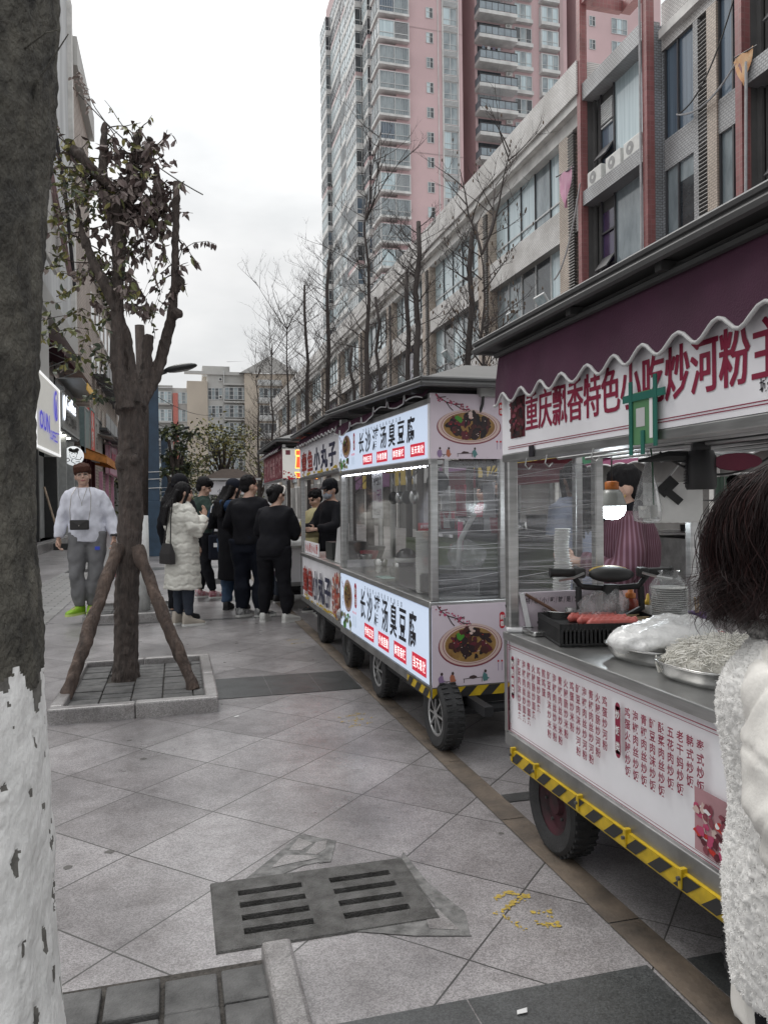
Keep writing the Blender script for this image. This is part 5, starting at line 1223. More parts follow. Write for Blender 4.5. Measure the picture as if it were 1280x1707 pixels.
# green paper held by tape (its code is left out)
GRC = M('green_card', (.09,.22,.10), .5, var=.1); TAPE = M('green_tape', (.02,.13,.10), .4, var=.1)
t = empty('payment_card', (1.325, 1.98, 1.60), 0, 'green and white payment card taped under the front cart sign', 'card'); mb = MB(); mb.box(-.004, -.002, -.062, .062, -.08, .075, GRC)
rect(mb, (-.004,.012,.0), EXF, Z_, .044, .055, M('pale_grey_print', (.5,.5,.5), .5, var=0), .001); rect(mb, (-.004,-.04,-.005), EXF, Z_, .016, .12, WHP, .001); text(mb, '收款', (-.004,-.033,.02), EXF, Z_, .012, .018, BLKP, .01, vertical=True); mb.build('card', t)
mb = MB()
for (y0, y1, z0, z1, d) in ((-.11, .1, .05, .072, .001), (.05, .066, -.11, .11, .002), (-.072, -.056, -.09, .115, .002), (-.01, .006, -.11, -.04, .002)): mb.box(-.007-d, -.005, y0, y1, z0, z1, TAPE)
mb.build('tape', t)
# menu board
mb = MB(); bx0, bx1, bz0, bz1 = .03, L1-.03, .402, .758
for (d, w_) in ((0, .003), (.010, .0018)):
    P = [(bx0+d,bz0+d),(bx1-d,bz0+d),(bx1-d,bz1-d),(bx0+d,bz1-d),(bx0+d,bz0+d)]; stroke(mb, P, w_, EXF, Z_, MAR, .001, F(0,0))
for (u, z) in ((.05,.42),(.05,.74),(2.25,.42),(2.25,.74)): stroke(mb, [(u-.012,z),(u+.012,z),(u+.012,z+.012),(u-.004,z+.012)], .002, EXF, Z_, MAR, .0012, F(0,0))
cols_ = '缸豆肉沫炒面条 泡椒肉丝炒面条 青椒肉丝炒面条 火腿肠炒面条 鸡蛋炒面条 煎鸡蛋 缸豆肉沫炒米粉 泡椒肉丝炒米粉 青椒肉丝炒米粉 火腿肠炒米粉 鸡蛋炒米粉 缸豆肉沫炒河粉 泡椒肉丝炒河粉 青椒肉丝炒河粉 火腿肠炒河粉 鸡蛋炒河粉'.split()
for i, s_ in enumerate(cols_): text(mb, s_, F(.128+i*.0432, .688), EXF, Z_, .031, .033, MAR, .022, vertical=True, step=.0362)
for i, s_ in enumerate('鸡蛋火腿炒饭 泡椒肉丝炒饭 青椒肉丝炒饭 缸豆肉沫炒饭 酸菜肉丝炒饭 五花肉炒饭 老干妈炒饭 韩式炒饭 泰式炒饭'.split()): text(mb, s_, F(.907+i*.0428, .684), EXF, Z_, .031, .033, MAR, .022, vertical=True, step=.0362)
for u, s_ in ((.082, '炒粉面类'), (.868, '炒饭类')):
    hh = .072 if len(s_) == 4 else .075
    rect(mb, F(u, .63), EXF, Z_, .026 if len(s_) == 4 else .03, .15, MAR, .001); disc(mb, F(u, .705), EXF, Z_, .013, .013, MAR, .001); disc(mb, F(u, .555), EXF, Z_, .013, .013, MAR, .001)
    text(mb, s_, F(u-.012, .672 if len(s_) == 4 else .665), EXF, Z_, .024, .03, WHP, .025, vertical=True, step=.036 if len(s_) == 4 else .05, lift=.0022)
mb.build('menu_lettering', c1)
mb = MB(); c_ = F(1.42, .50); rect(mb, c_, EXF, Z_, .36, .17, M('print_pale_pink', (.4,.22,.24), .5), .001)
for k in range(160): disc(mb, c_+EXF*rng.uniform(-.17,.17)+Z_*rng.uniform(-.08,.045), EXF, Z_, rng.uniform(.008,.018), rng.uniform(.006,.014), rng.choice([PNK, PLC, CHI, FD[2], WHP, PLO]), .0018+k*.00002, 7, wob=.4)
mb.build('menu_picture', c1)
mb = MB(); hazard(mb, (-.02, L1-.085, .288), (-.02, .05, .288), .046, .004, (-1,0,0), 1.3, .06)
for y_ in (L1-.1, L1-.31, L1-.64, L1-.93, L1-1.2, .6, .3): mb.bbox(-.026, -.004, y_-.008, y_+.008, .29, .345, HZY, .002); mb.lathe([(.006,-.034),(.006,-.026)], (0,y_,.318), FASC, 8, 'x')
mb.box(-.017, .02, .05, L1-.085, .28, .286, HZY); mb.box(-.018,.0,.05,L1-.085,.29,.334,HZY)
mb.build('hazard_strip', c1)
# far end: film-wrapped window, splash board with text
mb = MB()
for k, (dx, dy) in enumerate(((0,.002), (.0,-.018))): mb.poly([(.045,L1-.02+dy,.95),(.41,L1-.02+dy,.95),(.41,L1-.02+dy,1.52),(.045,L1-.02+dy,1.52)], WRAP)
for k in range(16):
    z0 = rng.uniform(.96,1.5); z1 = z0+rng.gauss(0,.03); mb.tube([(.03,L1-.045,z0),(.22,L1-.046,(z0+z1)/2+rng.gauss(0,.006)),(.43,L1-.045,z1)], rng.uniform(.0006,.0014), M('film_crease', (.6,.6,.62), .25), 4, caps=False)
mb.build('film_window', c1)
mb = MB(); mb.box(.03, .60, L1-.03, L1-.01, .81, .972, PANL); text(mb, '特色小吃就是来吃就来', (.08, L1-.03, .925), X_, Z_, .022, .026, BLKP, .012, step=.038)
for k in range(10): stroke(mb, [(.106+k*.038,.922),(.112+k*.038,.95)], .0015, X_, Z_, BLKP, .0015, (0,L1-.03,0))
text(mb, '长沙灌汤', (.13, L1-.03, .80), X_, Z_, .075, .085, BLKP, .02, step=.1)
mb.build('splash_board', c1)
mb = MB(); mb.box(.15, .62, L1+.004, L1+.36, .775, .81, STEELD); mb.build('end_shelf', c1)
mb = MB(); pass
for k in range(6): mb.tube([(.1+k*.13, .05, 1.545), (.1+k*.13, L1-.05, 1.54)], .007, STEEL, 6)
mb.build('ceiling_rack', c1)
mb = MB()
for (u, z) in ((.25,1.53), (.75,1.53), (.42,1.53)): mb = MB(); mb.tube([F(u,z,-.012), F(u,z-.03,-.02), F(u,z-.045,-.005), F(u,z-.03,.01)], .0028, STEEL, 6); mb.build('hook', c1)
mb = MB(); mb.bbox(-.02,-.008, L1-.31, L1-.28, 1.53, 1.575, BLKP, .003); mb.build('bulldog_clip', c1)
# ------------------------------------------------ cart 2 (lit signs)
L2 = 2.18
c2 = cart_frame('food_cart', 'second food cart with lit blue-white signs and plate posters on its end', (1.33, 3.985, 0), L2, (R(.7),0,R(1.2)), sz=(1.60,1.90), cz=.82, pz=(.352,.785), ez=2.02, tilt=.03, wheels=(.05, 1.22), sign_mat=PANW, cdepth=W_CART)
E2 = lambda u, z, x=-.0045: Vector((x, L2-u, z))
def lit(mb, z0, z1):
    H_ = z1-z0; c0 = lambda u, q: E2(u, z0+H_*q, -.0065)
    text(mb, '长沙灌汤臭豆腐', c0(.62+.03, .36), EXF, Z_, .15, H_*.54, BLKL, .014, song=.022, step=.19, shear=.05)
    text(mb, '不能吃的小吃就是来吃臭豆腐', c0(.78, .86), EXF, Z_, .032, H_*.09, BLKL, .0, step=.072)
    for i, s_ in enumerate(('传统正宗','外焦里嫩','鲜而香辣','当天现做')):
        u = .78+i*.362; rect(mb, c0(u+.12, .19), EXF, Z_, .25, H_*.25, REDL, .0015); text(mb, s_, c0(u+.012, .115), EXF, Z_, .05, H_*.16, WHL, .015, step=.056, lift=.0025)
    plate(mb, c0(.27, .64), EXF, Z_, .14, H_*.30, 30); seal(mb, c0(.52, .70), EXF, Z_, H_*.44)
    blossom(mb, c0(.03, .72), EXF, Z_, .12, H_*.26)
    for k in range(26): disc(mb, c0(rng.uniform(.03,.36), rng.uniform(.02,.26)), EXF, Z_, rng.uniform(.012,.04), rng.uniform(.01,.03), rng.choice([M('print_olive', (.16,.18,.07), .5, var=0), GRNP, BRNP, M('print_sand', (.4,.36,.22), .5, var=0)]), .0018+k*.00003, 7, wob=.4)
    text(mb, '好吃', c0(.08,.5), EXF, Z_, .04, H_*.1, NVP, .0, vertical=True)
    for k in range(3): disc(mb, c0(.44+k*.04,.38), EXF, Z_, .008, .01, REDL, .002, 8); stroke(mb, [(0,0),(0,-H_*.2)], .004, EXF, Z_, TEAL, .0015, c0(.44+k*.04,.32))
mb = MB(); mb.box(-.006, -.0042, .03, L2-.01, 1.605, 1.895, LBOX); lit(mb, 1.605, 1.895); mb.build('lit_sign', c2)
mb = MB(); mb.box(-.006, -.001, .025, L2-.01, .36, .778, LBOX); lit(mb, .36, .778); mb.build('lit_panel', c2)
def poster(mb, z0, z1, y_=-.004):
    mb.box(.0, .455, y_-.004, y_, z0, z1, PANL); P = lambda x, q: Vector((x, y_-.004, z0+(z1-z0)*q)); H_ = z1-z0
    plate(mb, P(.225, .50), X_, Z_, .19, H_*.27, 70); blossom(mb, P(.03, .74), X_, Z_, .2, H_*.26); seal(mb, P(.415, .78), X_, Z_, H_*.2); folk(mb, P(.05, .03), X_, Z_, H_*.16)
    for k in range(3): disc(mb, P(.39+k*.022,.27), X_, Z_, .006, .006, REDP, .001, 8); stroke(mb, [(0,0),(0,-H_*.1)], .003, X_, Z_, LIL, .001, P(.39+k*.022,.25))
mb = MB(); poster(mb, 1.60, 1.955); mb.build('upper_poster', c2); mb = MB(); poster(mb, .352, .80); mb.build('lower_poster', c2)
mb = MB(); hazard(mb, (0,-.006,.29), (.93,-.006,.29), .055, .004, (0,-1,0), 1.0, .07); hazard(mb, (-.012,.4,.29), (-.012,0,.29), .05, .004, (-1,0,0), 1.0, .07); mb.build('hazard_strip', c2)
aw = awning(c2, L2, 1.985, 1.925, .01, -.03, torn=True, y0=.05)
mb = MB(); mb.box(.46, .90, .0, .02, .352, .76, PANL); mb.box(.46,.9,.0,.02,1.62,1.95, SOFF); mb.build('end_panel', c2)
mb = MB(); mb.poly([(.02,.05,.83),(.02,L2-.05,.83),(.02,L2-.05,1.56),(.02,.05,1.56)], GLASS); mb.build('glass_pane', c2)
mb = MB()
for dy in (.0, .018): mb.poly([(.045,.02+dy,.82),(.41,.02+dy,.82),(.41,.02+dy,1.59),(.045,.02+dy,1.59)], WRAP)
for k in range(14):
    z0 = rng.uniform(.86,1.58); z1 = z0+rng.gauss(0,.035); mb.tube([(.03,-.006,z0),(.22,-.007,(z0+z1)/2+rng.gauss(0,.008)),(.44,-.006,z1)], rng.uniform(.0006,.0015), M('film_crease'), 4, caps=False)
mb.build('film_window', c2)
mb = MB()
for k in range(26): mb.ell((.03, .1+k*.08, 1.567), (.008,.02,.008), M('led_strip', (.9,.92,1), .3, var=0, emit=8), 6, 4)
mb.build('led_strip', c2)
mb = MB(); mb.bbox(.42,.62,-.03,.0,1.955,2.0, M('grey_junction_box', (.33,.33,.32), .5), .006); mb.bbox(.28,.40,-.04,.02,1.94,2.01, M('grey_junction_box'), .008); mb.tube([(.30,-.03,1.95),(.3,-.02,1.9),(.29,0,1.85)], .008, WIRE, 6); mb.build('junction_box', c2)
# ------------------------------------------------ cart 3 (octopus balls)
L3 = 2.26
c3 = cart_frame('food_cart', 'third food cart with octopus ball signs in red and navy characters', (1.33, 6.24, 0), L3, (0,0,0), sz=(1.67,1.99), cz=.84, pz=(.365,.80), ez=2.13, wheels=(.06, 1.27), rim=RIMK, spokes=0, cdepth=W_CART)
E3 = lambda u, z, x=-.0045: Vector((x, L3-u, z))
OUT = M('sign_outline_pale', (.6,.45,.35), .5, var=0)
def octo(mb, z0, H_, w_, st, u0, extra=False):
    for i, ch in enumerate('章鱼小丸子'):
        text(mb, ch, E3(u0+i*st, z0+H_*.1), EXF, Z_, w_, H_*.72, M('brick_red_print', (.3,.03,.02), .5, var=0) if i < 2 else NVP, .03, song=.03)
    for k in range(20): disc(mb, E3(u0+rng.uniform(0,1.9), z0+H_*rng.uniform(.0,.08)), EXF, Z_, .05, .012, HZY, .0012+k*.00002, 8, wob=.3)
    if extra:
        for k in range(60): disc(mb, E3(L3-.34+rng.uniform(-.14,.17), z0+H_*rng.uniform(.05,.92)), EXF, Z_, rng.uniform(.02,.05), rng.uniform(.015,.035), rng.choice([M('print_octopus', (.4,.08,.05), .5, var=0), M('print_octopus_dark', (.22,.04,.03), .5, var=0), OUT]), .0015+k*.00003, 8, wob=.35)
mb = MB(); octo(mb, 1.67, .32, .33, .385, .14); mb.build('sign_lettering', c3)
mb = MB(); octo(mb, .37, .42, .28, .315, .14, True); mb.build('panel_lettering', c3)
awning(c3, L3, 2.09, 1.99, .01, -.05, .014, .16)
mb = MB(); mb.box(-.004,.45,-.012,-.004,.33,.9,PANW); mb.box(-.004,.45,-.012,-.004,1.62,2.03,PANW); mb.box(-.004,.45,-.013,-.0125,1.62,1.64,HZY)
for k in range(3):
    for j in range(3): disc(mb, (.03,-.0125,1.95-k*.12+j*.01), X_, Z_, .035, .014, M('print_octopus'), .001+j*.001, 9, wob=.2)
for k in range(10): stroke(mb, [(rng.uniform(0,.12),rng.uniform(0,.1)) for q in range(3)], .006, X_, Z_, BRNP, .001, (.02,-.0125,.72))
mb.build('end_panel', c3)
mb = MB(); mb.tube([(-.02,.06,.45),(.1,-.12,.42)], .05, M('grey_plastic_pipe'), 10); mb.build('exhaust_pipe', c3)
# ------------------------------------------------ cart 4
L4 = 2.15
c4 = cart_frame('food_cart', 'fourth food cart with dark red signs and a glowing red character on its end', (1.33, 9.97, 0), L4, (0,0,0), sz=(1.72,2.09), cz=.84, pz=(.365,.80), ez=2.22, wheels=(.25, 1.4), rim=RIMK, spokes=0, cdepth=W_CART, sign_mat=M('dark_red_sign', (.20,.035,.05), .5))
E4 = lambda u, z, x=-.0045: Vector((x, L4-u, z))
mb = MB()
for i in range(6): text(mb, '铁板鱿鱼烧烤'[i], E4(.12+i*.34, 1.75), EXF, Z_, .27, .30, M('faint_pink_print', (.45,.25,.25), .5, var=0), .03)
mb.build('sign_lettering', c4)
mb = MB(); mb.box(-.006,-.001,.02,L4-.02,.37,.79, M('dark_red_sign')); [text(mb, '铁板鱿鱼烧烤'[i], E4(.12+i*.34, .43, -.0075), EXF, Z_, .27, .30, WHP, .03) for i in range(6)]; mb.build('panel_lettering', c4)
GLO = M('glowing_red_letters', (.7,.05,.02), .4, var=0, emit=1.6, ecol=(.9,.035,.012)); GLY = M('glowing_yellow_edge', (.8,.5,.1), .4, var=0, emit=1.0, ecol=(.9,.5,.08))
mb = MB(); mb.box(.0,.46,-.02,-.004,1.71,2.10,M('lit_white_sign_face')); text(mb, '张', (.16,-.02,1.735), X_, Z_, .32, .36, GLY, .07, lift=.002); text(mb, '张', (.16,-.02,1.735), X_, Z_, .32, .36, GLO, .045, lift=.004)
rect(mb, (.07,-.02,2.05), X_, Z_, .06, .06, PLO, .001); 
for k in range(50): disc(mb, (rng.uniform(.01,.45),-.02,1.71+.10*rng.random()**2), X_, Z_, rng.uniform(.006,.02), rng.uniform(.006,.016), REDP, .0012+k*.00002, 7, wob=.4)
mb.build('lit_end_sign', c4)
awning(c4, L4, 2.17, 2.08, .01, -.06, .014, .16)
# ------------------------------------------------ far cart
t = empty('food_cart', (1.98, 29.4, 0), R(-2), 'far food cart with a brown hipped roof and a white sign, facing down the street', 'food cart')
mb = MB(); mb.box(-.8,.8,0,2.2,.45,1.02,PANW); mb.bbox(-.84,.84,-.03,2.2,1.02,1.07,STEEL,.01); mb.build('cabinet', t)
for x in (-.8,.75):
    for y_ in (0, 2.1): mb = MB(); mb.box(x,x+.06,y_,y_+.06,1.07,2.4,STEELD); mb.build('post', t)
mb = MB(); mb.box(-.8,.8,-.03,.02,1.83,2.32,PANW); text(mb, '小米雪家米线', (-.5,-.03,1.88), X_, Z_, .16, .17, NVP, .01, step=.19); disc(mb, (.0,-.03,2.12), X_, Z_, .18, .16, M('plum_logo', (.10,.02,.05), .5, var=0), .002, 20, 0, math.pi); disc(mb, (.0,-.03,2.12), X_, Z_, .07, .06, ORP, .004, 14, 0, math.pi)
text(mb, '小吃', (.5,-.03,2.2), X_, Z_, .09, .08, BLKP, .02); mb.build('sign', t)
mb = MB(); mb.box(-.82,.82,-.01,.0,.5,1.0,PANW)
for k in range(2): disc(mb, (.1,-.012,.86-k*.26), X_, Z_, .14, .12, FD[2], .002, 18); disc(mb, (.1,-.012,.86-k*.26), X_, Z_, .09, .07, CHI, .004, 12)
mb.build('front_panel', t)
mb = MB(); BRF = M('brown_roof_sheet', (.075,.058,.05), .9, var=.2, spec=.15)
e = [(-1.1,-.2,2.42),(1.1,-.2,2.42),(1.1,2.5,2.42),(-1.1,2.5,2.42)]; r_ = [(-.3,.75,2.82),(.3,.75,2.82),(.3,1.4,2.82),(-.3,1.4,2.82)]
for i in range(4): j = (i+1) % 4; mb.poly([e[i],e[j],r_[j],r_[i]], BRF)
mb.poly(r_, BRF); mb.poly(e[::-1], SOFF); mb.box(-1.1,1.1,-.21,-.19,2.36,2.43,TRIM); mb.build('roof', t)
mb = MB(); mb.box(-.7,.7,.1,2.1,.3,.45,DARKIN); mb.build('chassis', t)
for x in (-.7,.7):
    for y_ in (.4, 1.7): wheel(t, x, y_, .22, .14, RIMK)
# ================================================================ people
SKIN = M('skin', (.46,.29,.22), .5, var=.08, scale=9, bump=.05); LIPS = M('lips', (.32,.12,.11), .45, var=0); EYE = M('eye_dark', (.02,.014,.012), .3, var=0)
HAIRK = M('black_hair', (.008,.007,.008), .65, spec=.2, var=.4, scale=30, stretch=(6,6,.5), bump=.6, bscale=40); HAIRB = M('dark_brown_hair', (.05,.022,.014), .45, var=.4, scale=30, stretch=(6,6,.5), bump=.6, bscale=40)
def cloth(name, col, rough=.85, **k): return M(name, col, rough, var=k.get('var', .1), scale=12, bump=.3, bscale=300, sheen=k.get('sheen', 0), spec=.25)
def ring_ell(c, rx, ry, n=20, up=None):
    return [(c[0]+rx*math.cos(2*math.pi*k/n), c[1]+ry*math.sin(2*math.pi*k/n), c[2]) for k in range(n)]
class Fig:
    def __init__(s, name, label, loc, h, rz, pose=None, build=1.0, lean=(0,0), head=(0,0,0), cat='person', group=None):
        s.t = empty('person', loc, R(rz), label, cat, group); s.S = h/1.70; s.b = build; s.lean = lean
        J = {}
        for q, sx in (('L', -1), ('R', 1)):
            J['ankle'+q] = (sx*.095,-.03,.08); J['knee'+q] = (sx*.1,.015,.48); J['hip'+q] = (sx*.09*build,0,.88); J['toe'+q] = (sx*.115,.12,.035)
            J['sh'+q] = (sx*.162*(.4+.6*build),-.01,1.365); J['el'+q] = (sx*.225*build,-.04,1.10); J['wr'+q] = (sx*.235*build,.04,.865); J['fing'+q] = (0,.25,-1); J['curl'+q] = .5
        J['head'] = (0,.025,1.585)
        for k, v in (pose or {}).items(): J[k] = v
        s.J = J; s.hr = Euler((R(head[0]), R(head[1]), R(head[2]))).to_matrix()
    def p(s, k):
        v = s.J[k] if isinstance(k, str) else k
        d = max(0, v[2]-.92)
        if isinstance(k, str) and (k.startswith(('ankle','knee','hip','toe'))): d = 0
        return Vector((v[0]+s.lean[0]*d, v[1]+s.lean[1]*d, v[2]-.5*(s.lean[0]**2+s.lean[1]**2)*d))*s.S
    def torso(s, mb, pad, z0, mat, flare=0, top=1.452, waist=1.0, hemr=None):
        b = s.b; zs = [(.80,.15,.115),(.90,.165,.125),(1.0,.158,.118),(1.08,.148,.11),(1.2,.158,.118),(1.3,.172,.118),(1.37,.168,.105),(1.42,.13,.088),(1.455,.08,.07),(1.475,.066,.064)]
        rg = []
        def at(z):
            if z <= zs[0][0]: return zs[0][1], zs[0][2]
            for a, c in zip(zs[:-1], zs[1:]):
                if a[0] <= z <= c[0]: f = (z-a[0])/(c[0]-a[0]); return a[1]+(c[1]-a[1])*f, a[2]+(c[2]-a[2])*f
            return zs[-1][1:]
        n = 14
        for i in range(n+1):
            z = z0+(top-z0)*i/n; rx, ry = at(z); k = 1 if z > 1.4 else b
            fl_ = flare*max(0, 1.0-z); cut = pad*(1 if z < 1.36 else .75)
            c = s.p((0,-.005,z)); S = s.S
            rg.append(ring_ell(c, (rx*k+cut+fl_)*S, (ry*(1+(k-1)*1.5)+cut+fl_)*S))
        mb.rings(rg, mat)
    def leg(s, mb, q, pad, mat, z1=.1, cuff=None, mul=1):
        S = s.S; h, k, a = s.p('hip'+q), s.p('knee'+q), s.p('ankle'+q); b = s.b
        e = k.lerp(a, min(1, max(0, (.48-z1)/.40)))
        mb.tube([h+Z_*.06*S, h.lerp(k,.3), h.lerp(k,.7), k, k.lerp(e,.35), k.lerp(e,.75), e], [(.098*b+pad)*S, (.092*b+pad)*S, (.07*b+pad)*S, (.058*b+pad)*S, (.058*b+pad*mul)*S, (.043*b+pad*mul)*S, ((.036*b+pad*mul) if cuff is None else cuff)*S], mat, 16)
    def arm(s, mb, q, pad, mat, end=1.0, mul=1):
        S = s.S; a, e, w_ = s.p('sh'+q), s.p('el'+q), s.p('wr'+q); b = (s.b+1)/2
        w2 = e.lerp(w_, end); c = s.p((0,0,1.40))
        mb.tube([a.lerp(c,.5), a, a.lerp(e,.4), a.lerp(e,.85), e, e.lerp(w2,.4), e.lerp(w2,.85), w2], [(.046*b+pad*.8)*S, (.053*b+pad*.8)*S, (.05*b+pad)*S, (.046*b+pad)*S, (.046*b+pad)*S, (.042*b+pad*mul)*S, (.033*b+pad*mul)*S, (.03*b+pad*mul*.8)*S], mat, 14)
    def hand(s, mb, q, mat):
        S = s.S; w_, e = s.p('wr'+q), s.p('el'+q); d = Vector(s.J['fing'+q]).normalized(); sx = -1 if q == 'L' else 1
        f = (w_-e).normalized(); nrm = Vector(s.J.get('palm'+q, (-sx,0,0))); nrm = (nrm-d*nrm.dot(d)).normalized(); sd = d.cross(nrm)
        th = Vector((0,1,0)); sd = sd if sd.dot(Vector(s.J.get('thumb'+q, (0,1,.2)))) > 0 else -sd
        pc = w_+d*.05*S
        mb.tube([w_-f*.02*S, w_+d*.02*S, w_+d*.055*S, w_+d*.088*S], [.026*S,.03*S,.037*S,.034*S], mat, 10, sq=.45 if True else 1)
        for k in range(4):
            b0 = w_+d*.08*S+sd*(.028-.0185*k)*S; l_ = (.070,.078,.073,.058)[k]*S; cu = s.J['curl'+q]*(1+.12*k)
            pts = [b0]; dd = d.copy()
            for j in range(3):
                dd = (dd*math.cos(cu*.6)+nrm*math.sin(cu*.6)).normalized(); nrm2 = nrm; pts.append(pts[-1]+dd*l_*(.45,.32,.25)[j])
                nrm = (nrm-dd*nrm.dot(dd)).normalized()
            nrm = Vector(s.J.get('palm'+q, (-sx,0,0))); nrm = (nrm-d*nrm.dot(d)).normalized()
            mb.tube(pts, [.0095*S,.009*S,.0085*S,.007*S], mat, 8)
        b0 = w_+d*.03*S+sd*.03*S
        mb.tube([b0, b0+(d*.6+sd*.7+nrm*.3)*.032*S, b0+(d*.95+sd*.6+nrm*.5)*.058*S], [.013*S,.011*S,.0085*S], mat, 8)
    def body(s, vox=.009, mask=False):
        S = s.S; mb = MB(); hc = s.p('head'); H_ = lambda x, y_, z: hc+s.hr @ (Vector((x, y_, z))*S); rot = s.hr
        mb.mi(SKIN); mb.mi(LIPS); mb.mi(EYE)
        s.torso(mb, -.01, .80, SKIN)
        for q in 'LR':
            s.leg(mb, q, -.006, SKIN); s.arm(mb, q, -.008, SKIN); s.hand(mb, q, SKIN)
            a, to = s.p('ankle'+q), s.p('toe'+q); mb.tube([a-Z_*.02*S, a.lerp(to,.5), to], [.036*S,.034*S,.026*S], SKIN, 10)
        mb.tube([s.p((0,-.012,1.42)), hc-Z_*.05*S], [.056*S*s.b, .052*S*s.b], SKIN, 14)
        bw = .5+.5*s.b
        mb.ell(H_(0,-.012,.025), (.076*S*bw,.095*S,.098*S), SKIN, 18, 12, rot); mb.ell(H_(0,.02,-.035), (.064*S*s.b,.074*S,.082*S), SKIN, 16, 10, rot); mb.ell(H_(0,.062,-.088), (.032*S*s.b,.028*S,.024*S), SKIN, 12, 8, rot)
        mb.tube([H_(0,.088,.018), H_(0,.104,-.018), H_(0,.112,-.03)], [.009*S,.012*S,.014*S], SKIN, 8); mb.ell(H_(0,.082,.03), (.05*S,.015*S,.012*S), SKIN, 10, 6, rot); mb.ell(H_(0,.088,-.06), (.024*S,.014*S,.013*S), SKIN, 10, 6, rot)
        for sx in (-1, 1): mb.ell(H_(sx*.078*bw,-.005,-.012), (.012*S,.022*S,.034*S), SKIN, 8, 6, rot); mb.ell(H_(sx*.04*s.b,.06,-.035), (.028*S,.028*S,.026*S), SKIN, 8, 6, rot)
        inv_ = rot.inverted(); iv = np.array([list(r_) for r_ in inv_]); hcn = np.array(hc)
        def rec(pc):
            q = (pc-hcn) @ iv.T / S; m = np.zeros(len(pc), 'i')
            for sx in (-1, 1):
                m[((q[:,0]-sx*.033)**2/.017**2+(q[:,2]-.005)**2/.0075**2 < 1) & (q[:,1] > .05)] = 2
                m[((q[:,0]-sx*.034)**2/.022**2+(q[:,2]-.028+.15*abs(q[:,0]-sx*.02)*0)**2/.005**2 < 1) & (q[:,1] > .05)] = 2
            m[((q[:,0])**2/.026**2+(q[:,2]+.062)**2/.009**2 < 1) & (q[:,1] > .07)] = 1
            return m
        s.bodyo = cook(mb, 'body', vox, 3, s.t, None, rec); s.H = H_; return s.bodyo
    def garment(s, name, fn, mat, vox=.013, smooth=5, fold=.006, k=26, kz=20, seed=0, disp=None):
        fold *= 1.5
        mb = MB(); mb.mi(mat); fn(mb)
        f = disp or (lambda p: clampn(p, (k,k,kz), 0, fold, seed)+clampn(p, (k*2.3,k*2.3,kz*2.1), 0, fold*.4, seed+3))
        return cook(mb, name, vox, smooth, s.t, f)
    def shoes(s, mat, sole, high=0):
        for q in 'LR':
            S = s.S; a, to = s.p('ankle'+q), s.p('toe'+q); d = (to-a); d.z = 0; d.normalize(); sd = Vector((-d.y, d.x, 0)); base = Vector((a.x, a.y, a.z-.08*S)); mb = MB()
            rg = []
            for (t_, w_, z0, z1) in ((-.065,.030,0,.07), (-.055,.036,0,.105+high), (.0,.040,0,.10+high), (.05,.043,0,.085), (.11,.047,0,.06), (.16,.044,0,.048), (.195,.03,.004,.036), (.205,.012,.01,.025)):
                n = 12; ring = []
                for k_ in range(n):
                    an = 2*math.pi*k_/n; zz = (z0+z1)/2+(z1-z0)/2*max(-1, min(1, 1.25*math.sin(an))); ring.append(base+(d*t_+sd*w_*max(-1, min(1, 1.2*math.cos(an))))*S+Z_*(zz+.012)*S)
                rg.append(ring)
            mb.rings(rg, mat)
            o = mb.build('shoe', s.t, smooth=True)
            mb = MB(); rg = []
            for (t_, w_) in ((-.072,.02), (-.062,.038), (.0,.043), (.06,.047), (.12,.05), (.17,.046), (.205,.028), (.213,.012)):
                P = base+d*t_*S; rg.append([P+sd*w_*S, P+sd*w_*S+Z_*.026*S, P-sd*w_*S+Z_*.026*S, P-sd*w_*S])
            mb.rings(rg, sole); mb.build('sole', o)
    def hair(s, mat, kind='short', seed=0, name='hair'):
        S = s.S; H_ = s.H; rot = s.hr; r_ = random.Random(seed); mb = MB()
        if kind in ('short', 'fringe'):
            mb.ell(H_(0,-.020,.05 if kind == 'short' else .06), ((.088 if kind == 'short' else .097)*S,.104*S,.098*S), mat, 18, 12, rot); mb.ell(H_(0,-.055,-.01), (.072*S,.06*S,.07*S), mat, 14, 9, rot)
            for k in range(46):
                a = r_.uniform(0, 6.28); e = r_.uniform(.15, 1.4); p0 = H_(.08*math.cos(a)*math.cos(e), -.02+.095*math.sin(a)*math.cos(e), .045+.09*math.sin(e)); d = rot @ Vector((math.cos(a)*.4, math.sin(a)*.4+(.5 if kind == 'fringe' else 0), .3))
                mb.tube([p0, p0+d*.02*S, p0+(d-Vector((0,0,.5)))*.045*S], [.016*S,.013*S,.006*S], mat, 6)
            if kind == 'fringe':
                for k in range(15):
                    x = -.062+.124*k/14; mb.tube([H_(x,.05,.115), H_(x*1.15,.094,.082), H_(x*1.2+.006,.102,.034+.012*math.sin(k*1.7))], [.026*S,.021*S,.011*S], mat, 6)
        elif kind in ('long', 'bun'):
            mb.ell(H_(0,-.02,.035), (.088*S,.105*S,.102*S), mat, 18, 12, rot); mb.ell(H_(0,-.06,-.04), (.078*S,.06*S,.09*S), mat, 14, 9, rot)
            if kind == 'long':
                for k in range(26):
                    x = -.085+.17*k/25; z1 = -.36+r_.uniform(-.06,.04); yy = -.09+.03*math.cos(x*20)
                    mb.tube([H_(x*.8,yy,.02), H_(x,yy-.04,-.1), H_(x*1.1,yy-.105,-.2), H_(x*1.15+r_.uniform(-.02,.02),yy-.12,z1)], [.03*S,.03*S,.028*S,.008*S], mat, 7)
                for sx in (-1, 1): mb.tube([H_(sx*.07,.03,.07), H_(sx*.085,.02,-.02), H_(sx*.09,-.01,-.12), H_(sx*.1,-.03,-.25)], [.02*S,.022*S,.02*S,.01*S], mat, 7)
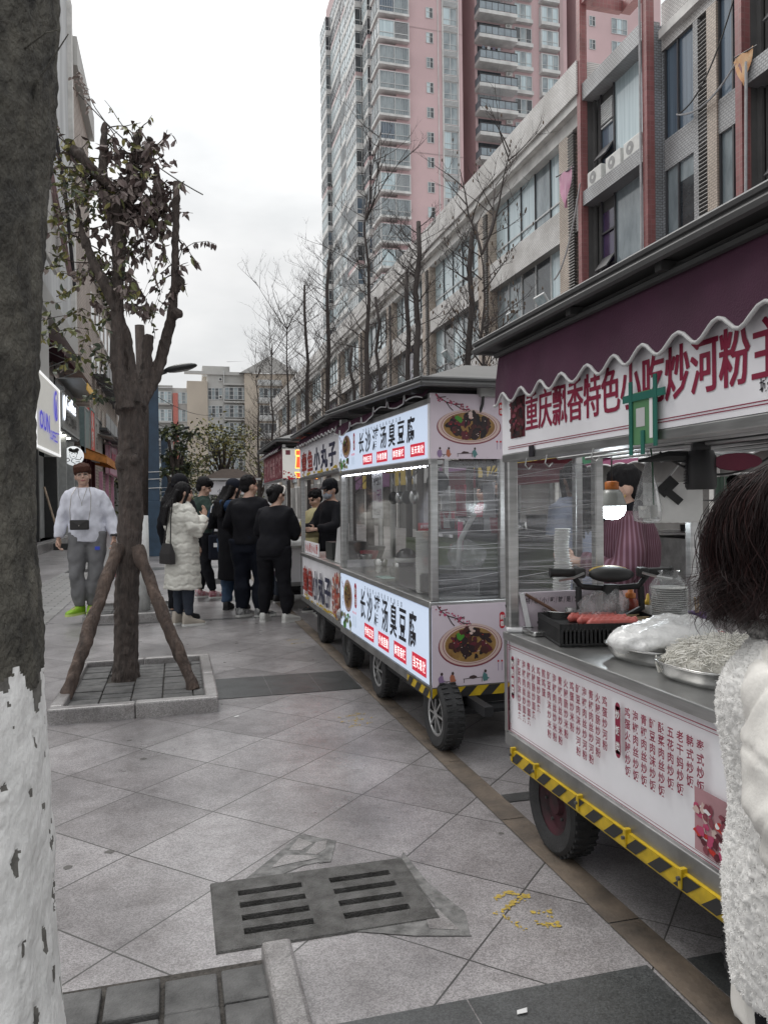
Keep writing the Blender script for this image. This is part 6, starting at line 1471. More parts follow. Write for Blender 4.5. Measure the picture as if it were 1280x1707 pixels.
            else: mb.ell(H_(0,-.135,-.0), (.045*S,.042*S,.045*S), mat, 12, 8, rot); mb.tube([H_(-.02,-.13,-.02), H_(-.03,-.13,-.07)], [.012*S,.003*S], mat, 6)
        return cook(mb, name, .0075, 2, s.t, lambda p: clampn(p, (150,150,22), 0, .0035, seed))
    def cap(s, mat, brim=True, name='cap', knit=False):
        S = s.S; H_ = s.H; mb = MB(); mb.ell(H_(0,-.015,.055 if not knit else .05), (.092*S,.11*S,.095*S), mat, 18, 12, s.hr)
        if brim: mb.tube([H_(-.06,.07,.05), H_(0,.1,.055), H_(.06,.07,.05)], .012*S, mat, 8); mb.ell(H_(0,.11,.045), (.07*S,.06*S,.010*S), mat, 14, 6, s.hr)
        if knit: mb.ell(H_(0,-.02,.0), (.094*S,.112*S,.05*S), mat, 18, 8, s.hr)
        return cook(mb, name, .009, 3, s.t)
    def mask(s, mat):
        mb = MB(); mb.ell(s.H(0,.055,-.055), (.066*s.S,.06*s.S,.05*s.S), mat, 14, 8, s.hr); 
        for sx in (-1, 1): mb.tube([s.H(sx*.055,.07,-.035), s.H(sx*.08,.0,-.01)], .003*s.S, mat, 5)
        return mb.build('face_mask', s.t, smooth=True)
WSW = cloth('white_sweatshirt', (.62,.63,.70)); GPT = cloth('grey_sweatpants', (.15,.15,.155)); GSH = M('lime_green_shoe', (.22,.40,.02), .6, var=.2, scale=30); LSOL = M('pale_lime_sole', (.5,.6,.2), .6); BLT = M('black_leather', (.018,.016,.016), .4, var=.2, bump=.2, bscale=200)
WHC = M('off_white_puffer', (.56,.55,.50), .5, var=.06, scale=6, bump=.35, bscale=55); JEAN = cloth('dark_jeans', (.035,.042,.058)); BLUEJ = cloth('blue_jeans', (.06,.10,.17)); BKC = cloth('black_cloth', (.007,.007,.010)); NVC = cloth('navy_cloth', (.007,.009,.017)); NVB = cloth('navy_blue_cloth', (.02,.045,.10)); BEIB = M('beige_boot', (.38,.34,.29), .7, var=.15); WSH = M('white_shoe', (.55,.55,.53), .55, var=.1); WSO = M('white_sole', (.6,.6,.58), .6, var=.05); BWS = M('black_white_shoe', (.5,.5,.5), .5, scale=22, dark=(.01,.01,.012)); REDS = M('red_white_shoe', (.45,.42,.42), .5, scale=20, dark=(.3,.015,.05)); WJ = cloth('white_jacket', (.6,.6,.6)); GRNJ = cloth('dark_green_jacket', (.03,.05,.042)); DARKS = M('dark_shoe', (.02,.02,.022), .6)

# --- man in white sweatshirt
f = Fig('m', 'person in a white sweatshirt and grey sweatpants with lime green shoes, facing the camera', (-1.03, 9.74, .102), 1.76, 176, dict(
    elL=(-.265,-.03,1.10), wrL=(-.30,.05,.87), elR=(.265,-.03,1.10), wrR=(.305,.03,.865), fingL=(0,.1,-1), fingR=(0,.15,-1), curlL=.75, curlR=.75, ankleL=(-.03,-.02,.08), kneeL=(-.1,.05,.49), toeL=(-.05,.13,.035), ankleR=(.09,.03,.08), toeR=(.16,.15,.035), kneeR=(.11,.06,.49)), build=1.03, lean=(.05,0), head=(4,6,8))
f.body(.007)
f.garment('sweatshirt', lambda mb: (f.torso(mb, .034, .83, WSW), f.arm(mb, 'L', .024, WSW, .97), f.arm(mb, 'R', .024, WSW, .97)), WSW, .011, 5, .008, 24, 17, 1)
f.garment('sweatpants', lambda mb: (f.torso(mb, .004, .80, GPT, top=.98), f.leg(mb, 'L', .022, GPT, .10, .052, 1.3), f.leg(mb, 'R', .022, GPT, .10, .052, 1.3), mb.ell(f.p((0,0,.86)), (.165*f.S,.128*f.S,.11*f.S), GPT)), GPT, .011, 5, .009, 22, 15, 4)
f.shoes(GSH, LSOL); f.hair(M('reddish_brown_hair', (.05,.02,.013), .75, var=.4, scale=30, stretch=(6,6,.5), spec=.15), 'fringe', 3)
mb = MB(); S = f.S
mb.ell(f.H(.034,.094,.003), (.0,.0,.0), BLT) if False else None
for sx in (-1, 1): mb.tube([f.H(sx*.034+.024*math.cos(k*math.pi/8), .101, .003+.02*math.sin(k*math.pi/8)) for k in range(17)], .0018, M('thin_metal', (.3,.28,.26), .3, .8), 5)
mb.tube([f.H(-.012,.103,.006), f.H(.012,.103,.006)], .0018, M('thin_metal'), 5); mb.build('glasses', f.t)
mb = MB(); mb.tube([f.p((-.05,.085,1.45)), f.p((-.03,.175,1.36)), f.p((0,.19,1.27)), f.p((.03,.175,1.36)), f.p((.05,.085,1.45))], .003, M('thin_metal'), 5); mb.tube([f.p((0,.192,1.28)), f.p((0,.195,1.24))], .004, M('thin_metal'), 5); mb.build('necklace', f.t)
mb = MB(); c = f.p((.035,.195,1.03)); mb.bbox(c.x-.105, c.x+.105, c.y-.0, c.y+.055, c.z-.06, c.z+.055, BLT, .014); mb.add([c+Vector((-.10,.058,.055)), c+Vector((.10,.058,.055)), c+Vector((0,.066,-.015))], [(0,1,2)], BLT); mb.ell(c+Vector((0,.066,-.012)), (.008,.005,.008), M('thin_metal'), 8, 5)
bag = mb.build('pouch', f.t)
mb = MB(); mb.tube([f.p((-.06,.05,1.47)), f.p((-.10,.17,1.36)), f.p((-.09,.205,1.2)), c+Vector((-.10,.02,.05))], .004, M('thin_metal'), 5); mb.tube([f.p((.06,.05,1.47)), f.p((.11,.17,1.36)), f.p((.13,.205,1.2)), c+Vector((.10,.02,.05))], .004, M('thin_metal'), 5); mb.build('strap', bag)
mb = MB(); wv = f.p('wrL')+Vector((0,0,.035)); mb.lathe([(.042,-.012),(.044,0),(.042,.012)], wv, BLT, 16); mb.ell(wv+Vector((-.03,.03,0)), (.02,.02,.02), BLT, 10, 6); mb.build('watch', f.t)
mb = MB(); c = f.p((-.135,.118,.76)); rect(mb, c+Vector((0,.045,0)), (-1,0,0), Z_, .055, .04, M('blue_badge', (.03,.06,.45), .5, var=0), .002); mb.build('badge', f.t)
hb = f.p('wrL')
t = empty('plastic_bag', (0,0,0), 0, 'clear plastic bag of red snacks held by the person in the white sweatshirt', 'bag'); t.matrix_world = f.t.matrix_basis; 
mb = MB(); rg = []
for (z, r_) in ((-.10,.012),(-.16,.035),(-.26,.06),(-.38,.075),(-.46,.06),(-.49,.02)): rg.append([(hb.x+r_*.6*math.cos(a)*(1+.15*math.sin(3*a)), hb.y+r_*math.sin(a), hb.z+z) for a in [k*math.pi/7 for k in range(14)]])
mb.rings(rg, FILM); mb.build('bag_skin', t, smooth=True)
mb = MB(); [mb.ell((hb.x+rng.uniform(-.02,.02), hb.y+rng.uniform(-.035,.035), hb.z-.38+rng.uniform(-.07,.07)), (.018,.018,.03), M('red_snack', (.35,.04,.06), .5), 8, 5) for k in range(12)]; mb.build('snack', t)

# --- woman in off-white puffer coat, phone hand raised
f = Fig('w', 'person in a long off-white puffer coat with long black hair, raising one hand', (.06, 9.13, 0), 1.63, -62, dict(
    elR=(.285,.02,1.12), wrR=(.17,.20,1.29), fingR=(-.2,.15,1), palmR=(0,-.8,.2), thumbR=(-1,0,0), curlR=.35, elL=(-.28,-.02,1.12), wrL=(-.12,.2,1.16), fingL=(.4,.8,.2), ankleL=(-.09,-.03,.08), ankleR=(.09,.01,.08)), build=1.05, head=(-6,0,-14))
f.body(.009)
def quilt(p):
    z = p[:,2]; a = np.arctan2(p[:,1], p[:,0]); r = np.sqrt(p[:,0]**2+p[:,1]**2)
    ph = (z+.012*np.sin(a*5)+.008*np.sin(a*13+1))/.118; d = np.abs(ph-np.round(ph))
    return -.009*np.exp(-(d/.09)**2)+clampn(p, (30,30,38), 0, .005, 5)+clampn(p, (60,60,75), 0, .0035, 2)
f.garment('coat', lambda mb: (f.torso(mb, .055, .44, WHC, flare=.07), f.arm(mb, 'L', .04, WHC, .95), f.arm(mb, 'R', .04, WHC, .95), mb.tube([f.p((-.11,-.09,1.44)), f.p((0,-.15,1.40)), f.p((.11,-.09,1.44))], [.04,.065,.04], WHC, 12), mb.tube([f.p((-.1,.02,1.46)), f.p((0,.08,1.42)), f.p((.1,.02,1.46))], .035, WHC, 10)), WHC, .011, 3, disp=quilt)
f.garment('jeans', lambda mb: (f.leg(mb, 'L', .015, JEAN, .13), f.leg(mb, 'R', .015, JEAN, .13)), JEAN, .011, 4, .004, 30, 30)
f.shoes(BEIB, WSO, .05); f.hair(HAIRK, 'long', 11)
mb = MB(); c = f.p('wrR')+Vector((-.02,.0,-.02)); mb.lathe([(.046,-.02),(.048,0),(.046,.02)], c, BKC, 14); mb.build('cuff', f.t, smooth=True)
t = empty('handbag', (-.11, 8.98, .84), R(-62), 'small black chain handbag hanging behind the off-white puffer coat', 'handbag')
mb = MB(); mb.rings([[(-.13,-.03,-.12),(.13,-.03,-.12),(.13,.03,-.12),(-.13,.03,-.12)],[(-.115,-.035,0),(.115,-.035,0),(.115,.035,0),(-.115,.035,0)],[(-.09,-.01,.11),(.09,-.01,.11),(.09,.01,.11),(-.09,.01,.11)]], BLT); mb.build('bag', t)
mb = MB(); mb.tube([(-.08,0,.1),(.02,.0,.35),(.09,.02,.62)], .007, BLT, 6); mb.tube([(.08,0,.1),(.06,.02,.4),(.1,.03,.62)], .007, BLT, 6); mb.build('strap', t)
# --- taller person behind, black knit hat
f = Fig('h', 'person in a black knit hat hidden behind the off-white puffer coat', (.03, 9.62, 0), 1.74, -40, {}, head=(0,0,0)); f.body(.011)
f.garment('jacket', lambda mb: (f.torso(mb, .03, .82, BKC), f.arm(mb,'L',.025,BKC), f.arm(mb,'R',.025,BKC)), BKC); f.garment('trousers', lambda mb: (f.leg(mb,'L',.015,BKC,.12), f.leg(mb,'R',.015,BKC,.12), f.torso(mb,.005,.8,BKC,top=.98)), BKC); f.shoes(DARKS, DARKS); f.hair(HAIRK, 'long', 4); f.cap(BKC, False, 'knit_hat', True)
# --- eating customer
f = Fig('e', 'person with short black hair in a dark green jacket eating, in red and white shoes', (.37, 11.75, 0), 1.77, -78, dict(elR=(.27,.06,1.14), wrR=(.16,.30,1.25), fingR=(-.3,1,.1), elL=(-.24,.1,1.12), wrL=(-.1,.32,1.06), fingL=(.5,1,0), ankleR=(.1,.12,.08), toeR=(.11,.27,.035)), head=(-18,0,-8)); f.body(.009)
f.garment('jacket', lambda mb: (f.torso(mb, .03, .80, GRNJ), f.arm(mb,'L',.028,GRNJ,.9), f.arm(mb,'R',.028,GRNJ,.9)), GRNJ, .013, 4, .008); f.garment('trousers', lambda mb: (f.leg(mb,'L',.02,BKC,.12), f.leg(mb,'R',.02,BKC,.12), f.torso(mb,.006,.8,BKC,top=.98)), BKC); f.shoes(REDS, WSO); f.hair(HAIRK, 'fringe', 6)
t = empty('drink_cup', (.69, 11.68, 1.0), 0, 'clear cup of milky drink with a straw held by the eating customer', 'cup'); mb = MB(); mb.lathe([(.035,0),(.045,.12)], (0,0,0), M('milky_tea', (.42,.33,.25), .4), 14); mb.lathe([(.048,.12),(.046,.14),(.02,.15)], (0,0,0), WHP, 14); mb.tube([(0,0,.1),(.01,0,.24)], .006, WHP, 6); mb.build('cup', t)
t = empty('tote_bag', (.60, 11.5, .78), 0, 'dark navy tote bag with a small white label beside the eating customer', 'bag'); mb = MB(); mb.bbox(-.16,.16,-.05,.05,-.2,.17, NVC, .03); mb.tube([(-.1,0,.16),(-.05,0,.42),(.05,0,.42),(.1,0,.16)], .012, NVC, 6); mb.build('bag', t); mb = MB(); rect(mb, (-.05,-.05,.02), X_, Z_, .08, .06, WHP, .002); mb.build('label', t)
# --- long black coat, dark cap
f = Fig('c', 'person in a long black coat and dark cap with blue jeans, seen from behind', (.72, 10.3, 0), 1.70, -30, dict(elL=(-.33,.02,1.14), wrL=(-.2,.22,1.12), fingL=(.5,.8,0)), head=(-8,0,-30), build=1.05); f.body(.010)
f.garment('coat', lambda mb: (f.torso(mb, .045, .40, BKC, flare=.03), f.arm(mb,'L',.035,BKC,.95), f.arm(mb,'R',.035,BKC,.95)), BKC, .014, 4, .009, 16, 10); f.garment('jeans', lambda mb: (f.leg(mb,'L',.028,BLUEJ,.10), f.leg(mb,'R',.028,BLUEJ,.10)), BLUEJ, .012, 4, .006, 30, 30); f.shoes(DARKS, DARKS); f.hair(HAIRK, 'long', 14); f.cap(NVC, True)
f.garment('blue_hood', lambda mb: (mb.tube([f.p((-.17,-.06,1.42)), f.p((0,-.17,1.36)), f.p((.17,-.06,1.42))], [.05,.085,.05], NVB, 12), mb.tube([f.p((-.2,0,1.38)), f.p((-.3,0,1.25)), f.p((-.345,.02,1.13))], [.07,.075,.07], NVB, 12)), NVB, .012, 4, .006)
mb = MB(); mb.tube([f.p((-.22,-.07,1.42)), f.p((-.27,-.085,1.36)), f.p((-.28,-.09,1.28))], .008, WHP, 6); mb.build('hood_cord', f.t)
# --- dark sweater man
f = Fig('d', 'person in a black sweater and black and white sneakers, seen from behind', (.86, 9.60, 0), 1.72, -22, dict(elL=(-.27,.02,1.12), wrL=(-.2,.16,.98), fingL=(.3,1,-.2), elR=(.27,.02,1.12), wrR=(.18,.2,1.05), fingR=(-.3,1,0), ankleL=(-.10,-.03,.08), ankleR=(.14,-.05,.08), kneeR=(.13,.02,.48), toeR=(.25,.06,.035), toeL=(-.02,.1,.035)), build=1.12, head=(0,0,-42)); f.body(.009)
f.garment('sweater', lambda mb: (f.torso(mb, .03, .88, BKC), f.arm(mb,'L',.028,BKC,.97), f.arm(mb,'R',.028,BKC,.97)), BKC, .012, 4, .009, 18, 12, 2); f.garment('trousers', lambda mb: (f.leg(mb,'L',.03,NVC,.09,.062,1.4), f.leg(mb,'R',.03,NVC,.09,.062,1.4), f.torso(mb,.015,.78,NVC,top=1.0)), NVC, .012, 4, .011, 18, 14, 6); f.shoes(BWS, WSO); f.hair(HAIRK, 'short', 21)
# --- headband woman
f = Fig('b', 'person in black with a white headband and white sneakers leaning toward the octopus ball cart', (1.09, 9.02, 0), 1.60, -32, dict(elL=(-.25,.05,1.12), wrL=(-.16,.2,1.0), fingL=(.3,1,0), elR=(.24,.08,1.12), wrR=(.15,.26,1.05), fingR=(-.3,1,0), ankleL=(-.15,0,.08), kneeL=(-.13,.02,.48), ankleR=(.16,.02,.08), kneeR=(.13,.02,.48), toeL=(-.17,.14,.035), toeR=(.22,.15,.035)), build=1.1, lean=(0,.16), head=(-20,0,-30)); f.body(.009)
f.garment('sweater', lambda mb: (f.torso(mb, .035, .82, BKC), f.arm(mb,'L',.03,BKC,.97), f.arm(mb,'R',.03,BKC,.97)), BKC, .012, 4, .009, 18, 12, 7); f.garment('trousers', lambda mb: (f.leg(mb,'L',.02,BKC,.10,.056,1.2), f.leg(mb,'R',.02,BKC,.10,.056,1.2), f.torso(mb,.012,.78,BKC,top=1.0)), BKC, .012, 4, .006, 26, 20, 3); f.shoes(WSH, WSO); f.hair(HAIRK, 'bun', 31)
mb = MB(); mb.tube([f.H(.093*math.cos(a), .01+.03*math.sin(a), .02+.118*math.sin(a)) for a in [math.pi*k/16 for k in range(17)]], .011, M('white_band', (.6,.56,.52), .8), 8); mb.build('headband', f.t, smooth=True)
# --- others along the carts (coarser, mostly hidden)
def extra(label, loc, h, rz, top, bot, hairk='short', hm=HAIRK, capm=None, maskm=None, pose=None, z0=.84, flare=0, head=(0,0,0), hood=None, vox=.011, lean=(0,0)):
    f = Fig('x', label, loc, h, rz, pose or {}, head=head, lean=lean); f.body(vox)
    f.garment('jacket', lambda mb: (f.torso(mb, .035, z0, top, flare=flare), f.arm(mb,'L',.03,top,.95), f.arm(mb,'R',.03,top,.95)), top, .014, 4, .008, 18, 13, int(h*100)); f.garment('trousers', lambda mb: (f.leg(mb,'L',.02,bot,.1), f.leg(mb,'R',.02,bot,.1), f.torso(mb,.008,.78,bot,top=.98)), bot, .014, 4, .006); f.shoes(DARKS, WSO)
    f.hair(hm, hairk, int(h*100))
    if capm: f.cap(capm)
    if maskm: f.mask(maskm)
    if hood: f.garment('hood', lambda mb: mb.tube([f.p((-.12,-.05,1.45)), f.p((0,-.14,1.41)), f.p((.12,-.05,1.45))], [.05,.075,.05], hood, 12), hood, .012, 4, .005)
    return f
arms_fwd = dict(elL=(-.24,.12,1.12), wrL=(-.12,.32,1.1), fingL=(.3,1,0), elR=(.24,.12,1.12), wrR=(.12,.32,1.1), fingR=(-.3,1,0))
GRYM = M('grey_face_mask', (.3,.33,.38), .8)
extra('person in a white hooded jacket between the third and fourth carts', (1.33, 10.9, 0), 1.62, -60, WJ, JEAN, hood=WJ, pose=arms_fwd)
bpy.data.objects['person'] if 'person' in bpy.data.objects else None
extra('vendor in a black cap and face mask at the end of the octopus ball cart', (1.83, 9.25, 0), 1.66, 115, BKC, BKC, capm=BKC, maskm=GRYM, pose=arms_fwd, head=(-15,0,0))
extra('vendor with black hair and bowed head beside the masked vendor', (1.72, 9.68, 0), 1.55, 120, M('yellow_white_apron', (.5,.45,.25), .8), BKC, pose=arms_fwd, head=(-22,0,0))
STRP = M('maroon_striped_apron', (.11,.035,.055), .85, var=0)
nt = STRP.node_tree; tcn = nt.nodes.new('ShaderNodeTexCoord'); wv = nt.nodes.new('ShaderNodeTexWave'); wv.bands_direction = 'X'; wv.inputs['Scale'].default_value = 14; wv.inputs['Distortion'].default_value = 1.5; wv.inputs['Detail'].default_value = 1
rp = nt.nodes.new('ShaderNodeValToRGB'); rp.color_ramp.elements[0].color = (.06,.016,.026,1); rp.color_ramp.elements[1].color = (.135,.07,.095,1); rp.color_ramp.elements[0].position = .35
cx = nt.nodes.new('ShaderNodeSeparateXYZ'); at = nt.nodes.new('ShaderNodeMath'); at.operation = 'ARCTAN2'; cb_ = nt.nodes.new('ShaderNodeCombineXYZ')
nt.links.new(tcn.outputs['Object'], cx.inputs[0]); nt.links.new(cx.outputs[1], at.inputs[0]); nt.links.new(cx.outputs[0], at.inputs[1]); nt.links.new(at.outputs[0], cb_.inputs[0]); nt.links.new(cb_.outputs[0], wv.inputs[0]); wv.inputs['Scale'].default_value = 3.4
nt.links.new(wv.outputs['Fac'], rp.inputs[0]); nt.links.new(rp.outputs[0], nt.nodes['Principled BSDF'].inputs['Base Color'])
f = Fig('v', 'vendor in a maroon striped apron and lowered mask working behind the front cart', (2.34, 3.66, 0), 1.525, 62, dict(elL=(-.3,.04,1.08), wrL=(-.22,.3,1.17), fingL=(.1,1,.2), elR=(.29,.05,1.08), wrR=(.22,.28,1.12), fingR=(-.1,1,.3)), build=1.12, head=(-10,0,8)); f.body(.008)
f.garment('apron', lambda mb: (f.torso(mb, .035, .52, STRP, flare=.06), f.arm(mb,'L',.034,STRP,.93), f.arm(mb,'R',.034,STRP,.93)), STRP, .011, 4, .009, 20, 13, 5); f.garment('trousers', lambda mb: (f.leg(mb,'L',.02,BKC,.1), f.leg(mb,'R',.02,BKC,.1)), BKC); f.shoes(DARKS, DARKS); f.hair(HAIRK, 'short', 41)
mb = MB(); mb.ell(f.H(0,.05,-.10), (.062*f.S,.055*f.S,.042*f.S), M('blue_grey_mask', (.22,.27,.33), .8), 14, 8, f.hr)
for sx in (-1, 1): mb.tube([f.H(sx*.05,.06,-.085), f.H(sx*.078,.01,-.04), f.H(sx*.082,-.01,.01)], .0035, M('yellow_mask_cord', (.5,.36,.1), .6), 5)
mb.build('face_mask', f.t, smooth=True)
f.garment('neck_warmer', lambda mb: mb.tube([f.p((0,-.02,1.42)), f.p((0,0,1.50))], [.078,.07], BKC, 14), BKC, .01, 3, .004)
PBL = cloth('pale_blue_jacket', (.36,.40,.52))
extra('person in a pale blue jacket seen from behind through the film of the front cart', (2.62, 4.72, 0), 1.62, 10, PBL, JEAN, 'long', z0=.7)
extra('person in a navy jacket with a bright blue hood at the stall across the way', (7.05, 8.55, 0), 1.66, -25, cloth('navy_quilted_jacket', (.02,.03,.06)), JEAN, 'short', hood=cloth('bright_blue_hood', (.03,.12,.42)), z0=.75)
extra('person in dark grey behind the second cart, seen through its glass', (3.3, 7.4, 0), 1.66, 60, cloth('dark_grey_jacket', (.05,.05,.055)), BKC, 'short')
extra('person in a red apron behind the second cart, seen through its glass', (3.7, 8.9, 0), 1.6, 100, cloth('red_apron', (.25,.03,.05)), BKC, 'long')
extra('person with a bunch of pink flowers far down the left pavement', (-.92, 25.5, 0), 1.66, 170, BKC, BKC, 'long', vox=.014)
mb = MB(); [mb.ell(rv(.13), (.06,.06,.06), M('pink_flower', (.6,.08,.14), .6), 7, 5) for k in range(14)]; o = mb.build('flower_bunch'); o.location = (-1.0, 25.2, 1.5); tag(o, 'bunch of pink and red flowers held by the far person on the left', 'flowers')
extra('distant person in white walking beyond the off-white puffer coat', (.55, 34, 0), 1.68, 0, WJ, JEAN, 'short', vox=.016); extra('distant person in black near the second lamp post', (-.1, 38, 0), 1.7, 180, BKC, BKC, 'short', vox=.016)
extra('far vendor in white behind the far cart', (2.0, 32.1, 0), 1.7, 180, WJ, BKC, 'short', vox=.016)

# --- nearest customer at the right edge, fleece-backed cream jacket
FLC = M('cream_fleece', (.72,.71,.69), .95, var=.08, scale=40, sheen=.5); CRL = M('cream_quilted_sleeve', (.72,.70,.66), .42, var=.04, scale=5, bump=.12, bscale=160); KNT = M('black_white_knit', (.28,.27,.26), .9, scale=130, dark=(.012,.012,.012))
f = Fig('n', 'nearest person at the right edge in a cream fleece jacket with wavy dark hair', (.925, .945, 0), 1.35, -136, dict(shL=(-.19,.01,1.36), elL=(-.19,.05,1.08), wrL=(-.16,.2,.90), fingL=(.1,1,-.3), elR=(.27,.03,1.08), wrR=(.25,.2,.90), fingR=(-.1,1,-.3), head=(0,-.03,1.585)), build=1.0, head=(-14,0,0)); f.body(.007)
def flow(mb):
    f.torso(mb, .045, .80, FLC, flare=.0)
fo = f.garment('fleece_back', flow, FLC, .0042, 2, disp=lambda p: .005*grf(p, 20, 1)+.0018*np.abs(grf(p, 380, 2))+.0013*grf(p, 700, 3)+.0008*grf(p, 1200, 4))
me = fo.data; n = len(me.polygons); cs = np.empty(n*3, 'f'); ns = np.empty(n*3, 'f'); me.polygons.foreach_get('center', cs); me.polygons.foreach_get('normal', ns); cs = cs.reshape(-1,3); ns = ns.reshape(-1,3)
mb = MB(); r2 = np.random.RandomState(3)
for k in range(30000):
    i = r2.randint(n); p = Vector(cs[i]); nn = Vector(ns[i]); a = nn.orthogonal().normalized(); an = r2.uniform(0,6.28); tg = (a*math.cos(an)+nn.cross(a)*math.sin(an)); sd = nn.cross(tg); L_ = r2.uniform(.002,.0045); w_ = .0005
    q0, q1, q2 = p-nn*.001, p+nn*L_*.8+tg*L_*.2, p+nn*L_*.7+tg*L_
    mb.add([q0+sd*w_, q0-sd*w_, q1+sd*w_, q1-sd*w_, q2], [(0,1,3,2),(2,3,4)], FLC)
mb.build('fleece_pile', fo)
SH, EL, WR = f.p('shR'), f.p('elR'), f.p('wrR')
def qs(p):
    ax = (EL-SH).normalized(); q = p-np.array(SH); t_ = q @ np.array(ax); side = np.array(ax.cross(Vector((1,0,0))).normalized()); u = q @ side
    d1 = np.abs(((t_+u)/.15) % 1-.5); d2 = np.abs(((t_-u)/.15+.3) % 1-.5)
    return -.005*np.exp(-((.5-d1)/.035)**2)-.005*np.exp(-((.5-d2)/.035)**2)+.004*grf(p, 26, 2)+.004*grf(p, 60, 5, an=(.5,.5,1.3))+.0015*grf(p, 160, 6)
f.garment('quilted_sleeve', lambda mb: (f.arm(mb, 'R', .060, CRL, .97, 1.1), f.arm(mb, 'L', .03, CRL, .97)), CRL, .007, 4, disp=qs)
f.garment('jacket_hem', lambda mb: (f.torso(mb, .03, .70, CRL, flare=.0, top=.86), ), CRL, .008, 3, .008, 40, 10, 2)
f.garment('knit_collar', lambda mb: mb.tube([f.p((0,-.02,1.43)), f.p((0,-.015,1.46)), f.p((0,-.01,1.485))], [.098,.09,.082], KNT, 18), KNT, .007, 2, .0025, 120, 120)
f.garment('white_collar', lambda mb: mb.tube([f.p((0,-.02,1.475)), f.p((0,-.02,1.50)), f.p((0,-.015,1.535))], [.088,.092,.086], WJ, 18), WJ, .008, 3, .004, 30, 30)
f.garment('trousers', lambda mb: (f.leg(mb,'L',.02,BKC,.1), f.leg(mb,'R',.02,BKC,.1), f.torso(mb,.01,.78,BKC,top=.95)), BKC); f.shoes(WSH, WSO)
HR = M('wavy_dark_hair', (.014,.007,.007), .5, var=.3, scale=20, spec=.25); HR2 = M('wavy_brown_hair', (.035,.013,.012), .5, var=.3, scale=20, spec=.25)
mb = MB(); S = f.S; mb.ell(f.H(0,-.025,.03), (.094*S,.115*S,.122*S), HR, 20, 14, f.hr); mb.ell(f.H(0,-.05,-.06), (.10*S,.09*S,.09*S), HR, 16, 10, f.hr)
ho = cook(mb, 'hair', .008, 3, f.t)
mb = MB(); r_ = random.Random(5); c0 = f.H(0,-.025,.03); ax = Vector((.100, .121, .129))*S
def lock(th, e0, L_, wv, pw, out, lift):
    """guide curve: over the scalp, then hanging in soft waves with the ends flicked out"""
    d = Vector((math.sin(th), -math.cos(th), 0)); sd = Vector((-d.y, d.x, 0)); pts = []; n = 14; last = None; lq = 0
    for i in range(n+1):
        q = i/n; ee = e0-q*2.3
        if ee > -.5 or last is None: p = c0+Vector((d.x*math.cos(ee)*ax.x, d.y*math.cos(ee)*ax.y, math.sin(ee)*ax.z))*(1+lift); last, lq = p, q
        else: t_ = (q-lq)/(1-lq+1e-6); p = last+Vector((0,0,-1))*L_*t_*(1-.25*out*t_)+d*L_*out*t_*t_*1.1
        am = wv*min(1, q*1.4); p = p+sd*am*math.sin(pw+q*8.5)+d*am*.7*math.sin(pw*1.7+q*7)
        pts.append(p)
    return pts
for g_ in range(150):
    th = r_.uniform(-2.3, 2.3); e0 = math.asin(r_.uniform(.05, .98)); G = lock(th, e0, r_.uniform(.03,.11)*S, r_.uniform(.010,.024), r_.uniform(0,6.28), max(0, r_.gauss(.2,.4)), r_.uniform(-.01,.10))
    for k in range(40):
        o_ = Vector((r_.gauss(0,.0075), r_.gauss(0,.0075), r_.gauss(0,.007))); pw = r_.uniform(0, 6.28); n = len(G)-1; cut = n if r_.random() < .7 else n-r_.randrange(1, 5)
        pts = [G[i]+o_*(1+.9*i/n)+Vector((math.sin(pw+i*.5), math.cos(pw+i*.45), 0))*.0025*i/n for i in range(cut+1)]
        rr = r_.uniform(.0003,.00075); mb.tube(pts, [rr*(1-.85*(i/n)**3) for i in range(cut+1)], HR if r_.random() < .75 else HR2, 3, caps=False)
mb.build('hair_locks', ho, smooth=True)
# ================================================================ things on and around the carts
RUB = M('black_rubber_grip', (.02,.02,.02), .6, var=.2); YEL = M('yellow_plastic', (.5,.33,.03), .4); TRAY = M('steel_tray', (.5,.5,.49), .22, .95, var=.12, scale=4); BASK = M('black_plastic_basket', (.018,.018,.019), .45); RICE = M('white_rice_noodles', (.88,.86,.80), .6, var=.1, scale=25); SHRD = M('pale_yellow_shreds', (.80,.73,.42), .6, var=.12, scale=25); SAUS = M('pink_sausage', (.52,.13,.11), .38, var=.15, scale=18); PAPW = M('white_paper_ware', (.62,.62,.60), .6, var=.05)
CZ = .811
def tray(loc, sx, sy, rz, label, h=.055):
    t = empty('food_tray', loc, R(rz), label, 'tray', 'steel trays on the front cart'); mb = MB(); n = 32
    def rr(k, ax, ay, z, p=3.2):
        a = 2*math.pi*k/n; c, s_ = math.cos(a), math.sin(a); return (ax*abs(c)**(2/p)*(1 if c >= 0 else -1), ay*abs(s_)**(2/p)*(1 if s_ >= 0 else -1), z)
    lv = [(.80,.004),(.84,.0),(.93,.02),(.985,h-.004),(1.06,h),(1.065,h-.004),(1.0,h-.009),(.945,.018),(.85,-.0005)]
    mb.rings([[rr(k, sx*q, sy*q, z) for k in range(n)] for q, z in lv], TRAY, False); mb.poly([rr(k, sx*.8, sy*.8, .004) for k in range(n)], TRAY); mb.poly([rr(k, sx*.85, sy*.85, -.0005) for k in range(n)][::-1], TRAY); mb.build('tray', t, smooth=True); return t
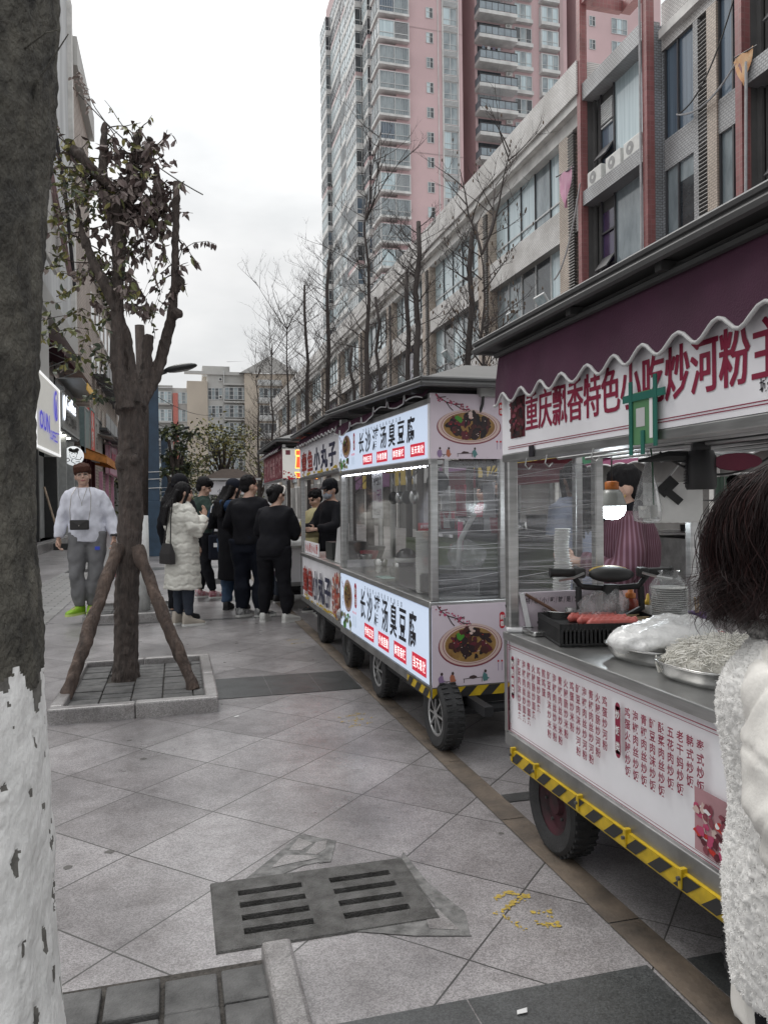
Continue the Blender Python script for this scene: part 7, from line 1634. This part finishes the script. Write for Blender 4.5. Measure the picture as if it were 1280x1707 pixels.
def strands(name, c, sx, sy, h, n, mat, L_=.05, r_=.0016, label=None, cat=None, seed=1, rz=0, curl=.5):
    r2 = random.Random(seed); mb = MB()
    mb.ell((0,0,0), (sx*.97,sy*.97,h*.93), mat, 24, 10)
    for k in range(n):
        a = r2.uniform(0, 6.28); q = math.sqrt(r2.random()); x, y_ = sx*q*math.cos(a), sy*q*math.sin(a); z = h*math.sqrt(max(0, 1-q*q))*.93+r2.uniform(-.003,.007)
        p = Vector((x, y_, z)); an = r2.uniform(0, 6.28); pts = [p]; d = Vector((math.cos(an), math.sin(an), r2.uniform(-.3,.3)))
        for i in range(4): d = (d+Vector((r2.uniform(-1,1), r2.uniform(-1,1), r2.uniform(-.9,.35)))*curl).normalized(); pts.append(pts[-1]+d*L_*r2.uniform(.6,1.2)/4)
        mb.tube(pts, r_, mat, 3, caps=False)
    o = mb.build(name, smooth=True); o.location = c; o.rotation_euler.z = R(rz); return tag(o, label, cat)
tray((1.60, 2.30, CZ), .165, .15, 10, 'steel tray under the bagged white noodles, farthest of the three trays'); tray((1.575, 1.98, CZ), .16, .145, 8, 'steel tray heaped with loose white rice noodles, middle of the three trays'); tray((1.57, 1.69, CZ), .15, .125, 8, 'steel tray of pale yellow shreds, nearest of the three trays')
# bagged noodles: a lumpy pillow under film
mb = MB(); mb.ell((0,0,.05), (.19,.15,.062), RICE, 26, 12); mb.ell((.1,.08,.055), (.14,.12,.06), RICE, 20, 10); mb.ell((-.1,-.02,.05), (.12,.12,.05), RICE, 20, 10)
BAGW = M('bagged_noodles_under_film', (.82,.82,.81), .3, var=.06, scale=14, bump=.5, bscale=90, coat=.4)
o = cook(mb, 'bagged_noodles', .008, 4, None, lambda p: -.007*np.abs(grf(p, 48, 2))-.0035*np.abs(grf(p, 120, 3))+.006); o.data.materials.clear(); o.data.materials.append(BAGW); o.location = (1.615, 2.30, CZ+.022); tag(o, 'plastic bag of soft white noodles lying in the farthest tray', 'noodles')
strands('rice_noodles', (1.63, 2.02, CZ+.03), .185, .15, .095, 3400, RICE, .034, .0017, 'heap of loose white rice noodles in the middle tray', 'noodles', 2)
strands('shredded_tofu', (1.585, 1.70, CZ+.03), .12, .10, .055, 1500, SHRD, .026, .003, 'heap of pale yellow shreds in the nearest tray', 'food', 3)
mb = MB(); [mb.tube([(0,0,.0),(rng.uniform(-.01,0),-.01,-.02),(rng.uniform(-.02,.01),-.02,-.05)], .0014, RICE, 4) for k in range(4)]; o = mb.build('stray_noodles'); o.location = (1.44, 2.1, CZ+.06); tag(o, 'a few stray noodles hanging over the rim of the middle tray', 'noodles')
# basket with sausages
t = empty('plastic_basket', (1.62, 2.72, CZ), R(-12), 'black plastic basket holding pink sausages on the front cart', 'basket'); mb = MB(); bx, by, bh = .215, .165, .085
for (x0,x1,y0,y1) in ((-bx,bx,-by,-by+.006),(-bx,bx,by-.006,by),(-bx,-bx+.006,-by,by),(bx-.006,bx,-by,by)): mb.box(x0,x1,y0,y1,bh-.02,bh,BASK); mb.box(x0,x1,y0,y1,0,.012,BASK)
for k in range(27): x = -bx+.008+k*(2*bx-.016)/26; mb.box(x-.004,x+.004,-by,-by+.005,.01,bh,BASK); mb.box(x-.004,x+.004,by-.005,by,.01,bh,BASK)
for k in range(20): y_ = -by+.008+k*(2*by-.016)/19; mb.box(-bx,-bx+.005,y_-.004,y_+.004,.01,bh,BASK); mb.box(bx-.005,bx,y_-.004,y_+.004,.01,bh,BASK)
mb.box(-bx,bx,-by,by,0,.006,BASK); mb.box(-bx+.01,bx-.01,-by+.01,by-.01,.055,.062,BASK); mb.build('basket', t)
for k in range(6):
    t = empty('sausage', (1.62+.03*(k % 2)-.02, 2.615+.037*k, CZ+.078), R(-8+rng.uniform(-4,4)), 'pink scored sausage on a stick lying in the black basket', 'sausage', 'sausages in the black basket')
    mb = MB(); n = 22; mb.tube([(-.1+.2*i/n,0,0) for i in range(n+1)], [.004]+[.0155+.0018*math.sin(i*2.3) for i in range(n-1)]+[.004], SAUS, 12); mb.build('sausage_meat', t, smooth=True); mb = MB(); mb.tube([(.09,0,0),(.19,0,.002)], .0022, M('bamboo_stick', (.45,.34,.2), .7), 6); mb.build('stick', t)
# small pot with spoon, flat tray
t = empty('metal_pot', (1.56, 2.93, CZ), 0, 'small steel pot with a spoon handle at the far end of the front counter', 'pot'); mb = MB(); mb.lathe([(.07,0),(.075,.005),(.078,.085),(.084,.088),(.084,.092),(.075,.09),(.072,.02),(.001,.018)], (0,0,0), TRAY, 26, 'z', False); mb.lathe([(.07,0),(.001,.0005)], (0,0,0), TRAY, 26, 'z', False); mb.build('pot', t, smooth=True)
mb = MB(); mb.lathe([(.072,.07),(.001,.071)], (0,0,0), M('dark_sauce', (.06,.02,.012), .25), 24, 'z', False); mb.build('sauce', t); mb = MB(); mb.tube([(.02,0,.05),(-.05,.03,.1),(-.14,.06,.155)], .007, M('brown_wood_handle', (.14,.07,.045), .6), 8); mb.build('spoon', t)
mb = MB(); mb.bbox(-.06,.06,-.07,.07,0,.02,TRAY,.008); o = mb.build('flat_dish'); o.location = (1.44, 2.9, CZ); tag(o, 'small flat steel dish beside the small steel pot', 'dish')
# phone charger / white panel lamp at the far corner
t = empty('desk_lamp', (1.395, 2.99, CZ), R(-20), 'white slim lamp panel tilted at the far corner of the front counter', 'lamp'); mb = MB(); mb.bbox(-.06,.06,-.05,.05,0,.02,M('white_plastic', (.6,.6,.61), .35),.01); mb.build('base', t); mb = MB(); mb.obox((.02,0,.085), (.02,0,.005), (0,.05,0), (-.03,0,.15), M('white_plastic')); mb.build('panel', t); mb = MB(); mb.tube([(.0,.02,.1),(-.05,.04,.06),(-.06,.0,.11),(-.03,-.02,.05)], .003, WIRE, 5); mb.build('cord', t)
# handlebar of the tricycle
t = empty('tricycle_handlebar', (1.73, 2.83, CZ), R(-15), 'black tricycle handlebar with yellow dashboard standing behind the front counter', 'handlebar')
mb = MB(); mb.tube([(0,0,0),(0,.0,.12),(0,0,.2)], [.05,.035,.03], RUB, 12); mb.tube([(-.13,.02,.19),(-.13,.01,.10),(-.05,0,.06)], .014, RUB, 8); mb.tube([(.13,.02,.19),(.13,.01,.10),(.05,0,.06)], .014, RUB, 8); mb.bbox(-.07,.07,-.04,.05,-.01,.06,RUB,.02); mb.build('stem', t, angle=40)
mb = MB(); mb.tube([(-.235,0,.25),(-.16,.01,.245),(-.12,.02,.19),(0,.03,.18),(.12,.02,.19),(.16,.01,.245),(.235,0,.25)], .013, RUB, 10); mb.build('bar', t, smooth=True)
for s_ in (-1, 1):
    mb = MB(); mb.tube([(s_*.13,.012,.247),(s_*.25,0,.252)], .018, RUB, 12); mb.tube([(s_*.245,0,.252),(s_*.253,0,.252)], .021, RUB, 12); mb.bbox(s_*.13-.02,s_*.13+.02,-.03,.03,.23,.27,RUB,.008); mb.build('grip', t, angle=40)
    mb = MB(); mb.tube([(s_*.12,-.03,.25),(s_*.17,-.06,.235),(s_*.23,-.06,.225)], .006, STEEL, 6); mb.build('brake_lever', t)
mb = MB(); mb.ell((0,-.002,.242), (.095,.05,.03), RUB, 20, 9, Matrix.Rotation(R(18), 3, 'X')); mb.build('dashboard', t, smooth=True); mb = MB(); mb.ell((0,.025,.252), (.085,.04,.022), YEL, 20, 9, Matrix.Rotation(R(18), 3, 'X')); mb.build('dashboard_cover', t, smooth=True)
t2 = empty('plastic_bag', (1.645, 2.79, .915), 0, 'crumpled clear plastic bag tied on the black handlebar', 'bag'); mb = MB(); mb.ell((0,0,0), (.07,.04,.075), FILM, 14, 9); mb.ell((-.05,0,.01), (.035,.03,.05), FILM, 10, 7); mb.ell((.08,-.01,.02), (.05,.03,.06), FILM, 10, 7); o = mb.build('bag_skin', t2, smooth=True)
for v in o.data.vertices: v.co += rv(.007)
# sauce bottles, bowls, cup
def bottle(loc, body, cap, s_, label):
    t = empty('sauce_bottle', loc, 0, label, 'bottle', 'sauce bottles on the front cart'); mb = MB(); mb.lathe([(.03*s_,0),(.034*s_,.006),(.034*s_,.05*s_),(.029*s_,.07*s_),(.033*s_,.09*s_),(.03*s_,.115*s_),(.018*s_,.13*s_),(.001,.131*s_)], (0,0,0), body, 20, 'z', False); mb.build('bottle', t, smooth=True)
    mb = MB(); mb.lathe([(.022*s_,.127*s_),(.022*s_,.145*s_),(.013*s_,.15*s_),(.006*s_,.185*s_),(.001,.187*s_)], (0,0,0), cap, 16, 'z', False); mb.build('nozzle_cap', t, smooth=True)
ORC = M('orange_cap', (.48,.14,.02), .45)
bottle((1.885, 2.93, CZ), M('red_sauce_bottle', (.22,.035,.02), .3, var=.3, scale=18), ORC, 1.0, 'red sauce squeeze bottle with an orange nozzle'); bottle((1.95, 2.90, CZ), M('milky_bottle', (.5,.48,.45), .35), YEL, .78, 'smaller milky squeeze bottle with a yellow nozzle')
t = empty('bowl_stack', (1.915, 2.70, CZ), 0, 'tall stack of white paper bowls in a plastic bag on the front counter', 'bowls'); mb = MB()
for k in range(23): z = k*.0085; mb.lathe([(.052,z),(.066,z+.004),(.070,z+.0055),(.070,z+.008),(.064,z+.0078)], (rng.uniform(-.002,.002),rng.uniform(-.002,.002),0), PAPW, 26, 'z', k == 22)
mb.build('bowl', t, angle=30); mb = MB(); rg = []
for (z, r_) in ((0,.078),(.05,.082),(.12,.08),(.2,.078),(.225,.06),(.25,.035),(.26,.045)): rg.append([(r_*math.cos(a)*(1+.07*math.sin(5*a+z*30)), r_*math.sin(a)*(1+.07*math.cos(4*a)), z) for a in [k*math.pi/12 for k in range(24)]])
mb.rings(rg, film_mat('clear_bag', .07, (16,16,16), (.75,.75,.76), (.5,.75), .5, .08), False); mb.build('bag_skin', t, smooth=True)
t = empty('purple_cup', (2.03, 2.68, CZ), 0, 'purple plastic cup holding chopsticks beside the bowl stack', 'cup'); mb = MB(); mb.lathe([(.03,0),(.036,.09),(.038,.092),(.034,.09),(.028,.004)], (0,0,0), M('purple_plastic', (.13,.07,.24), .4), 20); mb.build('cup', t, smooth=True); mb = MB(); [mb.tube([(0,0,.02),(rng.uniform(-.02,.02),rng.uniform(-.02,.02),.15)], .003, M('bamboo_stick'), 5) for k in range(5)]; mb.build('chopstick', t)
mb = MB(); mb.lathe([(.04,0),(.042,.05),(.001,.052)], (0,0,0), TRAY, 18); o = mb.build('metal_cup', smooth=True); o.location = (1.99, 2.62, CZ); tag(o, 'low steel cup between the bowl stack and the purple cup', 'cup')
mb = MB(); mb.ell((0,0,.02), (.04,.03,.025), FILM, 10, 6); mb.ell((.01,0,.018), (.025,.02,.015), CHI, 8, 5); o = mb.build('spice_bag'); o.location = (2.03, 2.56, CZ); tag(o, 'small bag of red spice by the purple cup', 'bag')
t = empty('cup_stack', (1.705, 3.20, .812), 0, 'tall stack of white paper cups behind the wrapped window of the front cart', 'cups'); mb = MB()
for k in range(35): z = k*.012; w_ = .042 if k < 22 else .036; mb.lathe([(w_*.8,z),(w_,z+.011),(w_,z+.013)], (.004*math.sin(k*.4),0,0), PAPW, 18)
mb.build('cup', t, angle=30); mb = MB(); pass
# bulb, hanging bags, black clip fan, hooks
t = empty('bulb_lamp', (1.965, 3.20, 1.27), 0, 'lit bulb lamp with an orange cap hanging over the front cart', 'lamp')
mb = MB(); rg = [(.001,0),(.03,.004),(.052,.02),(.063,.045),(.064,.062)]; mb.lathe(rg, (0,0,0), M('glowing_bulb', (.9,.95,1), .3, var=0, emit=16, ecol=(.86,.95,1)), 26, 'z', False); mb.build('bulb', t, smooth=True)
mb = MB(); mb.lathe([(.065,.062),(.066,.072),(.058,.09),(.05,.12),(.035,.14)], (0,0,0), M('clear_bulb_shell', (.32,.33,.31), .25), 24); mb.build('shell', t, smooth=True); mb = MB(); mb.lathe([(.03,.14),(.032,.145),(.032,.175),(.02,.18)], (0,0,0), ORC, 18); mb.tube([(0,0,.18),(0,0,.3)], .004, WIRE, 5); mb.build('cap', t, smooth=True)
t = empty('cup_bag', (1.60, 2.37, 1.36), 0, 'clear bag of two small paper cups hanging under the front cart sign', 'bag'); mb = MB(); rg = []
for (z, r_) in ((.17,.004),(.12,.012),(.04,.038),(-.04,.055),(-.075,.05),(-.085,.02)): rg.append([(r_*math.cos(a)*(1+.1*math.sin(3*a)), r_*.7*math.sin(a), z) for a in [k*math.pi/9 for k in range(18)]])
mb.rings(rg, FILM); mb.build('bag_skin', t, smooth=True)
mb = MB(); 
for x in (-.024, .024): mb.lathe([(.018,-.02),(.021,.02),(.02,.022),(.001,.023)], (x,-.01,-.045), PAPW, 16); mb.lathe([(.021,-.024),(.001,-.022)], (x,-.01,-.045), PAPW, 16)
mb.build('cup', t); mb = MB(); mb.tube([(0,-.03,-.02),(.01,-.01,.14),(.01,0,.18)], .003, M('dark_green_string', (.02,.08,.04), .6), 5); mb.build('string', t)
t = empty('bag_roll', (1.72, 2.40, 1.36), R(-30), 'pad of white plastic bags held by a black clip under the front cart sign', 'bags'); mb = MB()
for k in range(7):
    P = [[(-.1+.2*i/8, .004*k+.004*math.sin(i*1.3+k), .06-.14*j/5+.006*math.sin(i*.9+k)*j/5) for i in range(9)] for j in range(6)]
    mb.add([p for r_ in P for p in r_], [(j*9+i, j*9+i+1, (j+1)*9+i+1, (j+1)*9+i) for j in range(5) for i in range(8)], M('white_bag_film', (.82,.82,.80), .4, var=.08, scale=8))
mb.build('bags', t, smooth=True); mb = MB(); mb.obox((-.02,-.012,.045), (.05,0,.05), (0,.012,0), (-.03,0,.03), BASK); mb.obox((.0,-.015,.01), (.05,0,-.045), (0,.012,0), (.018,0,.02), BASK); mb.tube([(-.02,0,.07),(.05,0,.16)], .004, STEEL, 5); mb.build('clip', t)
t = empty('hanging_fan', (1.70, 2.22, 1.46), R(-30), 'black hanging motor with a maroon fan disc under the front cart roof', 'fan'); mb = MB(); mb.lathe([(.045,-.06),(.05,-.05),(.05,.05),(.04,.07)], (0,0,-.01), BASK, 18); mb.bbox(-.03,.03,-.03,.03,.05,.09,BASK,.01)
for k in range(10): mb.box(-.052,-.048,-.03,.03,-.05+k*.01,-.046+k*.01,RUB)
mb.build('motor', t, angle=40); mb = MB(); disc(mb, (.11,-.02,.02), X_, Z_, .075, .028, M('maroon_plastic', (.17,.02,.05), .4), .0, 24); mb.ell((.11,0,.02), (.075,.012,.03), M('maroon_plastic'), 18, 8); mb.build('disc', t, smooth=True); mb = MB(); mb.tube(sag((-.13,0,.06),(.22,0,.04),.07), .004, WIRE, 5); mb.tube([(-.2,0,.03),(-.1,0,.045),(-.03,0,.04)], [.004,.018,.02], BASK, 8); mb.build('cable', t)
# ---------------------------------------------- cart 2 contents
D = empty
t = empty('glass_bowl', (1.62, 5.40, .835), 0, 'clear tub with dark food and a white lid ring on the second cart counter', 'tub'); mb = MB(); mb.lathe([(.07,0),(.085,.12)], (0,0,0), M('dark_tofu', (.02,.018,.018), .4, var=.5, scale=30), 20); mb.lathe([(.086,.10),(.09,.125),(.086,.13)], (0,0,0), PAPW, 20); mb.ell((0,0,.13), (.08,.08,.07), M('clear_dome', (.06,.06,.06), .08, spec=1), 16, 8); mb.build('tub', t, smooth=True)
for (x, y_, z0, n, w_, lab) in ((1.40, 4.33, .83, 26, .045, 'tall stack of paper cups by the corner post of the second cart'), (1.47, 4.52, .83, 22, .05, 'stack of red banded paper bowls on the second cart')):
    t = empty('cup_stack', (x, y_, z0), 0, lab, 'cups', 'cup stacks on the second cart'); mb = MB()
    for k in range(n): z = k*.014; mb.lathe([(w_*.8,z),(w_,z+.012),(w_,z+.015)], (0,0,0), PAPW if 'tall' in lab else M('pinkish_paper', (.35,.2,.18), .6), 16)
    mb.build('cup', t, angle=30)
mb = MB(); mb.box(-.055,.055,-.003,.003,0,.12,REDP); [text(mb, s_, (-.045,-.003,.085-.035*i), X_, Z_, .02, .024, WHP, .01) for i, s_ in enumerate(('臭豆腐','小份','大份'))]; o = mb.build('red_label'); o.location = (1.47, 4.46, 1.12); tag(o, 'red printed card standing on the bowl stack of the second cart', 'card')
t = empty('price_sheet', (1.355, 5.20, 1.43), R(0), 'white price sheet hanging in the second cart window', 'notice'); mb = MB(); mb.box(-.003,.0,-.14,.14,-.17,.16,M('white_sheet', (.45,.45,.47), .6)); text(mb, '外卖堂食', (-.003,.10,.06), EXF, Z_, .05, .06, BLKP, .02); text(mb, '10元', (-.003,.12,-.06), EXF, Z_, .075, .1, M('violet_print', (.2,.06,.2), .5, var=0), .02, step=.055); text(mb, '份', (-.003,-.05,-.06), EXF, Z_, .075, .1, M('violet_print'), .02); text(mb, '欢迎品尝', (-.003,.10,-.15), EXF, Z_, .045, .05, BLKP, .01); mb.build('sheet', t)
mb = MB(); mb.box(0,.28,-.6,.6,0,.26,M('dull_green_box', (.10,.13,.06), .5, var=.3, scale=3)); o = mb.build('counter_box'); o.location = (1.75, 5.25, .835); tag(o, 'dull green lined warming box on the second cart counter', 'box')
mb = MB(); mb.bbox(-.25,.25,-.3,.3,0,.11,M('black_fry_pan', (.012,.012,.012), .35),.01); o = mb.build('fryer'); o.location = (1.62, 4.55, .835); tag(o, 'black fryer sunk in the near end of the second cart counter', 'fryer')
mb = MB(); mb.tube([(0,0,0),(.01,.0,.12),(.02,.02,.18),(.10,.06,.29),(.14,.08,.34)], .016, M('pale_hose', (.42,.42,.41), .5), 10); mb.tube([(0,0,-.12),(0,0,.02)], .022, BASK, 10); o = mb.build('bent_pipe', smooth=True); o.location = (1.60, 4.28, .95); tag(o, 'pale bent pipe with black base behind the wrapped end of the second cart', 'pipe')
mb = MB(); mb.lathe([(.001,-.006),(.062,-.004),(.068,0),(.062,.004),(.001,.006)], (0,0,0), BASK, 28, 'y'); o = mb.build('hanging_pan_lid', smooth=True); o.location = (1.425, 4.12, 1.475); tag(o, 'round black lid hanging at the near end of the second cart', 'lid')
for k, (y_, c) in enumerate(((5.9, (.5,.5,.5)), (5.55, (.35,.03,.06)), (5.0, (.45,.45,.47)), (4.7, (.42,.41,.4)))):
    mb = MB(); P = [[(.03*math.sin(i*1.9+j*.2), -.08+.16*i/8, -.34*j/6) for i in range(9)] for j in range(7)]; mb.add([p for r_ in P for p in r_], [(j*9+i, j*9+i+1, (j+1)*9+i+1, (j+1)*9+i) for j in range(6) for i in range(8)], M(f'hung_cloth_{k}', c, .8)); o = mb.build('hanging_cloth', smooth=True); o.location = (2.1, y_, 1.5); tag(o, ('white', 'dark red', 'pale grey', 'off-white')[k]+' apron cloth hanging at the back of the second cart', 'cloth')
for k in range(4):
    mb = MB(); mb.tube([(0,0,0),(0,0,-.14)], .006, STEEL, 6); mb.ell((0,0,-.17), (.035,.014,.045), BASK if k % 2 else TRAY, 12, 7); o = mb.build('hanging_ladle', smooth=True); o.location = (1.45, 4.65+k*.16, 1.57); tag(o, 'ladle hanging from the rail inside the second cart', 'ladle', 'ladles inside the second cart')
mb = MB(); mb.bbox(-.09,.09,-.12,.12,0,.09,BASK,.006); [mb.box(-.095,.095,-.11+k*.024,-.1+k*.024,.02,.08,TRAY) for k in range(9)]; o = mb.build('wire_basket'); o.location = (1.72, 4.13, .835); tag(o, 'small black wire basket at the wrapped end of the second cart', 'basket')
mb = MB(); mb.ell((0,0,.09), (.13,.10,.09), FILM, 12, 8); o = mb.build('plastic_bag', smooth=True); o.location = (1.70, 4.4, .95); [setattr(v, 'co', v.co+rv(.012)) for v in o.data.vertices]; tag(o, 'crumpled clear bag behind the wrapped end of the second cart', 'bag')
t = empty('pink_ladle', (1.72, 4.55, 1.06), R(10), 'pink handled ladle standing behind the wrapped end of the second cart', 'ladle'); mb = MB(); mb.tube([(0,0,0),(.0,0,.18)], .018, M('hot_pink_plastic', (.5,.06,.16), .4), 8); mb.build('handle', t)
for (x, y_, lab, c1_) in ((1.46, 5.85, 'printed leaflet lying at the far end of the second cart counter', PLC), (1.42, 5.25, 'pale green leaflet lying on the second cart counter', M('pale_green_paper', (.3,.45,.42), .6))): mb = MB(); mb.box(-.05,.05,-.11,.11,0,.002,c1_); o = mb.build('leaflet'); o.location = (x, y_, .84); tag(o, lab, 'leaflet')
t = empty('pot_shelf', (2.02, 5.1, 1.12), 0, 'dark shelf crowded with pots at the back of the second cart', 'shelf'); mb = MB(); mb.box(0,.22,-.95,.95,0,.03,BASK); mb.build('shelf', t)
mb = MB(); mb.box(.2,.215,-.95,.95,-.3,0,M('dull_green_box')); mb.build('backboard', t)
for k in range(9):
    h_ = rng.uniform(.07,.17); r_ = rng.uniform(.05,.085); mb = MB(); mb.lathe([(r_*.8,0),(r_,h_),(r_*.95,h_),(.001,h_*.9)], (0,0,0), [BASK, TRAY, FRD, M('red_can', (.3,.02,.04), .4), BASK][k % 5], 16); o = mb.build('cooking_pot', smooth=True); o.location = (2.12, 4.3+k*.2, 1.15); tag(o, ('black','steel','dark grey','red','black')[k % 5]+' cooking pot in the row on the dark shelf of the second cart', 'pot', 'pots on the back shelf of the second cart')
for k in range(7):
    h_ = rng.uniform(.05,.14); r_ = rng.uniform(.035,.06); mb = MB(); mb.lathe([(r_*.8,0),(r_,h_),(r_*.5,h_*1.15),(.001,h_*1.2)], (0,0,0), rng.choice([PAPW, CHI, FRD, YEL, TRAY]), 14); o = mb.build('sauce_jar', smooth=True); o.location = (1.5+.07*(k % 3), 4.85+k*.14, .835); tag(o, 'sauce jar in the row on the second cart counter', 'jar', 'sauce jars on the second cart counter')
# ---------------------------------------------- cart 3 contents
mb = MB(); mb.box(-.01,.0,-.42,.42,0,.13,PANW); [text(mb, '小心烫小心烫'[i], (-.01,.38-.13*i,.02), EXF, Z_, .1, .1, CHI, .03) for i in range(6)]; o = mb.build('counter_board'); o.location = (1.36, 7.95, .845); tag(o, 'white board with red characters standing on the third cart counter', 'sign')
mb = MB(); mb.box(0,.35,-.16,.16,0,.16,M('dark_box', (.02,.022,.02), .5)); o = mb.build('utensil_box'); o.location = (1.40, 7.25, .845); tag(o, 'dark box on the third cart counter beside the red lettered board', 'box')
mb = MB(); mb.add([(0,-.2,0),(0,.2,0),(.02,.16,.3),(.02,-.05,.34)], [(0,1,2,3)], M('white_tilted_board', (.5,.5,.5), .5)); o = mb.build('tilted_card'); o.location = (1.37, 6.62, .845); tag(o, 'white tilted card at the near end of the third cart counter', 'card')
for k in range(7):
    mb = MB(); s_ = rng.uniform(.07,.12); mb.lathe([(s_*.7,0),(s_,s_*.9),(s_*.95,s_*.95),(.001,s_*.7)], (0,0,0), [TRAY, M('red_can', (.3,.02,.04), .4), BASK, PAPW][k % 4], 16); o = mb.build('cooking_tub', smooth=True); o.location = (1.62+.1*(k % 3), 6.7+.24*k, .845); tag(o, ('steel', 'red', 'black', 'white')[k % 4]+f' cooking tub on the third cart, number {("one","two","three","four","five","six","seven")[k]} from its near end', 'tub')
# ---------------------------------------------- stall across the way
t = empty('market_stall', (5.6, 8.2, 0), 0, 'stall with a plum scalloped awning across the way, right of the front cart', 'stall')
mb = MB(); A = []; B = []
for i in range(90): y_ = -2.9+4.2*i/89; A.append((.4,y_,2.05)); B.append((-.35,y_,1.80+.03*abs(math.sin(y_*9)))) 
PLM = M('bright_plum_awning', (.15,.02,.07), .8); mb.add(A+B, [(i,i+1,91+i,90+i) for i in range(89)], PLM); mb.tube([(b_[0],b_[1],b_[2]) for b_ in B], .012, TRIM, 5); mb.box(.0,2.0,-3,1.3,2.05,2.1,SOFF); mb.build('awning', t)
for y_ in (-2.8, 1.2): mb = MB(); mb.box(.3,.36,y_,y_+.06,0,2.05,STEELD); mb.build('post', t)
mb = MB(); mb.box(.3,1.4,-2.8,1.2,.0,.9,STEELD)
for k in range(3): mb.box(.32,1.2,-2.6,1.0,.95+k*.2,.97+k*.2,STEEL)
mb.build('shelf', t)
for k in range(16):
    mb = MB(); h_ = rng.uniform(.07,.15); mb.lathe([(.04,0),(.05,h_),(.001,h_)], (0,0,0), rng.choice([PAPW, CHI, YEL, BASK, TRAY]), 10); o = mb.build('jar'); o.location = (5.6+rng.uniform(.4,.9), 5.7+k*.24, .97+.2*(k % 3)); tag(o, 'small jar on the shelf of the plum awning stall', 'jar', 'jars on the far stall shelf')
for k in range(10):
    mb = MB(); c = rng.choice([(.04,.04,.05),(.3,.3,.3),(.1,.03,.05),(.25,.22,.18),(.05,.08,.06)]); P = [[(.03*math.sin(i*1.7+k), -.09+.18*i/6, -.6*j/5) for i in range(7)] for j in range(6)]; mb.add([p for r_ in P for p in r_], [(j*7+i, j*7+i+1, (j+1)*7+i+1, (j+1)*7+i) for j in range(5) for i in range(6)], M('garment_%d' % k, c, .85)); o = mb.build('hanging_garment', smooth=True); o.location = (8.6, 8.6+k*.24, 1.75); tag(o, 'garment hanging on the rail behind the plum awning stall', 'garment', 'garments on the rail')
mb = MB(); mb.tube([(0,0,0),(0,2.4,0)], .02, STEEL, 8); [mb.tube([(0,y_,0),(0,y_,-1.78)], .02, STEEL, 8) for y_ in (.02, 2.38)]; o = mb.build('garment_rail'); o.location = (8.6, 8.5, 1.78); tag(o, 'steel garment rail behind the plum awning stall', 'rail')
# second row of carts behind, seen through the gaps
for (y_, lab) in ((9.6, 'plum awninged cart of the far row behind the second cart'), (13.2, 'farther plum awninged cart of the far row')):
    t = empty('food_cart', (5.3, y_, 0), 0, lab, 'food cart', 'food carts of the far row'); mb = MB(); mb.box(0,.9,0,2.4,.3,.85,PANW); mb.box(-.02,.9,-.02,2.42,.85,.9,STEEL); mb.build('cabinet', t); mb = MB(); [mb.box(x,x+.05,yy,yy+.05,.9,2.1,STEELD) for x in (0,.85) for yy in (0,2.35)]; mb.build('post', t); mb = MB(); mb.box(-.02,.05,0,2.4,1.65,2.0,M('dark_red_sign')); mb.build('sign', t); mb = MB(); mb.poly([(-.5,-.2,2.15),(1.1,-.2,2.15),(1.1,2.6,2.15),(-.5,2.6,2.15)], SOFF); mb.poly([(-.5,-.2,2.16),(.3,.4,2.35),(.3,2.0,2.35),(-.5,2.6,2.16)], ROOF); mb.poly([(1.1,-.2,2.16),(1.1,2.6,2.16),(.3,2.0,2.35),(.3,.4,2.35)], ROOF); mb.build('roof', t)
    for x in (.05,.85): 
        for yy in (.4, 2.0): wheel(t, x, yy, .19, .13, RIMK)
